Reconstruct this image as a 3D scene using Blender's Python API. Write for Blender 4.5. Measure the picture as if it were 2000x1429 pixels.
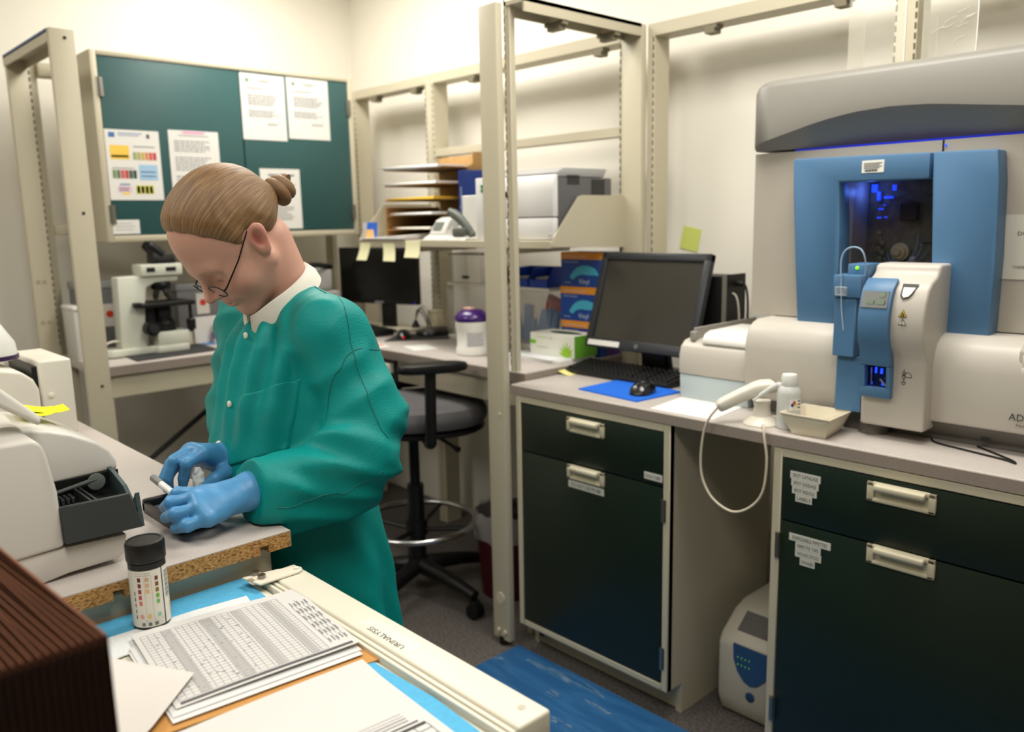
import bpy, bmesh, math, random
import numpy as np
from mathutils import Vector, Matrix

for o in list(bpy.data.objects):
    bpy.data.objects.remove(o, do_unlink=True)
SC = bpy.context.scene
COL = SC.collection
PI = math.pi
RND = random.Random(7)

# ------------------------------------------------------------------ camera
CAM_POS = Vector((0.0, 0.0, 1.44))
RIGHT = Vector((0.7268, -0.6866, -0.0204)).normalized()
FWD = Vector((0.6736, 0.7184, -0.1737)).normalized()
UPV = RIGHT.cross(FWD).normalized()
RIGHT = FWD.cross(UPV).normalized()
cam_data = bpy.data.cameras.new('camera')
cam = bpy.data.objects.new('camera', cam_data)
COL.objects.link(cam)
mat_c = Matrix((RIGHT, UPV, -FWD)).transposed().to_4x4()
mat_c.translation = CAM_POS
cam.matrix_world = mat_c
cam_data.sensor_width = 36.0
cam_data.lens = 1621.86 * 36.0 / 2000.0
cam_data.clip_start = 0.02
cam_data.dof.use_dof = True
cam_data.dof.focus_distance = 1.38
cam_data.dof.aperture_fstop = 3.5
SC.camera = cam

# ------------------------------------------------------------------ world and exposure
world = bpy.data.worlds.new('room_air')
SC.world = world
world.use_nodes = True
world.node_tree.nodes['Background'].inputs[0].default_value = (0.9, 0.92, 1.0, 1)
world.node_tree.nodes['Background'].inputs[1].default_value = 0.0
SC.view_settings.view_transform = 'Standard'
SC.view_settings.look = 'None'
SC.view_settings.gamma = 1.0
SC.view_settings.use_curve_mapping = False
SC.view_settings.exposure = 0.0

LAMP_WATTS = 26.5
LAMP_COLOR = (1.0, 0.97, 0.91)
LAMP_SPOTS = [(1.70, 2.90, 1.05), (1.60, 0.95, 1.05), (0.15, 0.15, 0.80), (-0.45, 2.3, 0.85)]
CEIL = 2.74


def ceiling_lamp_light(x, y, k):
    ld = bpy.data.lights.new('tube_light', 'AREA')
    ld.shape = 'RECTANGLE'
    ld.size = 0.56
    ld.size_y = 1.10
    ld.energy = LAMP_WATTS * k
    ld.color = LAMP_COLOR
    lo = bpy.data.objects.new('tube_light', ld)
    COL.objects.link(lo)
    lo.location = (x, y, CEIL - 0.035)
    return lo


# ------------------------------------------------------------------ helpers
def lin(c):
    out = []
    for v in c[:3]:
        v = v / 255.0
        out.append(v / 12.92 if v <= 0.04045 else ((v + 0.055) / 1.055) ** 2.4)
    return (out[0], out[1], out[2], 1.0)


_mats = {}


def M(rgb, rough=0.5, metal=0.0, name=None, noise=0.0, nscale=60.0, bump=0.0, bscale=200.0,
      alpha=1.0, trans=0.0, emit=0.0, spec=0.5, coat=0.0, sheen=0.0, sss=0.0, ior=1.45, noise2=None):
    key = (tuple(rgb), rough, metal, name, noise, nscale, bump, bscale, alpha, trans, emit, spec, coat, sheen, sss, noise2)
    if key in _mats:
        return _mats[key]
    m = bpy.data.materials.new(name or 'plain_%d_%d_%d' % tuple(int(v) for v in rgb[:3]))
    m.use_nodes = True
    nt = m.node_tree
    b = nt.nodes['Principled BSDF']
    c = lin(rgb)
    b.inputs['Base Color'].default_value = c
    b.inputs['Roughness'].default_value = rough
    b.inputs['Metallic'].default_value = metal
    b.inputs['Specular IOR Level'].default_value = spec
    b.inputs['IOR'].default_value = ior
    if coat:
        b.inputs['Coat Weight'].default_value = coat
        b.inputs['Coat Roughness'].default_value = 0.15
    if sheen:
        b.inputs['Sheen Weight'].default_value = sheen
    if sss:
        b.inputs['Subsurface Weight'].default_value = sss
        b.inputs['Subsurface Radius'].default_value = (0.012, 0.005, 0.003)
        b.inputs['Subsurface Scale'].default_value = 0.6
    if trans:
        b.inputs['Transmission Weight'].default_value = trans
    if alpha < 1:
        b.inputs['Alpha'].default_value = alpha
    if emit:
        b.inputs['Emission Color'].default_value = c
        b.inputs['Emission Strength'].default_value = emit
    tc = None
    if noise or bump:
        tc = nt.nodes.new('ShaderNodeTexCoord')
    if noise:
        n = nt.nodes.new('ShaderNodeTexNoise')
        n.inputs['Scale'].default_value = nscale
        n.inputs['Detail'].default_value = 4.0
        n.inputs['Roughness'].default_value = 0.7
        nt.links.new(tc.outputs['Object'], n.inputs['Vector'])
        r = nt.nodes.new('ShaderNodeValToRGB')
        r.color_ramp.elements[0].position = 0.32
        r.color_ramp.elements[1].position = 0.68
        lo = [max(0, v * (1 - noise)) for v in c[:3]] + [1]
        hi = [min(1, v * (1 + noise)) for v in c[:3]] + [1]
        if noise2:
            lo = lin(noise2)
        r.color_ramp.elements[0].color = lo
        r.color_ramp.elements[1].color = hi
        nt.links.new(n.outputs['Fac'], r.inputs['Fac'])
        nt.links.new(r.outputs['Color'], b.inputs['Base Color'])
    if bump:
        n2 = nt.nodes.new('ShaderNodeTexNoise')
        n2.inputs['Scale'].default_value = bscale
        n2.inputs['Detail'].default_value = 2.0
        nt.links.new(tc.outputs['Object'], n2.inputs['Vector'])
        bp = nt.nodes.new('ShaderNodeBump')
        bp.inputs['Strength'].default_value = bump
        bp.inputs['Distance'].default_value = 0.002
        nt.links.new(n2.outputs['Fac'], bp.inputs['Height'])
        nt.links.new(bp.outputs['Normal'], b.inputs['Normal'])
    _mats[key] = m
    return m


_roots = {}


def thing(name, label, cat, loc=(0, 0, 0), rotz=0.0, group=None, local=False):
    o = bpy.data.objects.new(name, None)
    o.empty_display_size = 0.05
    COL.objects.link(o)
    o.location = loc
    o.rotation_euler = (0, 0, rotz)
    tag(o, label, cat, group)
    if not local:
        _roots[o.name] = (Matrix.Translation(Vector(loc)) @ Matrix.Rotation(rotz, 4, 'Z')).inverted()
    return o


def tag(o, label=None, cat=None, group=None, kind=None):
    if label:
        o['label'] = label
    if cat:
        o['category'] = cat
    if group:
        o['group'] = group
    if kind:
        o['kind'] = kind
    return o


_text = {}


def text_geo(s):
    if s in _text:
        return _text[s]
    cu = bpy.data.curves.new('t', 'FONT')
    cu.body = s
    cu.size = 1.0
    cu.resolution_u = 2
    ob = bpy.data.objects.new('t', cu)
    COL.objects.link(ob)
    dg = bpy.context.evaluated_depsgraph_get()
    me = bpy.data.meshes.new_from_object(ob.evaluated_get(dg))
    v = [tuple(p.co) for p in me.vertices]
    f = [tuple(p.vertices) for p in me.polygons]
    bpy.data.objects.remove(ob, do_unlink=True)
    bpy.data.curves.remove(cu)
    bpy.data.meshes.remove(me)
    w = max([p[0] for p in v]) if v else 0.0
    _text[s] = (v, f, w)
    return _text[s]


class MB:
    """Collects geometry; obj() links it as ONE mesh object."""

    def __init__(self):
        self.v, self.f, self.mi, self.s = [], [], [], []
        self.cur = 0

    def add(self, verts, faces, smooth=False):
        b = len(self.v)
        self.v += [tuple(p) for p in verts]
        for f in faces:
            self.f.append(tuple(i + b for i in f))
            self.mi.append(self.cur)
            self.s.append(smooth)
        return b

    def mark(self):
        return len(self.v)

    def xf(self, start, mat):
        for i in range(start, len(self.v)):
            self.v[i] = tuple(mat @ Vector(self.v[i]))
        return self

    def _bev(self, verts, faces, bev, seg, ang=0.5):
        bm = bmesh.new()
        vs = [bm.verts.new(p) for p in verts]
        for f in faces:
            try:
                bm.faces.new([vs[i] for i in f])
            except ValueError:
                pass
        bmesh.ops.recalc_face_normals(bm, faces=bm.faces)
        ed = [e for e in bm.edges if len(e.link_faces) == 2 and e.calc_face_angle(0) > ang]
        bmesh.ops.bevel(bm, geom=ed, offset=bev, offset_type='OFFSET', segments=seg, profile=0.5, affect='EDGES', clamp_overlap=True)
        bm.verts.index_update()
        v = [tuple(p.co) for p in bm.verts]
        f = [tuple(p.index for p in q.verts) for q in bm.faces]
        bm.free()
        return v, f

    def solid(self, verts, faces, bev=0.0, seg=2, smooth=None):
        if bev > 0:
            verts, faces = self._bev(verts, faces, bev, seg)
        self.add(verts, faces, bev > 0 if smooth is None else smooth)
        return self

    def box(self, x0, x1, y0, y1, z0, z1, bev=0.0, seg=2):
        x0, x1 = min(x0, x1), max(x0, x1)
        y0, y1 = min(y0, y1), max(y0, y1)
        z0, z1 = min(z0, z1), max(z0, z1)
        v = [(x0, y0, z0), (x1, y0, z0), (x1, y1, z0), (x0, y1, z0), (x0, y0, z1), (x1, y0, z1), (x1, y1, z1), (x0, y1, z1)]
        f = [(3, 2, 1, 0), (4, 5, 6, 7), (0, 1, 5, 4), (1, 2, 6, 5), (2, 3, 7, 6), (3, 0, 4, 7)]
        return self.solid(v, f, bev, seg)

    def hexa(self, p, bev=0.0, seg=2):
        """8 corners: bottom 4 ccw then top 4"""
        f = [(3, 2, 1, 0), (4, 5, 6, 7), (0, 1, 5, 4), (1, 2, 6, 5), (2, 3, 7, 6), (3, 0, 4, 7)]
        return self.solid(p, f, bev, seg)

    def prism(self, pts, axis, a, b, bev=0.0, seg=2):
        def mk(p, t):
            if axis == 'x':
                return (t, p[0], p[1])
            if axis == 'y':
                return (p[0], t, p[1])
            return (p[0], p[1], t)
        n = len(pts)
        v = [mk(p, a) for p in pts] + [mk(p, b) for p in pts]
        f = [tuple(range(n))[::-1], tuple(range(n, 2 * n))]
        f += [(i, (i + 1) % n, n + (i + 1) % n, n + i) for i in range(n)]
        bm = bmesh.new()
        vs = [bm.verts.new(p) for p in v]
        for q in f:
            bm.faces.new([vs[i] for i in q])
        bmesh.ops.recalc_face_normals(bm, faces=bm.faces)
        bm.verts.index_update()
        f = [tuple(w.index for w in q.verts) for q in bm.faces]
        bm.free()
        return self.solid(v, f, bev, seg)

    def tube(self, pts, r, n=10, closed=False, smooth=True):
        pts = [Vector(p) for p in pts]
        m = len(pts)
        rs = r if isinstance(r, (list, tuple)) else [r] * m
        rings = []
        prev = None
        for i, p in enumerate(pts):
            if closed:
                t = (pts[(i + 1) % m] - pts[i - 1])
            else:
                t = pts[min(i + 1, m - 1)] - pts[max(i - 1, 0)]
            t.normalize()
            if prev is None:
                u = t.orthogonal().normalized()
            else:
                u = (prev - t * prev.dot(t))
                u = u.normalized() if u.length > 1e-6 else t.orthogonal().normalized()
            prev = u
            w = t.cross(u)
            rings.append([p + (u * math.cos(2 * PI * k / n) + w * math.sin(2 * PI * k / n)) * rs[i] for k in range(n)])
        v = [q for rg in rings for q in rg]
        f = []
        cnt = m if closed else m - 1
        for i in range(cnt):
            j = (i + 1) % m
            for k in range(n):
                f.append((i * n + k, i * n + (k + 1) % n, j * n + (k + 1) % n, j * n + k))
        if not closed:
            f.append(tuple(range(n))[::-1])
            f.append(tuple((m - 1) * n + k for k in range(n)))
        self.add(v, f, smooth)
        return self

    def lathe(self, prof, c=(0, 0, 0), n=24, smooth=True, mat=None, squash=1.0):
        v, f = [], []
        for (r, z) in prof:
            for k in range(n):
                a = 2 * PI * k / n
                v.append((r * math.cos(a), r * math.sin(a) * squash, z))
        m = len(prof)
        for i in range(m - 1):
            for k in range(n):
                f.append((i * n + k, i * n + (k + 1) % n, (i + 1) * n + (k + 1) % n, (i + 1) * n + k))
        f.append(tuple(range(n))[::-1])
        f.append(tuple((m - 1) * n + k for k in range(n)))
        if mat is not None:
            v = [tuple(mat @ Vector(p)) for p in v]
        v = [(p[0] + c[0], p[1] + c[1], p[2] + c[2]) for p in v]
        self.add(v, f, smooth)
        return self

    def cyl(self, p0, p1, r, n=16, r2=None, smooth=True):
        self.tube([p0, p1], [r, r if r2 is None else r2], n, False, smooth)
        return self

    def ball(self, c, r, n=14, sq=(1, 1, 1)):
        prof = []
        h = n // 2
        v, f = [], []
        for i in range(h + 1):
            t = PI * i / h
            for k in range(n):
                a = 2 * PI * k / n
                v.append((c[0] + sq[0] * r * math.sin(t) * math.cos(a), c[1] + sq[1] * r * math.sin(t) * math.sin(a), c[2] - sq[2] * r * math.cos(t)))
        for i in range(h):
            for k in range(n):
                f.append((i * n + k, i * n + (k + 1) % n, (i + 1) * n + (k + 1) % n, (i + 1) * n + k))
        self.add(v, f, True)
        return self

    def grid(self, rows, smooth=True, closed_u=False):
        m, n = len(rows), len(rows[0])
        v = [p for r in rows for p in r]
        f = []
        for i in range(m - 1):
            for k in range(n if closed_u else n - 1):
                k2 = (k + 1) % n
                f.append((i * n + k, i * n + k2, (i + 1) * n + k2, (i + 1) * n + k))
        self.add(v, f, smooth)
        return self

    def quad(self, a, b, c, d):
        self.add([a, b, c, d], [(0, 1, 2, 3)])
        return self

    def text(self, s, o, u, w, size, align='l'):
        v, f, wd = text_geo(s)
        u = Vector(u).normalized()
        w = Vector(w).normalized()
        o = Vector(o)
        off = {'l': 0, 'c': -wd / 2, 'r': -wd}[align]
        self.add([o + u * (p[0] + off) * size + w * p[1] * size for p in v], f)
        return self

    def text_w(self, s, o, u, w, size, width, align='l'):
        """lettering squeezed or stretched to a given width"""
        v, f, wd = text_geo(s)
        u = Vector(u).normalized()
        w = Vector(w).normalized()
        o = Vector(o)
        k = width / max(wd, 1e-6)
        off = {'l': 0, 'c': -wd / 2, 'r': -wd}[align]
        self.add([o + u * (p[0] + off) * k + w * p[1] * size for p in v], f)
        return self

    def obj(self, name, mats, parent=None, label=None, kind=None):
        me = bpy.data.meshes.new(name)
        me.from_pydata(self.v, [], self.f)
        if not isinstance(mats, (list, tuple)):
            mats = [mats]
        for m in mats:
            me.materials.append(m)
        if len(mats) > 1:
            me.polygons.foreach_set('material_index', self.mi)
        me.polygons.foreach_set('use_smooth', self.s)
        if any(self.s):
            try:
                me.set_sharp_from_angle(angle=0.65)
            except Exception:
                pass
        me.update()
        o = bpy.data.objects.new(name, me)
        COL.objects.link(o)
        if parent is not None:
            put(o, parent)
        if label:
            o['label'] = label
        if kind:
            o['kind'] = kind
        return o


def put(o, parent):
    o.parent = parent
    if parent.name in _roots:
        o.matrix_parent_inverse = _roots[parent.name]
        return
    p = parent
    while p.parent is not None:
        p = p.parent
    # a sub-part inherits the world-built frame of its thing's root through the part; parts sit at identity
    return


def struct(name, mb, mat, parent=None):
    o = mb.obj(name, mat, parent)
    if parent is None:
        o['kind'] = 'structure'
    return o


def copy_tree(o, parent=None):
    c = o.copy()
    COL.objects.link(c)
    if parent is not None:
        c.parent = parent
    for ch in list(o.children):
        copy_tree(ch, c)
    return c


def bez(p0, p1, p2, p3, n=12):
    out = []
    for i in range(n + 1):
        t = i / n
        a = (1 - t)
        out.append(Vector(p0) * a ** 3 + Vector(p1) * 3 * a * a * t + Vector(p2) * 3 * a * t * t + Vector(p3) * t ** 3)
    return out


def spline(pts, n=6):
    """Catmull-Rom through points"""
    P = [Vector(p) for p in pts]
    out = []
    for i in range(len(P) - 1):
        p0 = P[max(i - 1, 0)]
        p1, p2 = P[i], P[i + 1]
        p3 = P[min(i + 2, len(P) - 1)]
        for k in range(n):
            t = k / n
            out.append(0.5 * ((2 * p1) + (-p0 + p2) * t + (2 * p0 - 5 * p1 + 4 * p2 - p3) * t * t + (-p0 + 3 * p1 - 3 * p2 + p3) * t ** 3))
    out.append(P[-1])
    return out


def sheet(name, label, cat, o, u, w, W, H, prints=(), paper=(238, 236, 230), group=None, thick=0.0006, curl=None, n=1, texts=()):
    """A sheet of paper: origin corner o, unit axes u (width) and w (height); prints in 0..1 coords with an RGB."""
    u = Vector(u).normalized()
    w = Vector(w).normalized()
    nn = u.cross(w).normalized()
    o = Vector(o)
    mb = MB()
    mats = [M(paper, 0.75, name='paper_%d_%d_%d' % tuple(paper))]

    def pt(a, b, h):
        c = curl(a, b) if curl else 0.0
        return o + u * (a * W) + w * (b * H) + nn * (h + c)
    N = n
    rows = [[pt(i / N, j / N, thick) for i in range(N + 1)] for j in range(N + 1)]
    mb.grid(rows, N > 1)
    rows = [[pt(i / N, j / N, 0) for i in range(N + 1)] for j in range(N + 1)]
    m0 = len(mb.f)
    mb.grid(rows, N > 1)
    for k in range(m0, len(mb.f)):
        mb.f[k] = mb.f[k][::-1]
    for (a, b, c, d) in ((0, 0, 1, 0), (1, 0, 1, 1), (1, 1, 0, 1), (0, 1, 0, 0)):
        for k in range(N):
            t0, t1 = k / N, (k + 1) / N
            q = [(a + (c - a) * t0, b + (d - b) * t0), (a + (c - a) * t1, b + (d - b) * t1)]
            mb.quad(pt(*q[0], 0), pt(*q[1], 0), pt(*q[1], thick), pt(*q[0], thick))
    idx = {}
    for (a0, b0, a1, b1, rgb) in prints:
        rgb = tuple(rgb)
        if rgb not in idx:
            idx[rgb] = len(mats)
            mats.append(M(rgb, 0.8, name='ink_%d_%d_%d' % rgb))
        mb.cur = idx[rgb]
        k = max(1, int(abs(a1 - a0) * N + 0.5)) if N > 1 else 1
        k2 = max(1, int(abs(b1 - b0) * N + 0.5)) if N > 1 else 1
        rows = [[pt(a0 + (a1 - a0) * i / k, b0 + (b1 - b0) * j / k2, thick + 0.0004) for i in range(k + 1)] for j in range(k2 + 1)]
        mb.grid(rows, False)
    for (s, a, b, size, rgb, al) in texts:
        rgb = tuple(rgb)
        if rgb not in idx:
            idx[rgb] = len(mats)
            mats.append(M(rgb, 0.8, name='ink_%d_%d_%d' % rgb))
        mb.cur = idx[rgb]
        mb.text(s, pt(a, b, thick + 0.0005), u, w, size, al)
    ob = mb.obj(name, mats)
    tag(ob, label, cat, group)
    return ob


def text_block(x0, y0, x1, y1, rows, rgb=(120, 120, 125), rnd=None, fill=0.45, ragged=0.25, words=True):
    """rows of small word bars that stand for lines of fine print"""
    rnd = rnd or RND
    out = []
    dy = (y1 - y0) / rows
    for r in range(rows):
        y = y1 - dy * (r + 0.5)
        xe = x1 - (x1 - x0) * ragged * rnd.random()
        x = x0
        while x < xe:
            L = (x1 - x0) * rnd.uniform(0.05, 0.15)
            out.append((x, y - dy * fill / 2, min(x + L, xe), y + dy * fill / 2, rgb))
            x += L + (x1 - x0) * 0.02
    return out
# ================================================================== the setting
XW, YW = 2.56, 3.93          # right wall plane, left wall plane
X0R, Y0R = -1.6, -1.5
WALL = M((240, 236, 225), 0.85, name='wall_paint', bump=0.12, bscale=180)
WALL_DIM = M((150, 142, 126), 0.85, name='dimmed_unseen_wall')  # unseen walls behind the camera, coloured darker to cut their fill light
CARPET = M((92, 86, 82), 0.95, name='carpet_fleck', noise=0.6, nscale=130, bump=0.6, bscale=420, noise2=(44, 40, 38))
BEIGE = M((193, 185, 162), 0.42, name='beige_enamel', bump=0.04, bscale=500)
CREAM = M((226, 221, 203), 0.4, name='cream_enamel')
LAMIN = M((186, 178, 172), 0.38, name='speckled_laminate', noise=0.16, nscale=420)
LAMED = M((146, 134, 124), 0.5, name='laminate_edge', noise=0.12, nscale=300)
DGREEN = M((20, 33, 23), 0.38, name='dark_green_enamel')
TEAL = M((46, 84, 84), 0.42, name='teal_enamel')
BLACK = M((14, 14, 15), 0.45, name='black_plastic')
DARK = M((34, 36, 38), 0.5, name='charcoal_plastic')
CHROME = M((200, 200, 200), 0.22, 1.0, name='chrome')
STEEL = M((150, 148, 140), 0.35, 1.0, name='steel')
WHITE = M((232, 230, 224), 0.4, name='white_plastic')
HOLE = M((92, 84, 64), 0.8, name='slot_dark')

struct('floor', MB().box(X0R, XW, Y0R, YW, -0.05, 0.0), CARPET)
struct('wall_right', MB().box(XW, XW + 0.1, Y0R, YW + 0.1, 0, CEIL), WALL)
struct('wall_left', MB().box(X0R - 0.1, XW, YW, YW + 0.1, 0, CEIL), WALL)
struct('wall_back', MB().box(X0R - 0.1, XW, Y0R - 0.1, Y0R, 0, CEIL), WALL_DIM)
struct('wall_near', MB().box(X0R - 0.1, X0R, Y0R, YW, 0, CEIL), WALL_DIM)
struct('ceiling', MB().box(X0R - 0.1, XW + 0.1, Y0R - 0.1, YW + 0.1, CEIL, CEIL + 0.05), M((225, 223, 214), 0.9, name='ceiling_tile', bump=0.3, bscale=90))

LAMPMAT = M((255, 244, 220), 0.6, name='lit_diffuser', emit=2.0)
for (lx, ly, lk), wh in zip(LAMP_SPOTS, ['above the corner desk', 'above the counter', 'above the accordion file', 'above the bench instruments']):
    t = thing('ceiling_light', 'recessed fluorescent ceiling light %s' % wh, 'light', (lx, ly, CEIL - 0.03), group='ceiling lights')
    fr = MB()
    for a in ((-0.31, -0.29, -0.61, 0.61), (0.29, 0.31, -0.61, 0.61), (-0.29, 0.29, -0.61, -0.59), (-0.29, 0.29, 0.59, 0.61)):
        fr.box(lx + a[0], lx + a[1], ly + a[2], ly + a[3], CEIL - 0.03, CEIL)
    fr.obj('frame', WHITE, t)
    MB().box(lx - 0.29, lx + 0.29, ly - 0.59, ly + 0.59, CEIL - 0.015, CEIL - 0.01).obj('diffuser', LAMPMAT, t)
    ceiling_lamp_light(lx, ly, lk)

# ------------------------------------------------------------------ wall frames of the modular bench system
ZT = 2.08


def slot_row(mb, axis, fixed, p, z0, z1, w=0.004):
    """row of dark punched slots on an upright; axis 'x' = face looks to -X at x=fixed, 'y' = face looks to -Y"""
    z = z0
    while z < z1:
        if axis == 'x':
            mb.box(fixed - 0.0008, fixed + 0.0004, p - w / 2, p + w / 2, z, z + 0.016)
        else:
            mb.box(p - w / 2, p + w / 2, fixed - 0.0008, fixed + 0.0004, z, z + 0.016)
        z += 0.026


def clip(root, c, d):
    """hanging clip under a beam, c = centre under the beam, d = 'x' or 'y' run direction"""
    mb = MB()
    a, b = (0.025, 0.04) if d == 'y' else (0.04, 0.025)
    mb.box(c[0] - b / 2, c[0] + b / 2, c[1] - a, c[1] + a, c[2] - 0.012, c[2])
    mb.box(c[0] - b / 2, c[0] + b / 2, c[1] - a * 0.7, c[1] + a * 0.7, c[2] - 0.026, c[2] - 0.012)
    return mb.obj('clip', M((120, 112, 92), 0.5, name='beam_clip'), root)


def wall_bay(label, ya, yb, clips, rails=(), xf=2.38, xb=2.465, up=(True, True), slots=True):
    """uprights at both ends (ya > yb), a top beam, optional mid rails"""
    t = thing('wall_frame', label, 'frame', (xf, (ya + yb) / 2, 0), group='metal wall frames')
    W = 0.029
    for k, y in enumerate((ya, yb)):
        if not up[k]:
            continue
        y0, y1 = (y - W, y) if k == 0 else (y, y + W)
        u = MB().box(xf, xb, y0, y1, 0, ZT, 0.002, 1).obj('upright', BEIGE, t)
        if slots:
            m = MB()
            slot_row(m, 'x', xf, y0 + 0.004 if k == 0 else y1 - 0.004, 0.98, 2.03, 0.005)
            put(m.obj('slots', HOLE), u)
            u.children[0].matrix_parent_inverse = Matrix.Identity(4)
    MB().box(xf, xb, yb + W, ya - W, ZT - 0.042, ZT, 0.002, 1).obj('top_beam', BEIGE, t)
    for y in clips:
        clip(t, ((xf + xb) / 2 - 0.02, y, ZT - 0.042), 'y')
    for (z0, z1) in rails:
        MB().box(xf + 0.004, xf + 0.044, yb + W, ya - W, z0, z1, 0.002, 1).obj('cross_rail', BEIGE, t)
    return t


wall_bay('narrow beige wall frame bay next to the room corner', 3.668, 3.045, (3.48, 3.16))
wall_bay('beige wall frame bay behind the printer, with a mid rail', 3.043, 1.925, (2.76, 2.06), ((1.722, 1.757),))
wall_bay('beige wall frame bay behind the black monitor', 1.832, 0.975, (1.59, 1.16))
wall_bay('beige wall frame bay above the big analyzer', 0.973, 0.10, (0.75, 0.3))

# cross frame at the counter end: front post, rear post, beam to the wall
t = thing('support_frame', 'tall beige cross frame standing at the end of the counter', 'frame', (1.79, 1.96, 0))
p = MB().box(1.774, 1.80, 1.932, 2.012, 0.02, ZT, 0.003, 2).obj('post', BEIGE, t)
m = MB()
m.box(1.803, 1.826, 1.903, 1.930, 0.958, ZT, 0.002, 1)
q = m.obj('post_channel', BEIGE, t)
m = MB()
slot_row(m, 'x', 1.8028, 1.926, 0.98, ZT, 0.0035)
m.obj('slots', HOLE, q)
for y in (1.953, 1.985):
    MB().cyl((1.768, y, 0.05), (1.776, y, 0.05), 0.008, 12).obj('bolt', BEIGE, p)
MB().cyl((1.771, 1.972, 0.17), (1.776, 1.972, 0.17), 0.02, 20).obj('hole_cap', BEIGE, p)
MB().cyl((1.771, 1.957, 0.815), (1.776, 1.957, 0.815), 0.006, 12).obj('bolt', BEIGE, p)
MB().cyl((1.787, 1.972, 0), (1.787, 1.972, 0.03), 0.018, 14).obj('levelling_foot', BLACK, t)
MB().box(2.352, 2.379, 1.836, 1.922, 0, ZT, 0.003, 2).obj('post', BEIGE, t)
b = MB().box(1.80, 2.352, 1.915, 1.922, ZT - 0.04, ZT).box(1.80, 2.352, 1.836, 1.843, ZT - 0.04, ZT).box(1.80, 2.352, 1.836, 1.922, ZT - 0.012, ZT)
b.obj('top_beam', BEIGE, t)
for x in (1.98, 2.23):
    clip(t, (x, 1.879, ZT - 0.04), 'x')

# left frame beside the wall cabinet
t = thing('support_frame', 'tall beige frame of two posts left of the wall cabinet', 'frame', (0.9, 3.07, 0))
p = MB().box(0.858, 0.936, 3.062, 3.086, 0, ZT, 0.003, 2).obj('post', BEIGE, t)
for z in (2.052, 1.49, 0.895):
    MB().cyl((0.905, 3.0605, z), (0.905, 3.064, z), 0.0055, 10).obj('bolt_hole', M((40, 36, 28), 0.8, name='bolt_dark'), p)
p = MB().box(0.868, 0.944, 3.655, 3.684, 0, ZT, 0.003, 2).obj('post', BEIGE, t)
for z in (1.235, 1.075):
    for x in (0.888, 0.91):
        MB().lathe([(0.008, -0.001), (0.008, 0.001), (0.006, 0.001)], n=12, mat=Matrix.Translation((x, 3.6545, z)) @ Matrix.Rotation(PI / 2, 4, 'X')).obj('knockout', M((168, 158, 134), 0.5, name='knockout'), p)
m = MB()
slot_row(m, 'y', 3.6545, 0.940, 0.98, 2.04, 0.0045)
m.obj('slots', HOLE, p)
b = MB().box(0.858, 0.864, 3.086, 3.655, ZT - 0.04, ZT).box(0.930, 0.936, 3.086, 3.655, ZT - 0.04, ZT).box(0.858, 0.936, 3.086, 3.655, ZT - 0.012, ZT).obj('top_beam', BEIGE, t)
MB().box(0.8575, 0.8582, 3.09, 3.65, ZT - 0.008, ZT).obj('tape_strip', M((70, 96, 150), 0.5, name='blue_tape'), b)
for y in (3.25, 3.46):
    MB().box(0.872, 0.90, y - 0.03, y + 0.03, ZT - 0.018, ZT - 0.012, 0.004, 2).obj('clip', M((235, 230, 215), 0.5, name='pale_clip'), t)

t = thing('wall_frame', 'beige rails and upright on the wall behind the wall cabinet', 'frame', (1.5, 3.7, 0), group='metal wall frames')
MB().box(0.948, 0.976, 3.69, 3.76, 0, ZT, 0.002, 1).obj('upright', BEIGE, t)
MB().box(2.24, 2.268, 3.69, 3.76, 0, ZT, 0.002, 1).obj('upright', BEIGE, t)
for z0, z1 in ((2.02, 2.07), (1.415, 1.455)):
    MB().box(0.976, 2.24, 3.69 if z0 < 2 else 3.665, 3.735, z0, z1, 0.004, 2).obj('cross_rail', BEIGE, t)

# ------------------------------------------------------------------ wall cabinet
t = thing('wall_cabinet', 'beige wall cabinet with two teal doors full of notices', 'cabinet', (1.65, 3.58, 1.385))
CX0, CX1, CY0, CY1, CZ0, CZ1 = 1.082, 2.215, 3.4, 3.688, 1.385, 2.092
b = MB()
b.box(CX0, CX0 + 0.024, CY0, CY1, CZ0, CZ1, 0.003, 2)
b.box(CX1 - 0.024, CX1, CY0, CY1, CZ0, CZ1, 0.003, 2)
b.box(CX0 + 0.024, CX1 - 0.024, CY0, CY1, CZ1 - 0.018, CZ1, 0.003, 2)
b.box(CX0 + 0.024, CX1 - 0.024, CY0, CY1, CZ0, CZ0 + 0.024, 0.003, 2)
b.box(CX0 + 0.024, CX1 - 0.024, CY1 - 0.01, CY1, CZ0 + 0.024, CZ1 - 0.018)
b.obj('body', BEIGE, t)
XS = 1.666
for (a, c) in ((CX0 + 0.026, XS - 0.0025), (XS + 0.0025, CX1 - 0.026)):
    d = MB().box(a, c, CY0 + 0.004, CY0 + 0.024, CZ0 + 0.026, CZ1 - 0.020, 0.002, 2).obj('door', TEAL, t)
    hx = a if a < 1.5 else c
    for z in (1.96, 1.49):
        MB().cyl((hx, CY0 - 0.002, z - 0.035), (hx, CY0 - 0.002, z + 0.035), 0.0055, 10).box(hx - 0.012, hx + 0.012, CY0 - 0.001, CY0 + 0.005, z - 0.035, z + 0.035).obj('hinge', STEEL, d)
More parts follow.
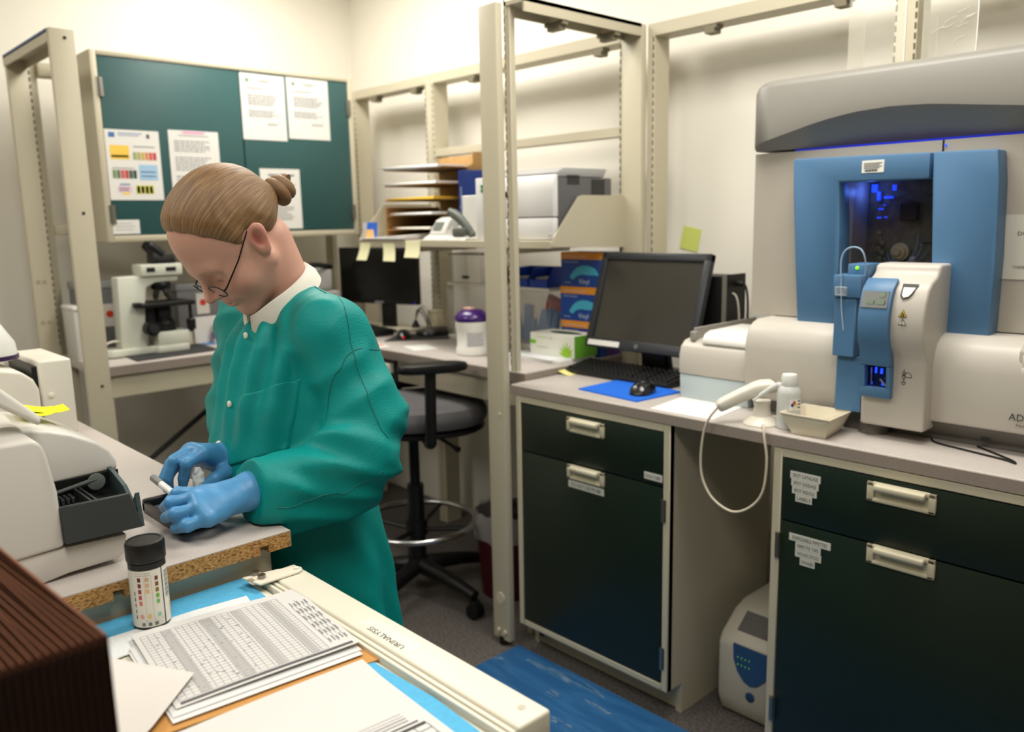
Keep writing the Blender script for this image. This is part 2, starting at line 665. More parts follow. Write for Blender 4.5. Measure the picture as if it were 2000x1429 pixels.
# ------------------------------------------------------------------ L-shaped corner desk
DZ = 0.940
t = thing('corner_desk', 'beige L-shaped corner desk with grey laminate top', 'desk', (2.0, 3.3, 0))
w = MB().prism([(0.943, 3.19), (1.87, 3.19), (1.87, 1.932), (2.372, 1.932), (2.372, 3.65), (2.23, 3.65), (2.23, 3.652), (0.943, 3.652)], 'z', DZ - 0.036, DZ, 0.003, 2)
w.obj('worktop', LAMIN, t)
MB().prism([(0.941, 3.188), (1.868, 3.188), (1.868, 1.930), (2.371, 1.930), (2.371, 1.9325), (1.8705, 1.9325), (1.8705, 3.1905), (0.941, 3.1905)], 'z', DZ - 0.036, DZ - 0.003).obj('edge_band', LAMED, t)
MB().box(0.96, 1.90, 3.205, 3.225, 0.818, DZ - 0.037, 0.002, 1).obj('apron', BEIGE, t)
MB().box(1.89, 1.91, 1.97, 2.68, 0.815, DZ - 0.037, 0.002, 1).obj('apron', BEIGE, t)
MB().box(0.950, 0.984, 3.208, 3.236, 0, DZ - 0.037, 0.002, 1).obj('leg', BEIGE, t)
MB().box(0.950, 0.984, 3.6, 3.63, 0, DZ - 0.037, 0.002, 1).obj('leg', BEIGE, t)
MB().box(1.55, 1.575, 3.6, 3.64, 0, DZ - 0.037, 0.002, 1).obj('leg', DARK, t)
MB().box(1.895, 1.925, 1.945, 1.969, 0, DZ - 0.037, 0.002, 1).obj('leg', BEIGE, t)
d = MB().box(1.888, 1.91, 2.69, 3.18, 0.79, DZ - 0.037, 0.003, 2).obj('drawer', DGREEN, t)
MB().box(1.866, 1.890, 2.705, 2.76, 0.845, 0.885, 0.004, 2).obj('handle', CREAM, d)
MB().cyl((1.0, 3.62, 0.3), (1.5, 3.62, 0.62), 0.012, 8).obj('brace', DARK, t)

# ------------------------------------------------------------------ right-hand counter
KZ = 0.916
t = thing('counter_top', 'grey laminate worktop under the big analyzer', 'worktop', (2.08, 0.9, KZ - 0.03))
MB().box(1.80, 2.372, -0.55, 1.9285, KZ - 0.032, KZ, 0.004, 3).obj('slab', LAMIN, t)
MB().box(1.7985, 1.802, -0.55, 1.9285, KZ - 0.031, KZ - 0.004).obj('edge_band', LAMED, t)


def pull_handle(parent, yc, zc, x, wide=0.148, high=0.046):
    """moulded recessed pull: a rim with a scooped slot and a rounded grip bar"""
    m = MB()
    y0, y1 = yc - wide / 2, yc + wide / 2
    z0, z1 = zc - high / 2, zc + high / 2
    m.box(x - 0.008, x + 0.001, y0, y1, z1 - 0.012, z1, 0.003, 2)
    m.box(x - 0.008, x + 0.001, y0, y1, z0, z0 + 0.009, 0.003, 2)
    m.box(x - 0.008, x + 0.001, y0, y0 + 0.017, z0, z1, 0.003, 2)
    m.box(x - 0.008, x + 0.001, y1 - 0.017, y1, z0, z1, 0.003, 2)
    m.box(x - 0.0025, x + 0.001, y0 + 0.01, y1 - 0.01, z0 + 0.005, z1 - 0.005)
    h = m.obj('handle', M((198, 190, 164), 0.4, name='cream_pull'), parent)
    g = MB()
    g.prism([(x - 0.022, z1 - 0.004), (x - 0.006, z1 - 0.001), (x - 0.006, z1 - 0.016), (x - 0.016, z1 - 0.020), (x - 0.022, z1 - 0.014)], 'y', y0 + 0.02, y1 - 0.02, 0.003, 2)
    g.obj('grip', M((204, 197, 172), 0.4, name='cream_grip'), h)
    return h


def base_cabinet(label, ya, yb, hinge_y, drawer_lab, toe=True):
    """face-frame cabinet, ya > yb in Y, front at X = 1.802"""
    xf, xb = 1.803, 2.34
    t = thing('base_cabinet', label, 'cabinet', (xf, (ya + yb) / 2, 0), group='green base cabinets')
    z0, z1 = 0.095, KZ - 0.033
    b = MB()
    s = 0.022
    for y in (ya, yb):
        a, c = (y - 0.02, y) if y == ya else (y, y + 0.02)
        b.box(xf + 0.001, xb, a, c, z0, z1)
        b.box(xf + 0.07, xb, a, c, 0, z0)
    b.box(xb - 0.01, xb, yb + 0.02, ya - 0.02, z0, z1)
    b.box(xf + 0.03, xb - 0.01, yb + 0.02, ya - 0.02, z0, z0 + 0.015)
    b.obj('body', BEIGE, t)
    f = MB()
    f.box(xf - 0.002, xf + 0.02, ya - s, ya, z0 - 0.002, z1, 0.002, 1)
    f.box(xf - 0.002, xf + 0.02, yb, yb + s, z0 - 0.002, z1, 0.002, 1)
    f.box(xf - 0.002, xf + 0.02, yb + s, ya - s, z1 - 0.022, z1, 0.002, 1)
    f.box(xf - 0.002, xf + 0.02, yb + s, ya - s, z0 - 0.002, z0 + 0.018, 0.002, 1)
    f.obj('face_frame', BEIGE, t)
    MB().box(xf + 0.075, xf + 0.085, yb + 0.02, ya - 0.02, 0.006, z0).obj('toe_kick', BEIGE, t)
    zs = 0.703
    dr = MB().box(xf - 0.0015, xf + 0.018, yb + s + 0.002, ya - s - 0.002, zs + 0.002, z1 - 0.024, 0.002, 2).obj('drawer', DGREEN, t)
    do = MB().box(xf - 0.0015, xf + 0.018, yb + s + 0.002, ya - s - 0.002, z0 + 0.020, zs - 0.002, 0.002, 2).obj('door', DGREEN, t)
    for z in (0.637, 0.195):
        h = MB().cyl((xf - 0.006, hinge_y, z - 0.032), (xf - 0.006, hinge_y, z + 0.032), 0.0055, 10)
        h.box(xf - 0.004, xf - 0.001, hinge_y - 0.008, hinge_y + 0.008, z - 0.032, z + 0.032)
        h.obj('hinge', STEEL, do)
    return t, dr, do


def tape_label(parent, y, z, wide, high, s, x=1.8005):
    """white tape label facing -X; y = left end (larger Y), z = top"""
    m = MB()
    m.box(x - 0.0012, x, y - wide, y, z - high, z)
    m.cur = 1
    m.text_w(s, (x - 0.0016, y - wide * 0.08, z - high * 0.76), (0, -1, 0), (0, 0, 1), high * 0.72, wide * 0.84)
    return m.obj('tape_label', [M((206, 206, 196), 0.5, name='label_tape'), M((26, 28, 28), 0.6, name='label_ink')], parent, label='white tape label with printed capitals')


t, dr, do = base_cabinet('dark green base cabinet beside the tall post, drawer over door', 1.908, 1.300, 1.319, None)
pull_handle(dr, 1.605, 0.826, 1.802)
pull_handle(do, 1.605, 0.678, 1.802)
tape_label(dr, 1.386, 0.737, 0.062, 0.020, 'KOVA TUBES')
tape_label(do, 1.676, 0.650, 0.142, 0.022, 'DO NOT USE PROBE')
# dark cable notches in the side foot
MB().box(1.872, 1.874, 1.865, 1.885, 0.03, 0.055).obj('toe_slot', BLACK, t)

t, dr, do = base_cabinet('dark green base cabinet under the big analyzer, with stacked tape labels', 0.993, 0.372, 0.973, None)
pull_handle(dr, 0.687, 0.826, 1.802)
pull_handle(do, 0.680, 0.681, 1.802)
for k, (s, y, wd) in enumerate((('SPOT CATALASE', 0.947, 0.076), ('SPOT OXIDASE', 0.944, 0.069), ('SPOT INDOLE', 0.941, 0.062), ('LABELS', 0.932, 0.042))):
    tape_label(dr, y, 0.832 - k * 0.0185, wd, 0.018, s)
for k, (s, y, wd) in enumerate((('DISPOSABLE PIPETTES', 0.944, 0.105), ('PIPETTE TIPS', 0.927, 0.064), ('WOOD STICKS', 0.927, 0.066), ('SWABS', 0.914, 0.038))):
    tape_label(do, y, 0.676 - k * 0.0188, wd, 0.018, s)
t, dr, do = base_cabinet('dark green base cabinet at the near end of the counter', 0.370, -0.40, 0.35, None)

# ------------------------------------------------------------------ shelf on the right wall
t = thing('wall_shelf', 'beige steel shelf with sloped end panels holding the printer', 'shelf', (2.18, 2.48, 1.345))
SX, SY0, SY1, SZ = 1.98, 1.912, 3.052, 1.368
MB().box(SX, 2.376, SY0 + 0.003, SY1 - 0.003, SZ - 0.026, SZ, 0.002, 1).obj('board', BEIGE, t)
for y in (SY0, SY1):
    MB().prism([(SX + 0.004, SZ - 0.02), (SX + 0.012, SZ + 0.012), (2.112, 1.511), (2.13, 1.516), (2.376, 1.516), (2.376, SZ - 0.035)], 'y', y - 0.002, y + 0.002).obj('end_panel', BEIGE, t)
for y in (2.2, 2.75):
    MB().box(2.02, 2.37, y - 0.012, y + 0.012, SZ - 0.05, SZ - 0.027).obj('stiffener', BEIGE, t)
for (ya, yb, za, zb, tw) in ((3.035, 2.96, 1.356, 1.283, 0.02), (2.872, 2.79, 1.355, 1.283, -0.015), (2.712, 2.617, 1.366, 1.300, 0.0)):
    m = MB()
    rows = []
    for k in range(5):
        s = k / 4
        x = SX - 0.0012 - 0.012 * s * s
        rows.append([(x, ya + tw * s, za + (zb - za) * s), (x, yb + tw * s, za + (zb - za) * s)])
    m.grid(rows, True)
    rows = [[(p[0] + 0.0006, p[1], p[2]) for p in r][::-1] for r in rows]
    m.grid(rows, True)
    o = m.obj('sticky_note', M((236, 232, 190), 0.8, name='pale_note'))
    tag(o, {3.035: 'pale yellow sticky note on the shelf edge, leftmost of three', 2.872: 'pale yellow sticky note on the shelf edge, middle of three', 2.712: 'pale yellow sticky note on the shelf edge, rightmost of three'}[ya], 'sticky note', 'sticky notes hanging from the shelf')
# ================================================================== big blood analyzer on the right
PUTTY = M((178, 170, 158), 0.42, name='putty_plastic', bump=0.03, bscale=700)
PUTTY2 = M((196, 190, 180), 0.4, name='pale_putty_plastic', bump=0.03, bscale=700)
GREYH = M((130, 127, 120), 0.42, name='grey_hood', bump=0.04, bscale=700)
BLUEP = M((80, 121, 160), 0.42, name='analyzer_blue', bump=0.03, bscale=700)
GREYP = M((104, 100, 94), 0.5, name='grey_plinth')
GLOW = M((30, 70, 255), 0.4, name='blue_led', emit=1.6)
CLEAR = M((235, 240, 240), 0.08, name='clear_plastic', alpha=0.25)
YE = 0.30
t = thing('blood_analyzer', 'large putty and blue blood analyzer with grey hood', 'analyzer', (2.15, 0.8, KZ))


def interp(z, pts):
    """x on a front profile [(x, z)] sorted by falling z"""
    for (xa, za), (xb, zb) in zip(pts, pts[1:]):
        if zb <= z <= za:
            return xa + (xb - xa) * (za - z) / max(za - zb, 1e-6)
    return pts[-1][0]


MB().box(2.0, 2.34, YE + 0.02, 1.14, KZ, 0.956, 0.004, 2).obj('plinth', GREYP, t)
MB().box(1.97, 2.0, 0.86, 0.925, KZ, 0.966, 0.003, 2).obj('plinth_block', GREYP, t)
MB().cyl((1.972, 0.828, KZ), (1.972, 0.828, 0.945), 0.034, 28).obj('foot', GREYP, t)
low = [(2.36, 0.956), (1.958, 0.956), (1.95, 1.09), (1.955, 1.12), (1.966, 1.143), (1.985, 1.157), (2.01, 1.164), (2.36, 1.166)]
MB().prism(low, 'y', 0.910, 1.172, 0.006, 3).obj('lower_cover', PUTTY2, t)
low2 = [(2.36, 0.966), (1.958, 0.966), (1.95, 1.09), (1.955, 1.12), (1.966, 1.143), (1.985, 1.157), (2.01, 1.164), (2.36, 1.166)]
c = MB().prism(low2, 'y', YE, 0.706, 0.006, 3).obj('lower_cover', PUTTY2, t)
MB().prism([(2.3, 0.929), (2.0, 0.929), (1.985, 0.94), (1.962, 0.967), (2.3, 0.967)], 'y', YE, 0.86, 0.003, 2).obj('skirt', GREYP, t)
MB().lathe([(0.009, -0.002), (0.009, 0.002), (0.006, 0.003)], n=16, mat=Matrix.Translation((1.984, 0.585, 0.942)) @ Matrix.Rotation(-PI / 2, 4, 'Y')).obj('screw', DARK, t)
m = MB()
m.text('ADVIA', (1.9515, 0.534, 0.997), (0, -1, 0), (0, 0, 1), 0.021)
m.text('Hematology System', (1.9515, 0.519, 0.984), (0, -1, 0), (0, 0, 1), 0.010)
m.obj('lettering', M((20, 22, 26), 0.5, name='logo_ink'), c, label='black lettering')
k = MB().hexa([(1.953, YE + 0.02, 1.095), (1.953, 0.526, 1.095), (1.98, 0.526, 1.088), (1.98, YE + 0.02, 1.088), (1.958, YE + 0.02, 1.146), (1.958, 0.526, 1.146), (2.0, 0.526, 1.172), (2.0, YE + 0.02, 1.172)], 0.004, 2)
k = k.obj('keypad', PUTTY, t)
for r, (za, zb) in enumerate(((1.120, 1.138), (1.099, 1.110))):
    for q in range(4):
        ya = 0.517 - q * 0.045
        MB().box(1.9515, 1.9545, ya - 0.036, ya, za, zb, 0.001, 1).obj('key', WHITE, k)

# upper panel around the window
u = MB()
u.box(2.08, 2.36, 0.972, 1.232, 1.167, 1.600)
u.box(2.08, 2.36, YE, 0.752, 1.167, 1.600)
u.box(2.08, 2.36, 0.752, 0.972, 1.520, 1.600)
u.box(2.08, 2.36, 0.752, 0.972, 1.167, 1.285)
u.box(2.22, 2.36, 0.752, 0.972, 1.285, 1.520)
u.obj('upper_panel', PUTTY, t)
MB().box(2.079, 2.0815, 0.7475, 0.7515, 1.57, 1.60).obj('panel_seam', BLACK, t)
# hood with the arched crease
arc = [(1.222, 1.616), (1.135, 1.638), (1.039, 1.662), (0.95, 1.676), (0.86, 1.680), (0.77, 1.676), (0.683, 1.665), (0.582, 1.652), (0.46, 1.636), (YE, 1.618)]
rows = []
ys = [1.232, 1.229, 1.222, 1.20, 1.17] + [1.14 - 0.04 * i for i in range(21)] + [YE]
for y in ys:
    za = 1.612
    for (ya, z1), (yb, z2) in zip(arc, arc[1:]):
        if yb <= y <= ya:
            za = z1 + (z2 - z1) * (ya - y) / (ya - yb)
    zt = 1.786
    if y > 1.17:
        zt = 1.786 - 0.012 * ((y - 1.17) / 0.06) ** 2
    inset = 0.03 * max(0.0, (y - 1.20) / 0.032) ** 2
    xfr = 2.045 + inset
    dz = za - 1.606
    rows.append([(2.36, y, zt), (xfr + 0.03, y, zt), (xfr + 0.012, y, zt - 0.006), (xfr, y, zt - 0.022), (xfr - 0.001, y, za + 0.004), (xfr + 0.002, y, za), (xfr + 0.004 + 0.9 * dz, y, 1.606), (2.36, y, 1.606)])
h = MB().grid(rows, True)
n = len(rows[0])
h.add(rows[0], [tuple(range(n))])
h.add(rows[-1], [tuple(range(n))[::-1]])
h = h.obj('hood', GREYH, t)
MB().box(2.085, 2.16, 0.45, 1.12, 1.6005, 1.6055).obj('light_strip', M((16, 40, 220), 0.4, name='blue_strip', emit=0.10), h)
MB().box(2.076, 2.080, 0.742, 0.745, 1.585, 1.590).obj('indicator', GLOW, h)

# window and works behind it
w = MB().box(2.205, 2.219, 0.755, 0.97, 1.288, 1.518).obj('works_plate', M((104, 96, 80), 0.6, name='works_plate', noise=0.35, nscale=60), t)
MB().box(2.19, 2.205, 0.84, 0.885, 1.415, 1.462, 0.003, 1).obj('works_block', M((34, 31, 24), 0.5, name='works_block'), w)
MB().box(2.196, 2.205, 0.775, 0.83, 1.36, 1.48, 0.003, 1).obj('works_block', M((92, 86, 72), 0.5, name='works_block_pale'), w)
DX = Matrix.Rotation(-PI / 2, 4, 'Y')
MB().lathe([(0.023, 0), (0.023, 0.012), (0.017, 0.014), (0.017, 0.02), (0.008, 0.022), (0.008, 0.03)], n=28, mat=Matrix.Translation((2.2, 0.878, 1.338)) @ DX).obj('peristaltic_wheel', M((196, 176, 142), 0.4, name='wheel_cream'), w)
MB().lathe([(0.007, 0), (0.007, 0.012), (0.004, 0.013)], n=14, mat=Matrix.Translation((2.2, 0.846, 1.32)) @ DX).obj('knob', WHITE, w)
for i, (y, z) in enumerate(((0.935, 1.385), (0.932, 1.37), (0.925, 1.36), (0.934, 1.345), (0.925, 1.335), (0.93, 1.32), (0.926, 1.308))):
    MB().lathe([(0.007, 0), (0.007, 0.01), (0.004, 0.012)], n=10, mat=Matrix.Translation((2.2, y, z)) @ DX).obj('fitting', M((120, 108, 82), 0.4, name='brass_fitting'), w)
for i, (y, z, a, b) in enumerate(((0.952, 1.50, 0.012, 0.02), (0.94, 1.48, 0.006, 0.022), (0.915, 1.476, 0.02, 0.006), (0.902, 1.50, 0.006, 0.014), (0.934, 1.447, 0.01, 0.0035), (0.937, 1.425, 0.008, 0.0035), (0.92, 1.426, 0.004, 0.003), (0.925, 1.457, 0.004, 0.002))):
    MB().box(2.19, 2.2, y - a / 2, y + a / 2, z - b / 2, z + b / 2).obj('led', GLOW, w, label='lit blue diode')
for s in range(5):
    p0 = (2.195, 0.93 - 0.01 * s, 1.31 + 0.012 * s)
    p3 = (2.195, 0.79 + 0.012 * s, 1.30 + 0.02 * s)
    MB().tube(bez(p0, (2.17, 0.9, 1.295 - 0.003 * s), (2.17, 0.82, 1.30), p3, 10), 0.0015, 6).obj('tubing', M((150, 160, 190), 0.2, name='soft_tube', alpha=0.7), w)
MB().box(2.118, 2.121, 0.753, 0.971, 1.286, 1.519).obj('window_pane', M((18, 20, 30), 0.08, name='smoked_pane', alpha=0.2), t)
ld = bpy.data.lights.new('led_light', 'POINT')
ld.energy = 0.10
ld.color = (0.1, 0.22, 1.0)
ld.shadow_soft_size = 0.01
lo = bpy.data.objects.new('led_light', ld)
COL.objects.link(lo)
lo.location = (2.16, 0.945, 1.49)

# blue surround
lc = MB().prism([(1.090, 1.577), (1.086, 1.488), (1.076, 1.331), (1.062, 1.156), (0.966, 1.153), (0.956, 1.31), (0.958, 1.40), (0.966, 1.514), (0.754, 1.512), (0.754, 1.571)], 'x', 2.02, 2.079, 0.005, 2)
lc = lc.obj('blue_surround', BLUEP, t)
rc = MB().prism([(0.749, 1.571), (0.747, 1.51), (0.738, 1.337), (0.727, 1.154), (0.606, 1.156), (0.604, 1.339), (0.609, 1.503), (0.616, 1.568)], 'x', 2.02, 2.079, 0.005, 2)
rc.obj('blue_surround', BLUEP, t)
m = MB()
m.box(2.0188, 2.0202, 0.857, 0.910, 1.532, 1.561, 0.0003, 1)
m.cur = 1
for k in range(4):
    m.box(2.0183, 2.0190, 0.862 + 0.006 * (k % 2), 0.905, 1.5535 - k * 0.0038, 1.555 - k * 0.0038)
for k in range(14):
    m.box(2.0183, 2.0190, 0.872 + k * 0.0022, 0.8731 + k * 0.0022 + 0.0006 * (k % 3), 1.535, 1.540)
m.obj('serial_sticker', [M((236, 234, 226), 0.5, name='sticker_white'), M((60, 60, 66), 0.7, name='sticker_ink')], lc)

# white sampler
sp = [(2.03, 1.322), (1.972, 1.322), (1.96, 1.318), (1.956, 1.305), (1.944, 1.296), (1.918, 1.285), (1.900, 1.268), (1.888, 1.24), (1.882, 1.205), (1.884, 1.165), (1.893, 1.138), (1.908, 1.12), (1.914, 1.105), (1.916, 0.946), (2.03, 0.946)]
sampler = MB().prism(sp, 'y', 0.693, 0.838, 0.007, 3).obj('sampler_cover', PUTTY2, t)
fp = [(x, z) for (x, z) in sp[1:-1]]


def on_front(z, off):
    return interp(z, fp) - off


m = MB()
pts = [(0.753, 1.281), (0.718, 1.281), (0.7245, 1.264), (0.732, 1.253), (0.744, 1.249), (0.751, 1.256)]
m.add([(on_front(z, 0.0045), y, z) for (y, z) in pts], [tuple(range(len(pts)))])
m.obj('cup_recess', BLACK, sampler)
m = MB()
pts = [(0.748, 1.274), (0.722, 1.274), (0.727, 1.262), (0.733, 1.2545), (0.743, 1.2515), (0.747, 1.257)]
m.add([(on_front(z, 0.0052), y, z) for (y, z) in pts], [tuple(range(len(pts)))])
m.obj('cup', WHITE, sampler)
# warning triangles
for (zc, fill, edge) in ((1.2165, (236, 196, 40), (30, 28, 20)), (1.1985, (222, 216, 204), (50, 48, 44))):
    m = MB()
    for k, (s, o) in enumerate(((1.0, 0.0018), (0.78, 0.0024))):
        m.cur = k
        tri = [(0.7395 + 0.0095 * s, zc - 0.0072 * s), (0.7395 - 0.0095 * s, zc - 0.0072 * s), (0.7395, zc + 0.0095 * s)]
        m.add([(on_front(z, o), y, z) for (y, z) in tri], [(0, 1, 2)])
    m.cur = 0
    if fill[2] < 100:
        for a in range(3):
            an = PI / 2 + a * 2 * PI / 3
            yy, zz = 0.7395 + 0.0028 * math.cos(an), zc - 0.0012 + 0.0028 * math.sin(an)
            ring = [(yy + 0.0022 * math.cos(q), zz + 0.0022 * math.sin(q)) for q in [2 * PI * j / 8 for j in range(8)]]
            m.add([(on_front(z, 0.003), y, z) for (y, z) in ring], [tuple(range(8))])
    else:
        m.add([(on_front(z, 0.003), y, z) for (y, z) in ((0.7402, zc - 0.002), (0.7388, zc - 0.002), (0.7385, zc + 0.005), (0.7405, zc + 0.005))], [(0, 1, 2, 3)])
        m.add([(on_front(z, 0.003), y, z) for (y, z) in ((0.7404, zc - 0.0052), (0.7386, zc - 0.0052), (0.7386, zc - 0.0034), (0.7404, zc - 0.0034))], [(0, 1, 2, 3)])
    m.obj('warning_sign', [M(edge, 0.6, name='sign_ink'), M(fill, 0.5, name='sign_fill')], sampler, label='yellow biohazard triangle' if fill[2] < 100 else 'outlined caution triangle')
# line drawing of a hand holding a tube
m = MB()
xs_ = 1.9135
def stroke(a, b, wd=0.0007):
    a, b = Vector((xs_, a[0], a[1])), Vector((xs_, b[0], b[1]))
    d = (b - a).normalized()
    n_ = Vector((1, 0, 0)).cross(d) * wd
    m.add([a + n_, a - n_, b - n_, b + n_], [(0, 1, 2, 3)])
for seq in (((0.744, 1.066), (0.7385, 1.066), (0.7385, 1.081), (0.744, 1.081), (0.744, 1.066)), ((0.741, 1.081), (0.741, 1.088)), ((0.7385, 1.078), (0.733, 1.0805), (0.726, 1.077), (0.724, 1.070), (0.733, 1.069), (0.7385, 1.071)), ((0.746, 1.058), (0.7365, 1.058), (0.739, 1.052), (0.7435, 1.052), (0.746, 1.058)), ((0.741, 1.066), (0.741, 1.058)), ((0.7435, 1.072), (0.7390, 1.072)), ((0.7435, 1.074), (0.7390, 1.074)), ((0.7435, 1.076), (0.7390, 1.076))):
    for a, b in zip(seq, seq[1:]):
        stroke(a, b)
m.obj('pictogram', M((70, 68, 62), 0.7, name='pictogram_ink'), sampler)

# blue lever with display and tube bay
hb = [(on_front(z, 0.0), z) for z in (1.285, 1.27, 1.25, 1.23, 1.205, 1.18, 1.16, 1.145, 1.13, 1.115, 1.092)]
hf = [(x - 0.016 + (0.010 if i == 0 else 0.0), z + (0.008 if i == 0 else 0)) for i, (x, z) in enumerate(hb)]
hf[-2] = (1.886, 1.112)
hf[-1] = (1.890, 1.092)
lev = MB()
lev.prism(hf + hb[::-1], 'y', 0.764, 0.834, 0.003, 2)
lev.prism([(1.890, 1.0915), (1.896, 1.041), (1.915, 1.041), (1.915, 1.0915)], 'y', 0.764, 0.772)
lev.prism([(1.890, 1.0915), (1.896, 1.041), (1.915, 1.041), (1.915, 1.0915)], 'y', 0.822, 0.834)
lev.prism([(1.896, 1.0408), (1.899, 1.016), (1.915, 1.016), (1.915, 1.0408)], 'y', 0.764, 0.834, 0.002, 2)
lever = lev.obj('sample_lever', BLUEP, t)
MB().hexa([(on_front(1.228, 0.018), 0.770, 1.228), (on_front(1.228, 0.018), 0.829, 1.228), (on_front(1.228, 0.01), 0.829, 1.228), (on_front(1.228, 0.01), 0.770, 1.228), (on_front(1.264, 0.018), 0.770, 1.264), (on_front(1.264, 0.018), 0.829, 1.264), (on_front(1.264, 0.01), 0.829, 1.264), (on_front(1.264, 0.01), 0.770, 1.264)]).obj('display', M((52, 58, 52), 0.2, name='lcd_glass'), lever)
m = MB()
for k, (ya, yb, za, zb) in enumerate(((0.778, 0.79, 1.252, 1.262), (0.776, 0.795, 1.236, 1.246), (0.80, 0.818, 1.236, 1.245))):
    m.add([(on_front(z, 0.0188), y, z) for (y, z) in ((ya, za), (yb, za), (yb, zb), (ya, zb))], [(0, 1, 2, 3)])
m.obj('display_segments', M((112, 126, 108), 0.4, name='lcd_segments'), lever)
MB().box(1.9125, 1.914, 0.772, 0.822, 1.041, 1.0915).obj('tube_bay', M((6, 14, 60), 0.3, name='bay_dark'), lever)
for (a, b, r) in (((1.905, 0.81, 1.045), (1.905, 0.812, 1.085), 0.002), ((1.905, 0.79, 1.06), (1.905, 0.775, 1.045), 0.003)):
    MB().cyl(a, b, r, 8).obj('needle', CHROME, lever)
for (y, z, a, b) in ((0.803, 1.079, 0.003, 0.014), (0.79, 1.078, 0.004, 0.012), (0.812, 1.047, 0.003, 0.006), (0.786, 1.048, 0.004, 0.006), (0.777, 1.07, 0.002, 0.02)):
    MB().box(1.908, 1.9125, y - a / 2, y + a / 2, z - b / 2, z + b / 2).obj('led', GLOW, lever, label='lit blue diode')

# blue arm left of the sampler
arm = MB().box(1.93, 2.0, 0.842, 0.892, 1.285, 1.321, 0.004, 2)
arm.box(1.905, 1.96, 0.846, 0.914, 1.243, 1.296, 0.004, 2)
arm.box(1.913, 1.95, 0.859, 0.912, 1.102, 1.243, 0.002, 1)
arm.box(1.93, 1.99, 0.843, 0.908, 0.967, 1.102, 0.002, 1)
arm = arm.obj('probe_arm', BLUEP, t)
MB().lathe([(0.0035, 0), (0.0035, 0.003), (0.002, 0.004)], n=12, mat=Matrix.Translation((1.9295, 0.868, 1.312)) @ DX).obj('indicator', M((120, 230, 20), 0.3, name='green_led', emit=2.0), arm, label='lit green diode')
MB().box(1.897, 1.905, 0.877, 0.906, 1.248, 1.269, 0.002, 1).obj('tube_clamp', CLEAR, arm)
TUBE = M((170, 200, 225), 0.2, name='probe_tube', alpha=0.75)
MB().tube(spline([(1.9, 0.893, 1.292), (1.9, 0.894, 1.33), (1.9, 0.886, 1.352), (1.9, 0.869, 1.361), (1.9, 0.85, 1.357), (1.9, 0.840, 1.342), (1.905, 0.838, 1.32), (1.912, 0.842, 1.298)]), 0.002, 8).obj('probe_tube', TUBE, arm)
MB().tube([(1.903, 0.893, 1.295), (1.903, 0.893, 1.27), (1.908, 0.892, 1.22), (1.911, 0.886, 1.165)], 0.0011, 6).obj('probe', M((200, 215, 225), 0.2, name='probe_tip'), arm)

# loader on the left end
PALEB = M((188, 200, 204), 0.45, name='pale_blue_plastic')
l = thing('sample_loader', 'low white sample loader with pale blue base left of the analyzer', 'loader', (2.1, 1.3, KZ))
MB().prism([(1.99, KZ), (1.985, 0.988), (2.33, 0.988), (2.33, KZ)], 'y', 1.18, 1.403, 0.003, 2).obj('base', PALEB, l)
MB().prism([(2.33, 0.989), (1.982, 0.989), (1.982, 1.045), (1.99, 1.07), (2.008, 1.085), (2.035, 1.09), (2.33, 1.09)], 'y', 1.18, 1.405, 0.006, 3).obj('cover', PUTTY2, l)
MB().prism([(2.20, 1.08), (1.992, 1.08), (1.994, 1.095), (2.006, 1.109), (2.03, 1.116), (2.20, 1.118)], 'y', 1.18, 1.335, 0.005, 3).obj('lid', WHITE, l)
r = MB().box(2.01, 2.34, 1.366, 1.374, 1.09, 1.122, 0.001, 1).box(2.0, 2.024, 1.362, 1.38, 1.085, 1.112, 0.002, 1)
r.obj('rack_guide', M((150, 146, 138), 0.5, name='grey_guide'), l)

# notice on the analyzer
sheet('notice', 'taped paper notice on the analyzer right of the blue panel', 'paper', (2.0785, 0.612, 1.286), (0, -1, 0), (0, 0, 1), 0.216, 0.142,
      [], (206, 202, 190), texts=[('DO NOT', 0.14, 0.68, 0.0125, (30, 30, 32), 'l'), ('OPEN', 0.35, 0.42, 0.010, (60, 60, 60), 'l'), ('THESE DOORS', 0.12, 0.17, 0.0085, (40, 40, 42), 'l')])

# clear acrylic holders standing on the hood
for (ya, yb, zt, lab) in ((1.045, 0.90, 1.99, 'clear acrylic holder on the hood, left of the wall upright'), (0.86, 0.735, 1.95, 'scratched clear acrylic sheet on the hood, right of the wall upright')):
    a = thing('acrylic_holder', lab, 'acrylic holder', (2.22, (ya + yb) / 2, 1.786), group='acrylic holders on the analyzer')
    MB().box(2.20, 2.203, yb, ya, 1.786, zt).obj('front_sheet', M((228, 226, 214), 0.06, name='acrylic', alpha=0.16), a)
    MB().box(2.203, 2.29, ya - 0.003, ya, 1.786, zt - 0.03).obj('side_sheet', M((228, 226, 214), 0.06, name='acrylic', alpha=0.16), a)
    MB().box(2.1992, 2.2038, yb - 0.001, yb + 0.0012, 1.786, zt).obj('polished_edge', M((240, 240, 236), 0.15, name='acrylic_edge', alpha=0.8), a)
    if ya < 0.88:
        rr = random.Random(3)
        for k in range(9):
            y, z = rr.uniform(0.76, 0.85), rr.uniform(1.83, 1.90)
            d = rr.uniform(-0.03, 0.03)
            MB().tube([(2.1992, y, z), (2.1992, y - 0.012, z + 0.004 + d * 0.3), (2.1992, y - 0.026, z + 0.008 + d * 0.2)], 0.0005, 5).obj('scratch', WHITE, a)

# ------------------------------------------------------------------ black keyboard, monitor, mouse on the counter


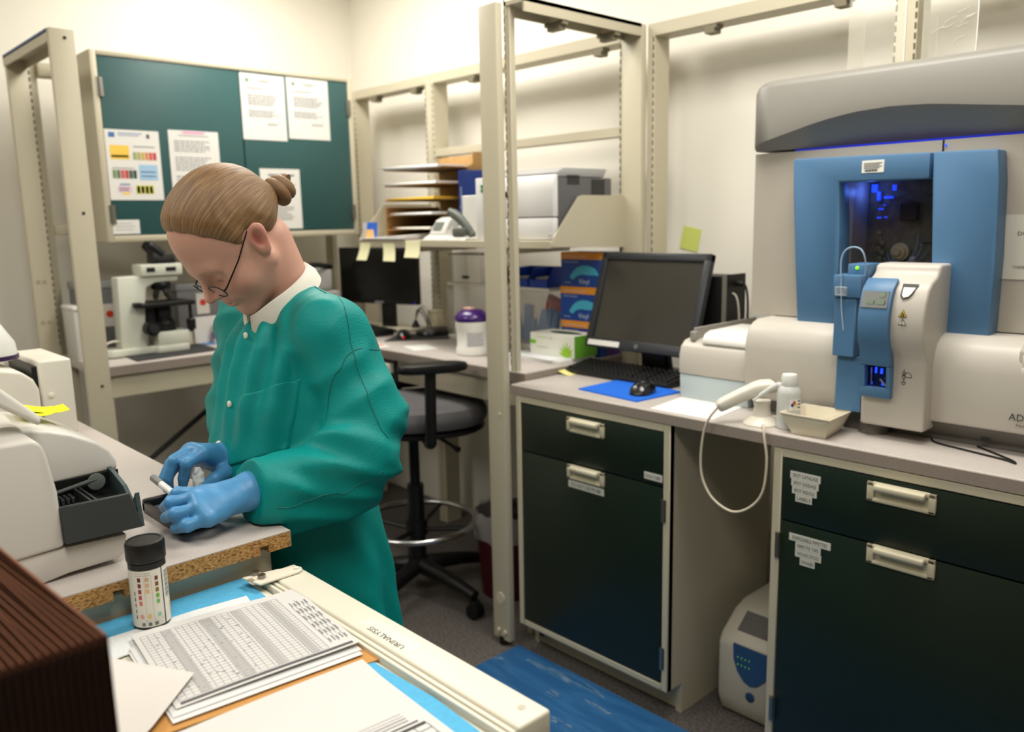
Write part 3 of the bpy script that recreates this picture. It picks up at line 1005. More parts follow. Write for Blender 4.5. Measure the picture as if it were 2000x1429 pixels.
def key_rows(mb, x0, x1, y0, y1, z, rows, cols, dip=0.0, gap=0.15, h=0.006):
    dx, dy = (x1 - x0) / rows, (y1 - y0) / cols
    for r in range(rows):
        for c_ in range(cols):
            a, b = x0 + dx * (r + gap / 2), x0 + dx * (r + 1 - gap / 2)
            e, f = y0 + dy * (c_ + gap / 2), y0 + dy * (c_ + 1 - gap / 2)
            zz = z + dip * r
            yield (a, b, e, f, zz, zz + h)


def keyboard(label, loc, rot, length=0.445, depth=0.15, key=(24, 24, 26)):
    """local frame: +y along the keys, +x away from the typist"""
    k = thing('keyboard', label, 'keyboard', loc, rot, 'black keyboards', local=True)
    MB().prism([(-depth / 2, 0.001), (depth / 2, 0.003), (depth / 2, 0.030), (depth / 2 - 0.03, 0.032), (-depth / 2, 0.014)], 'y', -length / 2, length / 2, 0.003, 2).obj('body', BLACK, k)
    proto = None
    KM = M(key, 0.45, name='key_black')
    for blk, (ya, yb, cols) in enumerate(((-length / 2 + 0.012, -length / 2 + 0.085, 4), (-length / 2 + 0.092, -length / 2 + 0.145, 3), (-length / 2 + 0.152, length / 2 - 0.01, 15))):
        for r in range(6):
            for c_ in range(cols):
                dx, dy = (depth - 0.035) / 6, (yb - ya) / cols
                x = -depth / 2 + 0.012 + dx * (r + 0.5)
                y = ya + dy * (c_ + 0.5)
                z = 0.0135 + (x + depth / 2) * 0.135
                if proto is None:
                    q = MB().hexa([(-0.0082, -0.0082, 0), (0.0082, -0.0082, 0), (0.0082, 0.0082, 0), (-0.0082, 0.0082, 0), (-0.006, -0.006, 0.008), (0.006, -0.006, 0.008), (0.006, 0.006, 0.008), (-0.006, 0.006, 0.008)])
                    o = q.obj('key', KM, k)
                    proto = o
                else:
                    o = bpy.data.objects.new('key', proto.data)
                    COL.objects.link(o)
                    o.parent = k
                o.location = (x, y, z)
                o.scale = (dx / 0.0185, dy / 0.0185, 1)
    return k


keyboard('black keyboard on the counter before the square monitor', (2.13, 1.715, KZ + 0.0005), -0.02)
mo = thing('monitor', 'square black monitor tilted back on the counter', 'monitor', (2.22, 1.66, KZ), 0, 'computer monitors')
ang = math.atan2(0.10, 0.312)
MT = Matrix.Translation((2.10, 1.657, 1.012)) @ Matrix.Rotation(ang, 4, 'Y')
W_, H_ = 0.436, 0.328
m = MB()
s0 = m.mark()
m.box(-0.002, 0.022, -W_ / 2, W_ / 2, H_ - 0.026, H_, 0.004, 2)
m.box(-0.002, 0.022, -W_ / 2, W_ / 2, 0, 0.033, 0.004, 2)
m.box(-0.002, 0.022, W_ / 2 - 0.026, W_ / 2, 0.0, H_, 0.004, 2)
m.box(-0.002, 0.022, -W_ / 2, -W_ / 2 + 0.026, 0.0, H_, 0.004, 2)
m.box(0.02, 0.05, -W_ / 2 + 0.02, W_ / 2 - 0.02, 0.02, H_ - 0.02, 0.01, 2)
m.xf(s0, MT)
bz = m.obj('housing', M((44, 46, 50), 0.4, name='monitor_housing'), mo)
m = MB()
m.box(0.006, 0.02, -W_ / 2 + 0.02, W_ / 2 - 0.02, 0.028, H_ - 0.022)
m.xf(0, MT)
m.obj('screen', M((54, 52, 46), 0.22, name='dark_lcd', spec=0.6), mo)
m = MB()
m.box(-0.0032, -0.0018, 0.07, 0.205, 0.006, 0.024, 0.0004, 1)
m.xf(0, MT)
m.obj('asset_sticker', WHITE, bz)
m = MB()
m.lathe([(0.008, 0), (0.008, 0.001), (0.006, 0.0012)], n=18, mat=Matrix.Translation((-0.002, 0.0, 0.016)) @ DX)
m.xf(0, MT)
m.obj('badge', M((120, 125, 132), 0.3, 0.6, name='badge_grey'), bz)
MB().hexa([(2.19, 1.60, KZ + 0.012), (2.19, 1.70, KZ + 0.012), (2.235, 1.70, KZ + 0.012), (2.235, 1.60, KZ + 0.012), (2.16, 1.61, 1.13), (2.16, 1.69, 1.13), (2.20, 1.69, 1.13), (2.20, 1.61, 1.13)], 0.004, 2).obj('stand_neck', BLACK, mo)
MB().lathe([(0.085, 0), (0.085, 0.006), (0.075, 0.013), (0.03, 0.018)], (2.25, 1.662, KZ), 36, squash=1.2).obj('stand_base', BLACK, mo)
pd = MB().prism([(1.850, 1.455), (2.046, 1.437), (2.088, 1.700), (1.876, 1.702)], 'z', KZ, KZ + 0.004)
tag(pd.obj('mouse_pad', M((14, 100, 212), 0.8, name='blue_cloth', bump=0.2, bscale=900)), 'bright blue mouse pad on the counter', 'mouse pad')


def mouse(label, loc, rot, red=False):
    o = thing('computer_mouse', label, 'mouse', loc, rot, 'computer mice', local=True)
    rows = []
    for i in range(13):
        s = i / 12
        x = -0.055 + 0.11 * s
        wd = 0.031 * math.sqrt(max(0.0, 1 - abs(2 * s - 1) ** 3.2)) + 0.001
        hg = 0.036 * math.sqrt(max(0.0, 1 - abs(2 * s - 1.12) ** 2.6)) if abs(2 * s - 1.12) < 1 else 0.0
        hg = max(hg, 0.004)
        rows.append([(x, wd * math.cos(a), 0.002 + hg * max(0, math.sin(a)) ** 0.75) for a in [PI * j / 12 for j in range(13)]])
    b = MB().grid(rows, True)
    b.add([p for r in rows for p in (r[0],)] + [r[-1] for r in rows][::-1], [tuple(range(26))])
    b.obj('shell', M((18, 18, 20), 0.22, name='gloss_black', coat=0.4), o)
    MB().cyl((-0.03, -0.003, 0.0285), (-0.03, 0.003, 0.0285), 0.008, 14).obj('wheel', DARK, o)
    if red:
        MB().ball((-0.05, 0.0, 0.008), 0.006, 10).obj('sensor_glow', M((200, 20, 16), 0.3, name='red_glow', emit=0.6), o, label='red sensor glow')
    return o


mouse('glossy black mouse on the blue mouse pad', (1.95, 1.51, KZ + 0.004), 0.25)

# black flat computer behind the monitor
c = thing('desktop_computer', 'black slim desktop computer standing behind the square monitor', 'computer', (2.25, 1.46, KZ))
MB().box(2.235, 2.345, 1.425, 1.548, KZ, 1.253, 0.004, 2).obj('case', M((10, 10, 11), 0.5, name='case_black'), c)
MB().box(2.232, 2.348, 1.412, 1.425, KZ, 1.258, 0.002, 1).obj('rear_panel', M((22, 22, 23), 0.5, name='rear_black'), c)
MB().box(2.2315, 2.2365, 1.4105, 1.424, KZ, 1.2585).obj('rear_rim', M((120, 118, 110), 0.4, name='rim_metal'), c)
MB().cyl((2.29, 1.411, 1.23), (2.29, 1.385, 1.228), 0.009, 12).obj('plug', BLACK, c)
MB().tube(bez((2.29, 1.385, 1.23), (2.29, 1.36, 1.22), (2.29, 1.37, 1.1), (2.3, 1.375, 1.0), 10), 0.0035, 7).obj('cable', BLACK, c)
MB().tube(bez((2.27, 1.411, 1.2), (2.27, 1.38, 1.2), (2.27, 1.385, 1.1), (2.28, 1.39, 1.0), 10), 0.003, 7).obj('cable', M((190, 184, 170), 0.5, name='pale_cable'), c)
sheet('sticky_note', 'lime sticky note on the wall above the square monitor', 'sticky note', (XW - 0.0022, 1.815, 1.325), (0, -0.98, -0.20), (-0.0, -0.2, 0.98), 0.078, 0.082, [], (214, 226, 120))

# sheet, barcode scanner, wash bottle and tray along the counter front
sheet('worksheet', 'white worksheet on the counter between mouse pad and scanner', 'paper', (1.812, 1.378, KZ + 0.0003), (0.02, -1, 0), (1, 0.12, 0), 0.20, 0.245,
      [(0.05, 0.62 + 0.06 * k, 0.95, 0.625 + 0.06 * k, (170, 170, 168)) for k in range(5)], (232, 230, 224))
s = thing('barcode_scanner', 'off-white barcode scanner resting in its stand', 'scanner', (1.86, 1.07, KZ))
OFFW = M((224, 218, 204), 0.35, name='offwhite_plastic')
MB().lathe([(0.050, 0), (0.050, 0.004), (0.044, 0.010), (0.026, 0.022), (0.021, 0.045), (0.024, 0.062), (0.018, 0.066)], (1.864, 1.065, KZ), 28, squash=0.9).obj('stand', OFFW, s)
A = Vector((1.795, 1.150, 0.957))
B = Vector((1.868, 1.083, 1.004))
d = (B - A).normalized()
side = Vector((0.67, 0.74, 0)).normalized()
upn = side.cross(d).normalized()
if upn.z < 0:
    upn = -upn
rows = []
for (q, wd, th, up_) in ((0.0, 0.012, 0.010, 0), (0.04, 0.018, 0.014, 0.001), (0.15, 0.021, 0.016, 0.002), (0.6, 0.020, 0.017, 0.002), (0.85, 0.022, 0.017, 0.001), (1.0, 0.027, 0.018, 0), (1.18, 0.033, 0.018, -0.004), (1.38, 0.036, 0.016, -0.012), (1.42, 0.03, 0.01, -0.016)):
    c_ = A + (B - A) * q + upn * up_
    rows.append([c_ + side * wd * 0.86 * (abs(math.cos(a)) ** 0.6) * (1 if math.cos(a) > 0 else -1) + upn * th * (abs(math.sin(a)) ** 0.6) * (1 if math.sin(a) > 0 else -1) for a in [2 * PI * j / 20 for j in range(20)]])
m = MB().grid(rows, True, True)
m.add(rows[0], [tuple(range(20))])
m.add(rows[-1], [tuple(range(20))[::-1]])
m.obj('handle', OFFW, s)
cable = [A + Vector((0.0, 0.0, 0)), (1.785, 1.170, 0.925), (1.783, 1.184, 0.881), (1.783, 1.190, 0.809), (1.783, 1.180, 0.756), (1.783, 1.148, 0.715), (1.783, 1.094, 0.696), (1.783, 1.044, 0.719), (1.783, 1.010, 0.767), (1.784, 1.002, 0.847), (1.786, 1.012, 0.905), (1.80, 1.022, 0.927), (1.835, 1.045, 0.922)]
MB().tube(spline(cable, 6), 0.0032, 9).obj('cord', M((206, 196, 176), 0.5, name='beige_cord'), s)

b = thing('wash_bottle', 'translucent squeeze wash bottle with a hazard diamond', 'bottle', (1.868, 0.995, KZ))
MILK = M((226, 228, 224), 0.35, name='milky_plastic', alpha=0.72)
MB().lathe([(0.026, 0), (0.0285, 0.003), (0.0285, 0.088), (0.026, 0.1), (0.018, 0.108), (0.0165, 0.11)], (1.868, 0.995, KZ), 28).obj('body', MILK, b)
MB().lathe([(0.019, 0.108), (0.0195, 0.112), (0.0195, 0.131), (0.017, 0.136), (0.006, 0.137)], (1.868, 0.995, KZ), 24).obj('cap', M((236, 236, 230), 0.4, name='cap_white', alpha=0.9), b)
MB().lathe([(0.0262, 0.003), (0.0272, 0.006), (0.0272, 0.046), (0.001, 0.046)], (1.868, 0.995, KZ), 24).obj('water', M((170, 182, 186), 0.1, name='bottle_water', alpha=0.45), b)
MB().tube(spline([(1.868, 1.0, KZ + 0.10), (1.862, 1.022, KZ + 0.106), (1.852, 1.035, KZ + 0.098), (1.832, 1.062, KZ + 0.072), (1.826, 1.069, KZ + 0.066)]), [0.008] * 7 + [0.006] * 10 + [0.003] * 8, 10).obj('spout', MILK, b)


def wrap_label(parent, cx, cy, r, a0, a1, z0, z1, mat, name='label', n=10, lab=None):
    rows = []
    for i in range(n + 1):
        a = a0 + (a1 - a0) * i / n
        rows.append([(cx + r * math.cos(a), cy + r * math.sin(a), z0), (cx + r * math.cos(a), cy + r * math.sin(a), z1)])
    return MB().grid(rows, True).obj(name, mat, parent, label=lab)


wl = wrap_label(b, 1.868, 0.995, 0.0289, PI + 0.55, PI + 1.75, KZ + 0.050, KZ + 0.078, M((238, 236, 230), 0.5, name='label_white'), 'paper_label')
for (da, dz, rgb, nm) in ((0.0, 0.006, (200, 40, 50), 'red'), (0.0, -0.006, (230, 230, 230), 'white'), (-0.16, 0.0, (30, 40, 150), 'blue'), (0.16, 0.0, (240, 200, 40), 'yellow')):
    a = PI + 0.95 + da
    z = KZ + 0.064 + dz
    pts = [(a, z + 0.0055), (a + 0.15, z), (a, z - 0.0055), (a - 0.15, z)]
    MB().add and None
    q = MB()
    q.add([(1.868 + 0.0293 * math.cos(p[0]), 0.995 + 0.0293 * math.sin(p[0]), p[1]) for p in pts], [(0, 1, 2, 3)])
    q.obj('hazard_square', M(rgb, 0.5, name='hazard_' + nm), wl)
for k in range(3):
    a0 = PI + 1.3
    rows = [[(1.868 + 0.0293 * math.cos(a0 + 0.06 * i), 0.995 + 0.0293 * math.sin(a0 + 0.06 * i), KZ + 0.056 + 0.008 * k + h_) for h_ in (0, 0.003)] for i in range(6)]
    MB().grid(rows).obj('print_line', M((50, 46, 80), 0.6, name='label_print'), wl)

tr = thing('tray', 'small cream plastic tray on the counter edge', 'tray', (1.875, 0.92, KZ))
TR = M((216, 207, 184), 0.45, name='cream_tray')
B0 = [(1.822, 0.958), (1.828, 0.878), (1.924, 0.888), (1.918, 0.968)]
T0 = [(1.814, 0.988), (1.812, 0.862), (1.936, 0.868), (1.938, 0.990)]


def ring(p, k, z):
    c_ = (sum(a[0] for a in p) / 4, sum(a[1] for a in p) / 4)
    return [(c_[0] + (a[0] - c_[0]) * k, c_[1] + (a[1] - c_[1]) * k, z) for a in p]


rows = [ring(B0, 0.001, KZ + 0.001), ring(B0, 1, KZ + 0.001), ring(T0, 0.985, KZ + 0.047), ring(T0, 1.03, KZ + 0.048), ring(T0, 1.03, KZ + 0.051), ring(T0, 0.95, KZ + 0.051), ring(B0, 0.95, KZ + 0.005), ring(B0, 0.001, KZ + 0.005)]
MB().grid(rows, False, True).obj('tub', TR, tr)
for (x, y) in ((1.83, 0.95), (1.834, 0.89), (1.914, 0.895), (1.91, 0.955)):
    MB().cyl((x, y, KZ), (x, y, KZ + 0.002), 0.006, 10).obj('foot', TR, tr)

tag(MB().tube(spline([(1.99, 0.70, KZ + 0.004), (1.96, 0.68, KZ + 0.003), (1.94, 0.62, KZ + 0.003), (1.915, 0.53, KZ + 0.003), (1.90, 0.50, KZ + 0.003), (1.925, 0.52, KZ + 0.003), (1.985, 0.60, KZ + 0.003)]), 0.002, 6).obj('thin_cord', BLACK), 'thin black cord lying on the counter under the analyzer', 'cord')

# box under the counter, and the mat
p = thing('power_supply', 'cream floor power supply unit with blue shield panel in the kneehole', 'power supply', (2.1, 1.15, 0))
MB().prism([(1.975, 0.006), (1.955, 0.06), (1.955, 0.225), (1.97, 0.25), (2.04, 0.30), (2.09, 0.315), (2.33, 0.315), (2.33, 0.006)], 'y', 1.03, 1.232, 0.008, 3).obj('case', M((196, 188, 172), 0.4, name='ups_cream'), p)
MB().hexa([(1.985, 1.05, 0.262), (1.985, 1.19, 0.262), (1.986, 1.19, 0.257), (1.986, 1.05, 0.257), (2.038, 1.05, 0.302), (2.038, 1.19, 0.302), (2.04, 1.19, 0.297), (2.04, 1.05, 0.297)]).obj('grille', M((96, 94, 88), 0.6, name='ups_grille', noise=0.4, nscale=300), p)
sh = [(1.182, 0.237), (1.06, 0.237), (1.062, 0.19), (1.08, 0.155), (1.105, 0.13), (1.125, 0.123), (1.145, 0.13), (1.167, 0.155), (1.18, 0.19)]
q = MB().prism(sh, 'x', 1.951, 1.956, 0.001, 1).obj('shield_panel', M((44, 78, 120), 0.4, name='ups_blue'), p)
for k in range(8):
    MB().cyl((1.9505, 1.165 - 0.012 * (k % 4), 0.20 - 0.022 * (k // 4)), (1.9512, 1.165 - 0.012 * (k % 4), 0.20 - 0.022 * (k // 4)), 0.0018, 8).obj('indicator', M((120, 200, 40), 0.4, name='ups_led', emit=0.35), q)
MB().lathe([(0.014, 0), (0.014, 0.004), (0.011, 0.006)], n=20, mat=Matrix.Translation((1.956, 1.125, 0.09)) @ DX).obj('button', M((36, 66, 104), 0.35, name='ups_button'), p)

MATM = bpy.data.materials.new('blue_marble_mat')
MATM.use_nodes = True
nt = MATM.node_tree
bs = nt.nodes['Principled BSDF']
tc = nt.nodes.new('ShaderNodeTexCoord')
mp = nt.nodes.new('ShaderNodeMapping')
mp.inputs['Scale'].default_value = (7.5, 1.0, 1.0)
ns = nt.nodes.new('ShaderNodeTexNoise')
ns.inputs['Scale'].default_value = 3.2
ns.inputs['Detail'].default_value = 8.0
ns.inputs['Distortion'].default_value = 0.35
rp = nt.nodes.new('ShaderNodeValToRGB')
els = rp.color_ramp.elements
els[0].position = 0.0
els[0].color = lin((20, 70, 116))
els[1].position = 1.0
els[1].color = lin((34, 92, 142))
for pos, col in ((0.45, (28, 84, 134)), (0.53, (40, 96, 146)), (0.585, (26, 80, 128)), (0.605, (118, 142, 162)), (0.625, (30, 86, 134))):
    e = els.new(pos)
    e.color = lin(col)
nt.links.new(tc.outputs['Object'], mp.inputs['Vector'])
nt.links.new(mp.outputs['Vector'], ns.inputs['Vector'])
nt.links.new(ns.outputs['Fac'], rp.inputs['Fac'])
nt.links.new(rp.outputs['Color'], bs.inputs['Base Color'])
bs.inputs['Roughness'].default_value = 0.5
tag(MB().box(1.03, 1.80, 0.10, 1.915, 0.0, 0.012, 0.004, 2).obj('floor_mat', MATM), 'blue marbled anti-fatigue mat on the carpet', 'mat')
# ================================================================== notices on the wall cabinet
FY = CY0 + 0.0032
UX, UZ = (1, 0, 0), (0, 0, 1)
GRN = (132, 132, 136)
rr = random.Random(11)
pr = [(0.07, 0.89, 0.18, 0.96, (70, 110, 170)), (0.24, 0.915, 0.62, 0.93, (150, 160, 180)), (0.24, 0.945, 0.68, 0.96, (130, 150, 190)), (0.76, 0.89, 0.82, 0.95, (90, 90, 95)),
      (0.07, 0.58, 0.42, 0.78, (236, 196, 84)), (0.09, 0.61, 0.40, 0.64, (206, 160, 70)), (0.5, 0.76, 0.9, 0.775, GRN)]
for k, col in enumerate(((150, 165, 120), (170, 170, 110), (196, 168, 96), (206, 140, 90), (200, 96, 84), (190, 70, 74))):
    pr.append((0.48 + 0.075 * k, 0.58, 0.545 + 0.075 * k, 0.69, col))
for k, col in enumerate(((120, 140, 96), (96, 120, 96), (200, 90, 84), (180, 70, 70), (60, 90, 80), (48, 74, 66))):
    pr.append((0.08 + 0.075 * k, 0.31, 0.145 + 0.075 * k, 0.43, col))
pr += [(0.08, 0.45, 0.48, 0.462, GRN), (0.57, 0.29, 0.92, 0.51, (158, 192, 222)), (0.60, 0.40, 0.88, 0.412, (110, 140, 180)), (0.60, 0.34, 0.88, 0.352, (110, 140, 180)),
       (0.19, 0.215, 0.38, 0.235, (90, 120, 180)), (0.15, 0.11, 0.42, 0.20, (224, 196, 210)), (0.22, 0.075, 0.36, 0.11, (236, 206, 96)), (0.48, 0.09, 0.82, 0.215, (208, 206, 110))]
pr += text_block(0.17, 0.12, 0.40, 0.19, 3, (150, 110, 150), rr)
for k in range(4):
    pr.append((0.50 + 0.08 * k, 0.10, 0.555 + 0.08 * k, 0.20, (172, 170, 84)))
sheet('colour_chart', 'colour reference chart poster, leftmost on the teal cabinet doors', 'poster', (1.108, FY, 1.544), UX, UZ, 0.203, 0.264, pr, (222, 220, 214))
pr = [(0.28, 0.955, 0.72, 0.985, (232, 150, 190)), (0.2, 0.92, 0.8, 0.93, GRN)] + text_block(0.1, 0.68, 0.9, 0.86, 5, (140, 140, 144), rr) + text_block(0.1, 0.40, 0.9, 0.62, 6, (140, 140, 144), rr) + text_block(0.1, 0.08, 0.7, 0.34, 6, (140, 140, 144), rr)
sheet('notice', 'paper notice with a pink heading beside the colour chart', 'paper', (1.348, FY, 1.552), UX, UZ, 0.206, 0.266, pr, (222, 220, 214), group='notices on the wall cabinet')
for (x, z, W_, H_, lab, tilt) in ((1.666, 1.797, 0.204, 0.270, 'letter with a small seal, upper left on the right teal door', 0.0), (1.880, 1.810, 0.206, 0.259, 'letter with a small seal, upper right on the right teal door', -0.0)):
    pr = [(0.12, 0.87, 0.2, 0.93, (120, 150, 130)), (0.36, 0.90, 0.70, 0.915, GRN), (0.42, 0.875, 0.62, 0.885, GRN)] + text_block(0.15, 0.76, 0.6, 0.80, 1, (120, 120, 126), rr) + text_block(0.15, 0.52, 0.88, 0.70, 6, (120, 120, 126), rr) + text_block(0.15, 0.34, 0.85, 0.46, 4, (120, 120, 126), rr) + text_block(0.55, 0.22, 0.85, 0.27, 2, (120, 120, 126), rr)
    sheet('notice', lab, 'paper', (x, FY, z), UX, UZ, W_, H_, pr, (222, 220, 214), group='notices on the wall cabinet')
pr = [(0.2, 0.88, 0.85, 0.91, (110, 110, 112))] + text_block(0.1, 0.72, 0.9, 0.82, 3, (130, 130, 132), rr) + text_block(0.25, 0.52, 0.8, 0.66, 3, (110, 110, 112), rr, 0.6) + text_block(0.1, 0.14, 0.8, 0.42, 7, (130, 130, 132), rr)
sheet('notice', 'printed notice low on the right teal door, behind the hair bun', 'paper', (1.728, FY, 1.420), UX, UZ, 0.190, 0.258, pr, (222, 220, 214), group='notices on the wall cabinet')
sheet('label_card', 'small white card at the bottom corner of the left teal door', 'card', (1.106, FY, 1.415), UX, UZ, 0.100, 0.054, text_block(0.1, 0.2, 0.9, 0.85, 3, (190, 188, 184), rr), (222, 220, 214))

# ================================================================== microscope corner
PEARL = M((206, 208, 194), 0.4, name='pearl_enamel')
tag(MB().prism([(1.085, 3.222), (1.425, 3.255), (1.44, 3.50), (1.10, 3.50)], 'z', DZ, DZ + 0.004, 0.001, 1).obj('desk_mat', M((46, 46, 48), 0.85, name='dark_mat', noise=0.3, nscale=200)), 'dark grey mat under the microscope', 'mat')
s = thing('microscope', 'pale laboratory microscope with black stage and eyepieces', 'microscope', (1.2, 3.42, DZ + 0.004))
Z0 = DZ + 0.004
MB().prism([(1.00, 3.40), (1.045, 3.36), (1.20, 3.365), (1.215, 3.345), (1.335, 3.345), (1.345, 3.36), (1.345, 3.455), (1.335, 3.47), (1.20, 3.47), (1.06, 3.47), (1.00, 3.44)], 'z', Z0, Z0 + 0.028, 0.004, 2).obj('foot', PEARL, s)
MB().box(1.216, 1.345, 3.35, 3.465, Z0 + 0.028, 1.026, 0.006, 2).obj('lamp_house', PEARL, s)
MB().prism([(1.085, Z0 + 0.02), (1.18, Z0 + 0.02), (1.18, 1.03), (1.19, 1.15), (1.20, 1.205), (1.235, 1.222), (1.325, 1.225), (1.325, 1.247), (1.17, 1.252), (1.092, 1.25)], 'y', 3.375, 3.45, 0.006, 2).obj('arm', PEARL, s)
MB().box(1.178, 1.342, 3.36, 3.46, 1.249, 1.295, 0.005, 2).obj('head', PEARL, s)
MB().box(1.20, 1.232, 3.357, 3.361, 1.266, 1.283, 0.001, 1).obj('head_slot', BLACK, s)
MB().box(1.275, 1.315, 3.357, 3.361, 1.266, 1.282, 0.001, 1).obj('head_slot', BLACK, s)
MB().hexa([(1.235, 3.37, 1.295), (1.325, 3.37, 1.295), (1.325, 3.45, 1.295), (1.235, 3.45, 1.295), (1.235, 3.375, 1.345), (1.32, 3.375, 1.33), (1.32, 3.445, 1.33), (1.235, 3.445, 1.345)], 0.006, 2).obj('binocular_tube', BLACK, s)
for y in (3.388, 3.432):
    MB().tube([(1.275, y, 1.33), (1.235, y, 1.365), (1.225, y, 1.373)], [0.019, 0.020, 0.016], 16).obj('eyepiece', BLACK, s)
MB().lathe([(0.034, 0), (0.040, -0.008), (0.036, -0.028), (0.02, -0.034)], (1.268, 3.412, 1.222), 24).obj('nosepiece', BLACK, s)
for a, L_ in ((0.3, 0.05), (2.0, 0.04), (3.6, 0.046), (5.0, 0.035)):
    dx, dy = math.cos(a), math.sin(a)
    MB().tube([(1.268 + dx * 0.02, 3.412 + dy * 0.02, 1.20), (1.268 + dx * 0.033, 3.412 + dy * 0.033, 1.20 - L_ * 0.8), (1.268 + dx * 0.036, 3.412 + dy * 0.036, 1.20 - L_)], [0.011, 0.011, 0.006], 14).obj('objective', M((60, 60, 58), 0.3, 0.7, name='objective_metal') if a > 3 else STEEL, s)
MB().box(1.155, 1.372, 3.33, 3.49, 1.128, 1.145, 0.003, 2).obj('stage', BLACK, s)
MB().box(1.135, 1.165, 3.34, 3.37, 1.13, 1.15, 0.003, 2).obj('slide_holder', BLACK, s)
MB().lathe([(0.03, 0), (0.036, -0.02), (0.034, -0.05), (0.05, -0.07), (0.05, -0.10)], (1.265, 3.412, 1.128), 24).obj('condenser', BLACK, s)
MB().box(1.19, 1.225, 3.38, 3.445, 1.02, 1.13, 0.003, 1).obj('stage_bracket', BLACK, s)
MB().cyl((1.195, 3.33, 1.045), (1.195, 3.376, 1.045), 0.028, 24).obj('focus_knob', BLACK, s)
MB().cyl((1.195, 3.318, 1.045), (1.195, 3.33, 1.045), 0.018, 20).obj('fine_focus_knob', DARK, s)
MB().cyl((1.358, 3.36, 1.02), (1.358, 3.36, 1.13), 0.007, 12).obj('stage_shaft', BLACK, s)
MB().lathe([(0.016, 0), (0.018, 0.004), (0.018, 0.04), (0.014, 0.045)], (1.358, 3.36, 1.025), 16).obj('stage_knob', BLACK, s)
MB().tube(spline([(1.09, 3.40, 1.0), (1.05, 3.38, 1.005), (1.01, 3.39, 0.985), (0.99, 3.42, 0.955), (0.985, 3.47, 0.946)]), 0.004, 8).obj('cable', M((210, 206, 192), 0.5, name='pale_cord'), s)

GREYB = M((120, 120, 122), 0.5, name='smoky_box', alpha=0.85)
REDD = M((206, 62, 36), 0.5, name='red_dot')
for (xa, xb, za, zb, lx, lz, lab) in ((0.99, 1.135, DZ, 1.232, 1.102, 1.10, 'smoky plastic box with red dot label, left of the microscope arm'), (1.375, 1.60, DZ + 0.055, 1.20, 1.486, 1.115, 'smoky plastic box with red dot label, right of the microscope')):
    b = thing('slide_box', lab, 'box', ((xa + xb) / 2, 3.58, DZ), group='smoky slide boxes')
    if za > DZ:
        MB().box(xa - 0.01, xb + 0.02, 3.515, 3.645, DZ, za - 0.001, 0.003, 1).obj('tray_base', M((214, 206, 186), 0.5, name='cream_base'), b)
    MB().box(xa, xb, 3.53, 3.64, za, zb - 0.03, 0.004, 2).obj('tub', GREYB, b)
    MB().box(xa - 0.004, xb + 0.004, 3.526, 3.644, zb - 0.03, zb, 0.005, 2).obj('lid', M((150, 150, 150), 0.4, name='smoky_lid', alpha=0.9), b)
    c = MB().box(lx - 0.03, lx + 0.025, 3.5275, 3.529, lz - 0.05, lz + 0.04).obj('card_label', M((214, 208, 200), 0.6, name='card_white'), b)
    MB().lathe([(0.014, 0), (0.014, 0.001), (0.010, 0.0012)], n=20, mat=Matrix.Translation((lx - 0.002, 3.5272, lz)) @ Matrix.Rotation(PI / 2, 4, 'X')).obj('dot', REDD, c)
tag(MB().box(1.425, 1.545, 3.50, 3.512, DZ, DZ + 0.115, 0.001, 1).obj('reagent_carton', M((222, 218, 212), 0.6, name='carton_white')), 'white reagent carton before the right smoky box', 'carton')
for k in range(2):
    b = thing('vial', ['small purple-capped vial nearer the microscope', 'small purple-capped vial farther from the microscope'][k], 'vial', (1.50 + 0.038 * k, 3.47, DZ), group='vials by the microscope')
    MB().lathe([(0.013, 0), (0.013, 0.075), (0.009, 0.08)], (1.50 + 0.038 * k, 3.47, DZ), 16).obj('glass', M((206, 200, 206), 0.2, name='vial_glass', alpha=0.8), b)
    MB().lathe([(0.0135, 0.02), (0.0135, 0.05)], (1.50 + 0.038 * k, 3.47, DZ), 16).obj('band', M((140, 96, 140), 0.4, name='vial_purple'), b)
tag(MB().box(1.45, 1.60, 3.44, 3.50, DZ, DZ + 0.003).obj('blue_strip', M((70, 130, 180), 0.5, name='blue_card')), 'thin blue card under the small vials', 'card')
b = thing('storage_tub', 'white translucent tub with rim behind the left post', 'tub', (0.985, 3.6, DZ))
MB().hexa([(0.948, 3.46, DZ), (0.980, 3.46, DZ), (0.980, 3.60, DZ), (0.948, 3.60, DZ), (0.946, 3.455, 1.13), (0.985, 3.455, 1.13), (0.985, 3.605, 1.13), (0.946, 3.605, 1.13)], 0.004, 2).obj('tub', M((214, 212, 206), 0.35, name='tub_white', alpha=0.85), b)
MB().box(0.945, 0.988, 3.45, 3.61, 1.13, 1.144, 0.003, 2).obj('rim', WHITE, b)

# ================================================================== left black monitor and things around it
mo = thing('monitor', 'wide black monitor on the corner desk under the shelf', 'monitor', (2.22, 3.27, DZ), 0, 'computer monitors')
MW = Matrix.Translation((2.20, 3.25, DZ)) @ Matrix.Rotation(math.atan2(0.30, 0.954), 4, 'Z')
m = MB()
m.box(0.0, 0.03, -0.225, 0.225, 0.125, 0.385, 0.004, 2).xf(0, MW)
hs = m.obj('housing', BLACK, mo)
m = MB()
m.box(-0.001, 0.002, -0.212, 0.212, 0.142, 0.373).xf(0, MW)
m.obj('screen', M((12, 11, 10), 0.25, name='off_screen'), mo)
m = MB()
m.box(-0.002, 0.001, -0.03, 0.02, 0.128, 0.138).xf(0, MW)
m.obj('badge', M((120, 120, 122), 0.4, name='badge_pale'), hs)
m = MB()
m.box(0.02, 0.05, -0.07, 0.0, 0.01, 0.16, 0.004, 2).xf(0, MW)
m.obj('stand_neck', BLACK, mo)
m = MB()
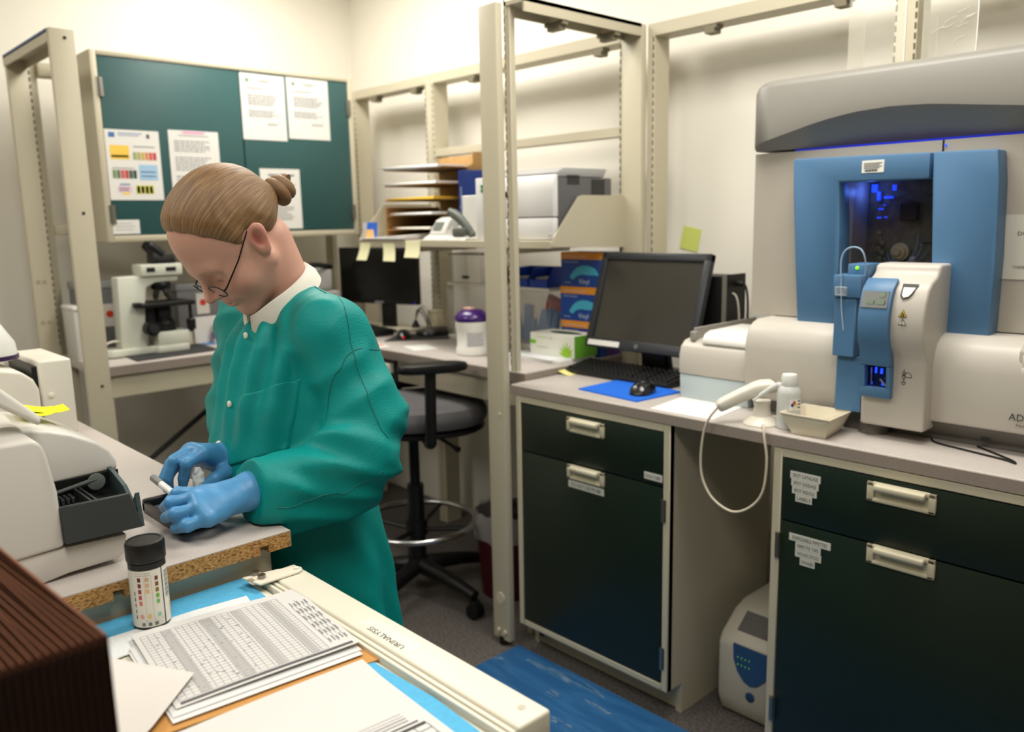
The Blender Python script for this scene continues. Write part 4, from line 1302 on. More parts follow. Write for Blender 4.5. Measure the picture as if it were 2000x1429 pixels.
m.box(-0.05, 0.11, -0.13, 0.07, 0.0, 0.014, 0.004, 2).xf(0, MW)
m.obj('stand_base', BLACK, mo)
MB().ball((2.20 + 0.062, 3.25 - 0.197, DZ + 0.133), 0.002, 8).obj('indicator', M((40, 70, 255), 0.4, name='monitor_led', emit=2.0), hs)

keyboard('black keyboard on the corner desk before the wide monitor', (2.09, 3.275, DZ + 0.0005), -0.12)
sheet('asset_strip', 'white strip at the edge of the corner desk keyboard', 'label', (1.996, 3.10, DZ + 0.0005), (0.10, 1, 0), (-1, 0.1, 0), 0.10, 0.018, [], (230, 230, 224))
tag(MB().prism([(1.995, 2.915), (2.22, 2.76), (2.36, 2.88), (2.16, 3.04)], 'z', DZ, DZ + 0.004).obj('mouse_pad', M((64, 62, 62), 0.8, name='grey_cloth')), 'dark grey mouse pad on the corner desk', 'mouse pad')
mouse('black mouse with red glow on the grey mouse pad', (2.10, 2.92, DZ + 0.004), 0.9, True)
w = thing('wrist_rest', 'glossy black rounded pad behind the red-lit mouse', 'pad', (2.27, 2.93, DZ + 0.004))
MB().lathe([(0.085, 0), (0.093, 0.008), (0.088, 0.02), (0.06, 0.028), (0.01, 0.03)], (2.27, 2.92, DZ + 0.004), 28, squash=0.8).obj('pad', M((20, 20, 22), 0.3, name='rest_black'), w)
MB().ball((2.245, 2.95, DZ + 0.031), 0.006, 10).obj('button', STEEL, w)
a = thing('power_adapter', 'beige boxy adapter against the wall frame behind the mouse', 'adapter', (2.34, 3.02, DZ))
MB().hexa([(2.315, 2.965, DZ), (2.315, 3.05, DZ), (2.37, 3.05, DZ), (2.37, 2.965, DZ), (2.322, 2.972, DZ + 0.085), (2.322, 3.043, DZ + 0.085), (2.37, 3.043, DZ + 0.085), (2.37, 2.972, DZ + 0.085)], 0.006, 2).obj('case', M((198, 188, 160), 0.45, name='adapter_beige'), a)
MB().box(2.32, 2.37, 2.98, 3.035, DZ + 0.085, DZ + 0.1, 0.004, 2).obj('cap', M((206, 198, 172), 0.45, name='adapter_cap'), a)
b = thing('cable_knot', 'black plug with looped cables beside the wide monitor', 'cables', (2.30, 3.12, DZ))
MB().lathe([(0.02, 0), (0.022, 0.006), (0.016, 0.03), (0.006, 0.05)], (2.30, 3.10, DZ), 16).obj('plug', BLACK, b)
for k in range(3):
    MB().tube(spline([(2.30, 3.10, DZ + 0.05), (2.30, 3.08 - 0.02 * k, DZ + 0.1 + 0.01 * k), (2.31, 3.04 - 0.02 * k, DZ + 0.06), (2.32, 3.03 - 0.03 * k, DZ + 0.004)]), 0.003, 7).obj('cable', BLACK if k < 2 else M((190, 184, 170), 0.5, name='pale_cable'), b)
tag(MB().box(2.20, 2.36, 3.06, 3.4, DZ, DZ + 0.016, 0.003, 2).obj('document_tray', M((190, 182, 160), 0.5, name='tray_beige')), 'flat beige tray behind the keyboard on the corner desk', 'tray')
pp = thing('desktop_printer', 'low grey office machine left of the wide monitor', 'printer', (1.92, 3.5, DZ))
MB().box(1.72, 2.08, 3.38, 3.63, DZ, 1.13, 0.008, 2).obj('case', M((168, 166, 162), 0.45, name='office_grey'), pp)
MB().box(1.74, 2.06, 3.40, 3.62, 1.13, 1.235, 0.02, 3).obj('scanner_lid', M((176, 174, 170), 0.45, name='office_grey_lid'), pp)
MB().box(1.76, 2.04, 3.376, 3.381, 1.02, 1.05).obj('paper_slot', BLACK, pp)
MB().tube(spline([(1.78, 3.36, 1.26), (1.86, 3.39, 1.245), (1.95, 3.38, 1.255), (2.06, 3.42, 1.24)]), 0.012, 8).obj('cable', BLACK, pp)
sheet('worksheet', 'pale sheet of paper beside the wipes canister', 'paper', (2.02, 2.58, DZ + 0.0003), (0.3, 0.95, 0), (-0.95, 0.3, 0), 0.14, 0.10, [], (226, 226, 222))
sheet('test_card', 'white and orange card on the corner desk near the stool', 'card', (1.93, 2.78, DZ + 0.0003), (0.2, 0.98, 0), (-0.98, 0.2, 0), 0.13, 0.05, [(0.35, 0.1, 0.7, 0.9, (222, 130, 104)), (0.75, 0.2, 0.9, 0.8, (226, 170, 150))], (230, 220, 212))

# wipes canister
c = thing('wipes_canister', 'white wipes canister with purple lid on the corner desk', 'canister', (2.025, 2.375, DZ))
CC = (2.025, 2.375, DZ)
MB().lathe([(0.058, 0), (0.063, 0.004), (0.064, 0.025), (0.060, 0.032), (0.060, 0.095), (0.063, 0.105), (0.0635, 0.126), (0.060, 0.128)], CC, 40).obj('tub', M((238, 236, 228), 0.35, name='canister_white'), c)
ld_ = MB().lathe([(0.064, 0.128), (0.0655, 0.131), (0.065, 0.142), (0.056, 0.156), (0.040, 0.168), (0.034, 0.170), (0.02, 0.171)], CC, 40).obj('lid', M((62, 22, 104), 0.28, name='purple_lid', coat=0.3), c)
MB().box(2.002, 2.03, 2.36, 2.40, DZ + 0.17, DZ + 0.178, 0.003, 2).obj('flap', M((236, 190, 176), 0.4, name='lid_flap'), ld_)
wrap_label(c, CC[0], CC[1], 0.0606, PI - 0.9, PI - 0.55, DZ + 0.036, DZ + 0.086, M((120, 84, 150), 0.6, name='canister_print_purple'), 'label_stripe')
wl = wrap_label(c, CC[0], CC[1], 0.0605, PI - 0.1 + 0.6, PI + 1.6, DZ + 0.036, DZ + 0.090, M((206, 204, 204), 0.6, name='canister_print_grey'), 'label_panel')
for k in range(8):
    wrap_label(wl, CC[0], CC[1], 0.0608, PI + 0.55, PI + 1.5 - 0.1 * (k % 3), DZ + 0.0395 + 0.006 * k, DZ + 0.0415 + 0.006 * k, M((160, 158, 162), 0.6, name='canister_text'), 'text_line')

# clear organiser with blue bins
o = thing('bin_organizer', 'clear plastic bin organizer at the back of the corner desk', 'organizer', (2.31, 2.5, DZ))
CL = M((214, 212, 204), 0.12, name='clear_bin', alpha=0.17)
FRW = M((220, 216, 204), 0.35, name='bin_frame')
MB().box(2.25, 2.372, 2.19, 2.80, 1.168, 1.180, 0.002, 1).obj('shelf', FRW, o)
MB().box(2.25, 2.372, 2.19, 2.80, DZ, DZ + 0.016, 0.002, 1).obj('base', FRW, o)
for y in (2.185, 2.485, 2.795):
    MB().box(2.25, 2.372, y, y + 0.006, DZ + 0.016, 1.168).obj('divider', CL, o)
for (ya, yb) in ((2.20, 2.48), (2.495, 2.79)):
    MB().hexa([(2.27, ya, DZ + 0.02), (2.27, yb, DZ + 0.02), (2.275, yb, DZ + 0.02), (2.275, ya, DZ + 0.02), (2.235, ya, 1.16), (2.235, yb, 1.16), (2.24, yb, 1.16), (2.24, ya, 1.16)]).obj('tilt_front', CL, o)
rr = random.Random(5)
for k in range(6):
    y = 2.23 + 0.035 * k
    z = DZ + 0.02
    pk = MB()
    pk.box(-0.012, 0.012, -0.018, 0.018, 0, rr.uniform(0.09, 0.15), 0.003, 1)
    pk.xf(0, Matrix.Translation((2.31, y + 0.0, z)) @ Matrix.Rotation(rr.uniform(-0.35, 0.35), 4, 'X'))
    tag(pk.obj('packet', M((44, 104, 160), 0.45, name='packet_blue')), 'blue packet standing inside the clear bin', 'packet', 'blue packets in the clear bin')
pk = MB()
pk.box(-0.01, 0.01, -0.045, 0.045, 0, 0.07, 0.003, 1)
pk.xf(0, Matrix.Translation((2.34, 2.25, DZ + 0.13)) @ Matrix.Rotation(0.3, 4, 'X'))
tag(pk.obj('packet', M((150, 70, 60), 0.5, name='packet_red')), 'dull red packet above the blue packets in the clear bin', 'packet')
for k, (ya, lab) in enumerate(((2.305, 'blue open bin on the organizer, next to the tall post'), (2.20, 'blue open bin on the organizer, next to the glove boxes'))):
    b = thing('parts_bin', lab, 'bin', (2.3, ya + 0.05, 1.18), group='blue open bins')
    yb = ya + 0.10
    BB = M((18, 60, 170), 0.4, name='bin_blue')
    for nm, bx in (('bottom', (2.255, 2.37, ya, yb, 1.180, 1.184)), ('back', (2.366, 2.37, ya, yb, 1.184, 1.256))):
        MB().box(*bx).obj(nm, BB, b)
    MB().prism([(2.255, 1.184), (2.255, 1.212), (2.29, 1.252), (2.37, 1.256), (2.37, 1.184)], 'y', ya, ya + 0.003).obj('side', BB, b)
    MB().prism([(2.255, 1.184), (2.255, 1.212), (2.29, 1.252), (2.37, 1.256), (2.37, 1.184)], 'y', yb - 0.003, yb).obj('side', BB, b)
    MB().box(2.255, 2.259, ya, yb, 1.184, 1.212, 0.001, 1).obj('front', BB, b)
    MB().box(2.28, 2.35, ya + 0.01, yb - 0.01, 1.184, 1.218, 0.004, 1).obj('contents', M((190, 196, 196), 0.5, name='pale_contents'), b)
b = thing('clear_tub', 'clear empty bin on the left of the organizer shelf', 'bin', (2.3, 2.68, 1.18))
for bx in ((2.255, 2.258, 2.58, 2.79, 1.181, 1.30), (2.255, 2.36, 2.58, 2.583, 1.181, 1.30), (2.255, 2.36, 2.787, 2.79, 1.181, 1.30)):
    MB().box(*bx).obj('wall', CL, b)
MB().box(2.252, 2.365, 2.577, 2.793, 1.298, 1.304, 0.001, 1).obj('rim', M((150, 146, 136), 0.4, name='rim_grey', alpha=0.7), b)
MB().box(2.252, 2.255, 2.655, 2.70, 1.20, 1.212, 0.002, 1).obj('latch', BLACK, b)
tag(MB().box(2.28, 2.36, 2.52, 2.56, 1.181, 1.25, 0.003, 1).obj('small_carton', M((60, 66, 62), 0.6, name='carton_dark')), 'small dark carton beside the clear empty bin', 'carton')

# glove boxes
for k in range(3):
    z = DZ + 0.126 * k
    g = thing('glove_box', ['blue glove box at the bottom of the stack of three', 'blue glove box in the middle of the stack of three', 'blue glove box on top of the stack of three'][k], 'glove box', (2.31, 2.04, z), group='stacked glove boxes')
    j = 0.004 * (k % 2)
    MB().box(2.262, 2.37, 1.945 + j, 2.135 + j, z, z + 0.1255, 0.001, 1).obj('carton', M((16, 66, 150), 0.45, name='glove_blue'), g)
    MB().box(2.261, 2.3, 1.9445 + j, 2.1355 + j, z + 0.100, z + 0.126, 0.001, 1).obj('band', M((232, 150, 34), 0.45, name='glove_orange'), g)
    pts = [(2.09, z + 0.035), (2.075, z + 0.055), (2.055, z + 0.07), (2.03, z + 0.078), (2.0, z + 0.078), (1.97, z + 0.07), (1.955, z + 0.055), (1.953, z + 0.042), (1.97, z + 0.045), (2.0, z + 0.044), (2.03, z + 0.046), (2.055, z + 0.04), (2.075, z + 0.025)]
    MB().prism([(p[0] + j, p[1]) for p in pts], 'x', 2.2605, 2.2618).obj('glove_picture', M((70, 176, 208), 0.5, name='glove_cyan'), g)
    m = MB()
    m.text('Vinyl', (2.2604, 2.045 + j, z + 0.012), (0, -1, 0), (0, 0, 1), 0.026)
    m.text_w('EXAM GLOVES', (2.2604, 2.12 + j, z + 0.088), (0, -1, 0), (0, 0, 1), 0.008, 0.07)
    m.text_w('POWDER FREE', (2.2604, 2.12 + j, z + 0.012), (0, -1, 0), (0, 0, 1), 0.007, 0.035)
    m.text_w('EXAMINATION GLOVES', (2.2600, 2.12 + j, z + 0.108), (0, -1, 0), (0, 0, 1), 0.009, 0.11)
    m.obj('lettering', M((200, 214, 228), 0.6, name='glove_print'), g)
    MB().box(2.3, 2.371, 1.9442 + j, 1.9448 + j, z + 0.004, z + 0.09).obj('side_print', M((96, 60, 140), 0.5, name='glove_purple'), g)

st = thing('paper_tray', 'stack of white sheets under the aloe glove box', 'paper', (2.15, 2.05, DZ))
MB().box(2.06, 2.245, 1.955, 2.24, DZ, DZ + 0.012, 0.001, 1).obj('sheets', M((226, 226, 224), 0.6, name='stacked_paper'), st)
MB().prism([(2.05, 1.99), (2.07, 2.235), (2.16, 2.23), (2.16, 1.95)], 'z', DZ + 0.0125, DZ + 0.0132).obj('top_sheet', M((236, 238, 240), 0.6, name='top_sheet'), st)
g = thing('glove_box', 'white glove box with green aloe leaves and open slot', 'glove box', (2.17, 2.05, DZ + 0.013))
zA = DZ + 0.0135
MB().box(2.125, 2.245, 1.945, 2.165, zA, zA + 0.078, 0.001, 1).obj('carton', M((232, 232, 220), 0.5, name='aloe_white'), g)
MB().lathe([(0.075, 0), (0.075, 0.0006)], (2.185, 2.04, zA + 0.0782), 24, squash=0.35, mat=Matrix.Rotation(PI / 2, 4, 'Z')).obj('slot', M((20, 60, 30), 0.7, name='slot_green'), g)
lf = MB()
for kk, (a, L_) in enumerate(((-1.25, 0.04), (-0.75, 0.045), (-0.3, 0.05), (0.1, 0.056), (0.45, 0.052), (0.85, 0.046), (1.3, 0.036))):
    dy, dz = -math.sin(a), math.cos(a)
    by, bz = 1.985, zA + 0.004
    nx = (-dz, dy)
    lf.add([(2.1245 - 0.00025 * kk, by + nx[0] * 0.006, bz + nx[1] * 0.006 + 0.003), (2.1245 - 0.00025 * kk, by - nx[0] * 0.006, bz - nx[1] * 0.006 + 0.003), (2.1245 - 0.00025 * kk, by + dy * L_ * 0.5 - nx[0] * 0.005, bz + dz * L_ * 0.5 - nx[1] * 0.005), (2.1245 - 0.00025 * kk, by + dy * L_, bz + dz * L_), (2.1245 - 0.00025 * kk, by + dy * L_ * 0.5 + nx[0] * 0.005, bz + dz * L_ * 0.5 + nx[1] * 0.005)], [(0, 1, 2, 3, 4)])
lf.obj('aloe_picture', M((150, 200, 30), 0.5, name='aloe_green'), g)
MB().box(2.1242, 2.1252, 2.135, 2.1652, zA + 0.038, zA + 0.052).obj('green_tab', M((120, 196, 20), 0.5, name='tab_green'), g)
MB().box(2.125, 2.245, 1.944, 1.9452, zA + 0.0, zA + 0.078).obj('green_end', M((96, 160, 40), 0.5, name='end_green'), g)
m = MB()
m.text_w('ALOETOUCH', (2.1240, 2.135, zA + 0.060), (0, -1, 0), (0, 0, 1), 0.010, 0.06)
m.obj('lettering', M((190, 214, 110), 0.6, name='aloe_print'), g)
m = MB()
m.text_w('3G', (2.1240, 2.068, zA + 0.060), (0, -1, 0), (0, 0, 1), 0.010, 0.016)
m.text_w('Synthetic', (2.1240, 2.13, zA + 0.026), (0, -1, 0), (0, 0, 1), 0.008, 0.055)
m.obj('lettering', M((150, 150, 146), 0.6, name='aloe_print_grey'), g)
sheet('sticky_note', 'yellow sticky note by the end of the counter keyboard', 'sticky note', (2.02, 1.925, KZ + 0.0003), (0.15, -1, 0), (1, 0.15, 0), 0.05, 0.075, [], (240, 232, 150), curl=lambda a, b: 0.012 * (1 - a) ** 2, n=5)

# ================================================================== things on the wall shelf
SZT = SZ
pr_ = thing('printer', 'white and dark grey laser printer on the wall shelf', 'printer', (2.14, 2.1, SZT))
DG = M((92, 92, 94), 0.45, name='printer_grey')
PW = M((226, 225, 224), 0.4, name='printer_white')
MB().box(2.025, 2.30, 1.922, 2.262, SZT, 1.575, 0.006, 2).obj('body', DG, pr_)
MB().prism([(2.26, 1.576), (2.03, 1.576), (2.02, 1.59), (2.06, 1.606), (2.28, 1.606)], 'y', 1.925, 2.259, 0.004, 2).obj('top_cover', M((168, 168, 168), 0.45, name='printer_top'), pr_)
f = MB().prism([(2.026, SZT + 0.078), (2.002, SZT + 0.078), (2.002, 1.535), (2.006, 1.56), (2.016, 1.582), (2.026, 1.584)], 'y', 1.922, 2.262, 0.003, 2).obj('front_door', PW, pr_)
MB().box(2.002, 2.026, 1.922, 2.262, SZT + 0.002, SZT + 0.075, 0.004, 2).obj('paper_tray', PW, pr_)
MB().box(1.9995, 2.003, 2.10, 2.165, 1.515, 1.535, 0.002, 1).obj('latch_recess', BLACK, f)
MB().box(1.998, 2.003, 2.09, 2.15, SZT + 0.004, SZT + 0.024, 0.003, 2).obj('tray_pull', M((190, 190, 188), 0.4, name='tray_pull'), pr_)
MB().box(2.0005, 2.0025, 1.928, 1.945, SZT + 0.006, SZT + 0.024, 0.002, 1).obj('paper_gauge', M((190, 190, 188), 0.4, name='tray_pull'), pr_)
for (xa, xb, za, n_) in ((2.07, 2.13, 1.552, 5), (2.19, 2.26, 1.50, 11)):
    for k in range(n_):
        MB().box(xa, xb, 1.9205, 1.9222, za + 0.0065 * k, za + 0.0065 * k + 0.0035).obj('vent_slot', M((40, 40, 42), 0.6, name='vent_dark'), pr_)
b = thing('filter_carton', 'white carton with two green squares left of the laser printer', 'carton', (2.05, 2.31, SZT))
MB().box(2.01, 2.12, 2.268, 2.318, SZT, 1.588, 0.004, 2).obj('carton', PW, b)
for z in (1.537, 1.552):
    MB().box(2.0085, 2.0105, 2.272, 2.288, z, z + 0.0115).obj('green_square', M((20, 130, 50), 0.5, name='square_green'), b)
b = thing('paper_stack', 'tall stack of folded white towels left of the green-marked carton', 'paper', (2.05, 2.37, SZT))
for k in range(6):
    MB().box(2.030 + 0.014 * k, 2.043 + 0.014 * k, 2.325, 2.42, SZT, 1.53 - 0.004 * ((k * 5) % 3), 0.003, 1).obj('fold', M((232, 230, 224), 0.8, name='towel_white'), b)
b = thing('ring_binder', 'dark blue binder standing on the wall shelf', 'binder', (2.16, 2.45, SZT))
NB = M((16, 44, 112), 0.4, name='binder_navy')
MB().box(2.135, 2.36, 2.50, 2.504, SZT, 1.632, 0.001, 1).obj('cover', NB, b)
MB().box(2.135, 2.36, 2.555, 2.559, SZT, 1.632, 0.001, 1).obj('cover', NB, b)
sp_ = MB().box(2.131, 2.135, 2.50, 2.559, SZT, 1.632, 0.001, 1).obj('spine', NB, b)
MB().box(2.145, 2.35, 2.506, 2.553, SZT + 0.004, 1.615).obj('pages', M((228, 226, 220), 0.7, name='pages'), b)
m = MB()
m.text('Laboratory Procedures', (2.1305, 2.538, 1.40), (0, 0, 1), (0, 1, 0), 0.018)
m.obj('lettering', M((190, 200, 220), 0.6, name='binder_print'), sp_)
MB().box(2.12, 2.134, 2.33, 2.50, SZT, 1.626, 0.001, 1).obj('cover', NB, b)

KR = M((186, 146, 92), 0.75, name='kraft_board', noise=0.1, nscale=40)
KB = M((150, 110, 60), 0.8, name='kraft_shelf')
t = thing('literature_sorter', 'brown cardboard sorter with five tiers of papers', 'sorter', (2.2, 2.7, SZT))
MB().box(2.345, 2.355, 2.60, 2.95, SZT, 1.71, 0.001, 1).obj('back_panel', KR, t)
MB().prism([(2.345, SZT), (2.345, 1.71), (2.24, 1.71), (2.24, 1.665), (2.20, 1.65), (2.26, 1.61), (2.20, 1.585), (2.26, 1.55), (2.20, 1.525), (2.26, 1.49), (2.20, 1.465), (2.26, 1.43), (2.20, SZT)], 'y', 2.592, 2.60).obj('side_panel', KR, t)
MB().box(2.06, 2.345, 2.95, 2.958, SZT, 1.50, 0.001, 1).obj('side_panel', KB, t)
tiers = (1.405, 1.463, 1.523, 1.583, 1.648)
for k, z in enumerate(tiers):
    MB().prism([(2.345, 2.60), (2.345, 2.95), (2.06, 2.945), (2.04, 2.93), (2.12, 2.86), (2.13, 2.67), (2.08, 2.60)], 'z', z, z + 0.004).obj('tier', KB, t)
rr = random.Random(9)
for k, z in enumerate(tiers):
    col = [(228, 222, 210), (226, 226, 224), (222, 178, 40), (230, 230, 230), (230, 230, 232)][k]
    nm = ['folded papers on the lowest sorter tier', 'white papers on the second lowest sorter tier', 'yellow folder on the middle sorter tier', 'white papers on the second highest sorter tier', 'white papers on the top sorter tier'][k]
    a = 0.012 * (k - 2)
    tag(MB().hexa([(2.06 + a, 2.63, z + 0.0045), (2.06 - a, 2.94, z + 0.0045), (2.33, 2.93, z + 0.0045), (2.33, 2.63, z + 0.0045), (2.065 + a, 2.63, z + 0.014), (2.055 - a, 2.94, z + 0.012), (2.33, 2.93, z + 0.012), (2.33, 2.63, z + 0.014)]).obj('papers', M(col, 0.7, name='sorter_paper_%d' % k)), nm, 'paper', 'papers in the sorter')

p = thing('telephone', 'white desk telephone with dark grey handset on the shelf', 'telephone', (2.06, 2.510, SZT))
PH = M((214, 212, 206), 0.4, name='phone_white')
PG = M((92, 96, 90), 0.4, name='phone_grey')
MB().hexa([(1.995, 2.370, SZT), (1.995, 2.630, SZT), (2.11, 2.630, SZT), (2.11, 2.370, SZT), (2.005, 2.380, SZT + 0.012), (2.005, 2.620, SZT + 0.012), (2.11, 2.620, SZT + 0.055), (2.11, 2.380, SZT + 0.055)], 0.004, 2).obj('base', PH, p)
MB().hexa([(2.02, 2.520, SZT + 0.02), (2.02, 2.615, SZT + 0.02), (2.10, 2.615, SZT + 0.045), (2.10, 2.520, SZT + 0.045), (2.055, 2.525, SZT + 0.075), (2.055, 2.610, SZT + 0.075), (2.09, 2.610, SZT + 0.088), (2.09, 2.525, SZT + 0.088)], 0.004, 2).obj('display_hood', PH, p)
MB().hexa([(2.0275, 2.550, SZT + 0.038), (2.0275, 2.600, SZT + 0.038), (2.034, 2.600, SZT + 0.038), (2.034, 2.550, SZT + 0.038), (2.046, 2.550, SZT + 0.068), (2.046, 2.600, SZT + 0.068), (2.052, 2.600, SZT + 0.068), (2.052, 2.550, SZT + 0.068)]).obj('display', M((104, 112, 104), 0.3, name='phone_lcd'), p)
for r in range(3):
    for c_ in range(3):
        x = 2.02 + 0.016 * r
        MB().box(x - 0.005, x + 0.005, 2.460 + 0.018 * c_, 2.473 + 0.018 * c_, SZT + 0.016 + 0.4 * (x - 2.0), SZT + 0.024 + 0.4 * (x - 2.0), 0.001, 1).obj('key', PH, p)
MB().tube(spline([(2.02, 2.485, SZT + 0.105), (2.025, 2.465, SZT + 0.098), (2.03, 2.425, SZT + 0.075), (2.035, 2.385, SZT + 0.04), (2.035, 2.355, SZT + 0.012)], 5), [0.008] + [0.016] * 4 + [0.019] * 8 + [0.02] * 4 + [0.018] * 3 + [0.012], 14).obj('handset', PG, p)
MB().box(2.0, 2.06, 2.380, 2.450, SZT + 0.012, SZT + 0.045, 0.008, 2).obj('cradle', PG, p)
MB().tube(spline([(2.035, 2.360, SZT + 0.01), (2.01, 2.340, SZT + 0.006), (2.0, 2.300, SZT + 0.006), (2.01, 2.370, SZT + 0.006), (2.0, 2.410, SZT + 0.006)]), 0.004, 7).obj('cord', PH, p)
b = thing('card_holder', 'blue and orange picture card in a clear stand on the shelf end', 'card', (2.0, 3.0, SZT))
m = MB()
m.hexa([(2.005, 2.955, SZT + 0.001), (2.005, 3.035, SZT + 0.001), (2.008, 3.035, SZT + 0.001), (2.008, 2.955, SZT + 0.001), (2.018, 2.965, SZT + 0.072), (2.018, 3.035, SZT + 0.072), (2.021, 3.035, SZT + 0.072), (2.021, 2.965, SZT + 0.072)])
m.obj('card', M((36, 92, 190), 0.4, name='card_blue'), b)
MB().hexa([(2.0035, 2.968, SZT + 0.002), (2.0035, 3.032, SZT + 0.002), (2.006, 3.032, SZT + 0.002), (2.006, 2.968, SZT + 0.002), (2.011, 2.985, SZT + 0.042), (2.011, 3.032, SZT + 0.042), (2.0135, 3.032, SZT + 0.042), (2.0135, 2.985, SZT + 0.042)]).obj('picture', M((226, 176, 110), 0.5, name='card_orange'), b)
MB().box(2.0, 2.05, 3.035, 3.042, SZT, SZT + 0.07, 0.001, 1).obj('stand_side', M((222, 222, 220), 0.2, name='stand_clear', alpha=0.5), b)
f = thing('paper_folder', 'open folder of loose papers along the shelf front', 'folder', (2.03, 2.85, SZT))
MB().box(1.985, 2.15, 2.70, 3.03, SZT, SZT + 0.003).obj('cover', M((84, 32, 36), 0.6, name='folder_maroon'), f)
MB().hexa([(1.972, 2.72, SZT + 0.0035), (1.975, 3.04, SZT + 0.0035), (2.14, 3.02, SZT + 0.0035), (2.14, 2.72, SZT + 0.0035), (1.972, 2.72, SZT + 0.016), (1.975, 3.04, SZT + 0.006), (2.14, 3.02, SZT + 0.012), (2.14, 2.72, SZT + 0.026)]).obj('sheets', M((230, 229, 224), 0.7, name='folder_paper'), f)

# ================================================================== stool and bin in the kneehole
def Rz(p, c, a):
    x, y = p[0] - c[0], p[1] - c[1]
    return (c[0] + x * math.cos(a) - y * math.sin(a), c[1] + x * math.sin(a) + y * math.cos(a), p[2])


t = thing('drafting_stool', 'grey upholstered drafting stool with foot ring and armrest', 'stool', (1.815, 2.492, 0), -0.42, local=True)
GF = M((92, 90, 92), 0.75, name='grey_upholstery', bump=0.2, bscale=600)
BK = M((12, 12, 13), 0.4, name='stool_black')


def cushion(n, rx, ry, z0, z1, cx=0.0, cy=0.0, pw=2.6, dome=0.4):
    rows = []
    prof = [(0.001, 0), (0.8, 0), (0.95, 0.12), (1.0, 0.4), (1.0, 0.6), (0.95, 0.85), (0.8, 0.97), (0.5, 1.0), (0.001, 1.0)]
    for (k, h) in prof:
        r = []
        for j in range(n):
            a = 2 * PI * j / n
            ca, sa = math.cos(a), math.sin(a)
            r.append((cx + rx * k * math.copysign(abs(ca) ** (2 / pw), ca), cy + ry * k * math.copysign(abs(sa) ** (2 / pw), sa), z0 + (z1 - z0) * h))
        rows.append(r)
    return rows


MB().grid(cushion(36, 0.235, 0.245, 0.695, 0.785, 0.04), True, True).obj('seat', GF, t)
MB().grid(cushion(36, 0.225, 0.235, 0.672, 0.70, 0.04), True, True).obj('seat_pan', BK, t)
m = MB().grid(cushion(36, 0.155, 0.215, 0.0, 0.075), True, True)
m.xf(0, Matrix.Translation((-0.20, 0, 0.955)) @ Matrix.Rotation(-PI / 2 - 0.12, 4, 'Y') @ Matrix.Translation((0, 0, -0.03)))
m.obj('backrest', GF, t)
MB().tube(spline([(-0.24, 0, 0.90), (-0.265, 0, 0.80), (-0.22, 0, 0.69), (-0.05, 0, 0.665)]), 0.02, 10).obj('back_bar', BK, t)
for sy, dz in ((-1, 0.0), (1, -0.155)):
    a = MB().tube(spline([(0.0, 0.20 * sy, 0.675), (0.0, 0.285 * sy, 0.68), (0.0, 0.295 * sy, 0.72), (0.005, 0.295 * sy, 0.93 + dz)]), [0.016] * 4 + [0.02] * 15, 12)
    a = a.obj('arm_post', BK, t)
    m = MB().grid(cushion(28, 0.125, 0.042, 0.93 + dz, 0.965 + dz, 0.015, 0.29 * sy, 2.4), True, True)
    m.obj('arm_pad', BK, t)
MB().cyl((0, 0, 0.12), (0, 0, 0.45), 0.032, 20).obj('column', BK, t)
MB().cyl((0, 0, 0.45), (0, 0, 0.68), 0.02, 20).obj('gas_lift', M((30, 30, 32), 0.3, 0.5, name='lift_metal'), t)
MB().box(-0.09, 0.09, -0.08, 0.08, 0.645, 0.675, 0.006, 2).obj('mechanism', BK, t)
MB().tube([(0.06, -0.06, 0.655), (0.1, -0.2, 0.64), (0.11, -0.24, 0.635)], [0.006, 0.006, 0.012], 8).obj('lever', BK, t)
MB().tube([(0.225 * math.cos(2 * PI * k / 48), 0.225 * math.sin(2 * PI * k / 48), 0.30) for k in range(48)], 0.0115, 12, closed=True).obj('foot_ring', CHROME, t)
for k in range(4):
    a = 0.9 + k * PI / 2
    MB().tube([(0.03 * math.cos(a), 0.03 * math.sin(a), 0.27), (0.222 * math.cos(a), 0.222 * math.sin(a), 0.295)], 0.009, 8).obj('ring_spoke', BK, t)
MB().cyl((0, 0, 0.25), (0, 0, 0.31), 0.042, 20).obj('ring_hub', BK, t)
for k in range(5):
    a = 0.175 + k * 2 * PI / 5
    c_, s_ = math.cos(a), math.sin(a)
    lg = MB().tube([(0.03 * c_, 0.03 * s_, 0.125), (0.18 * c_, 0.18 * s_, 0.11), (0.31 * c_, 0.31 * s_, 0.085)], [0.034, 0.027, 0.021], 12).obj('base_leg', BK, t)
    ws = MB()
    for o_ in (-0.014, 0.014):
        ws.cyl((0.31 * c_ - s_ * (o_ - 0.008), 0.31 * s_ + c_ * (o_ - 0.008), 0.028), (0.31 * c_ - s_ * (o_ + 0.008), 0.31 * s_ + c_ * (o_ + 0.008), 0.028), 0.028, 16)
    ws.box(0.31 * c_ - 0.018, 0.31 * c_ + 0.018, 0.31 * s_ - 0.018, 0.31 * s_ + 0.018, 0.03, 0.07, 0.006, 2)
    ws.obj('caster', BK, lg)

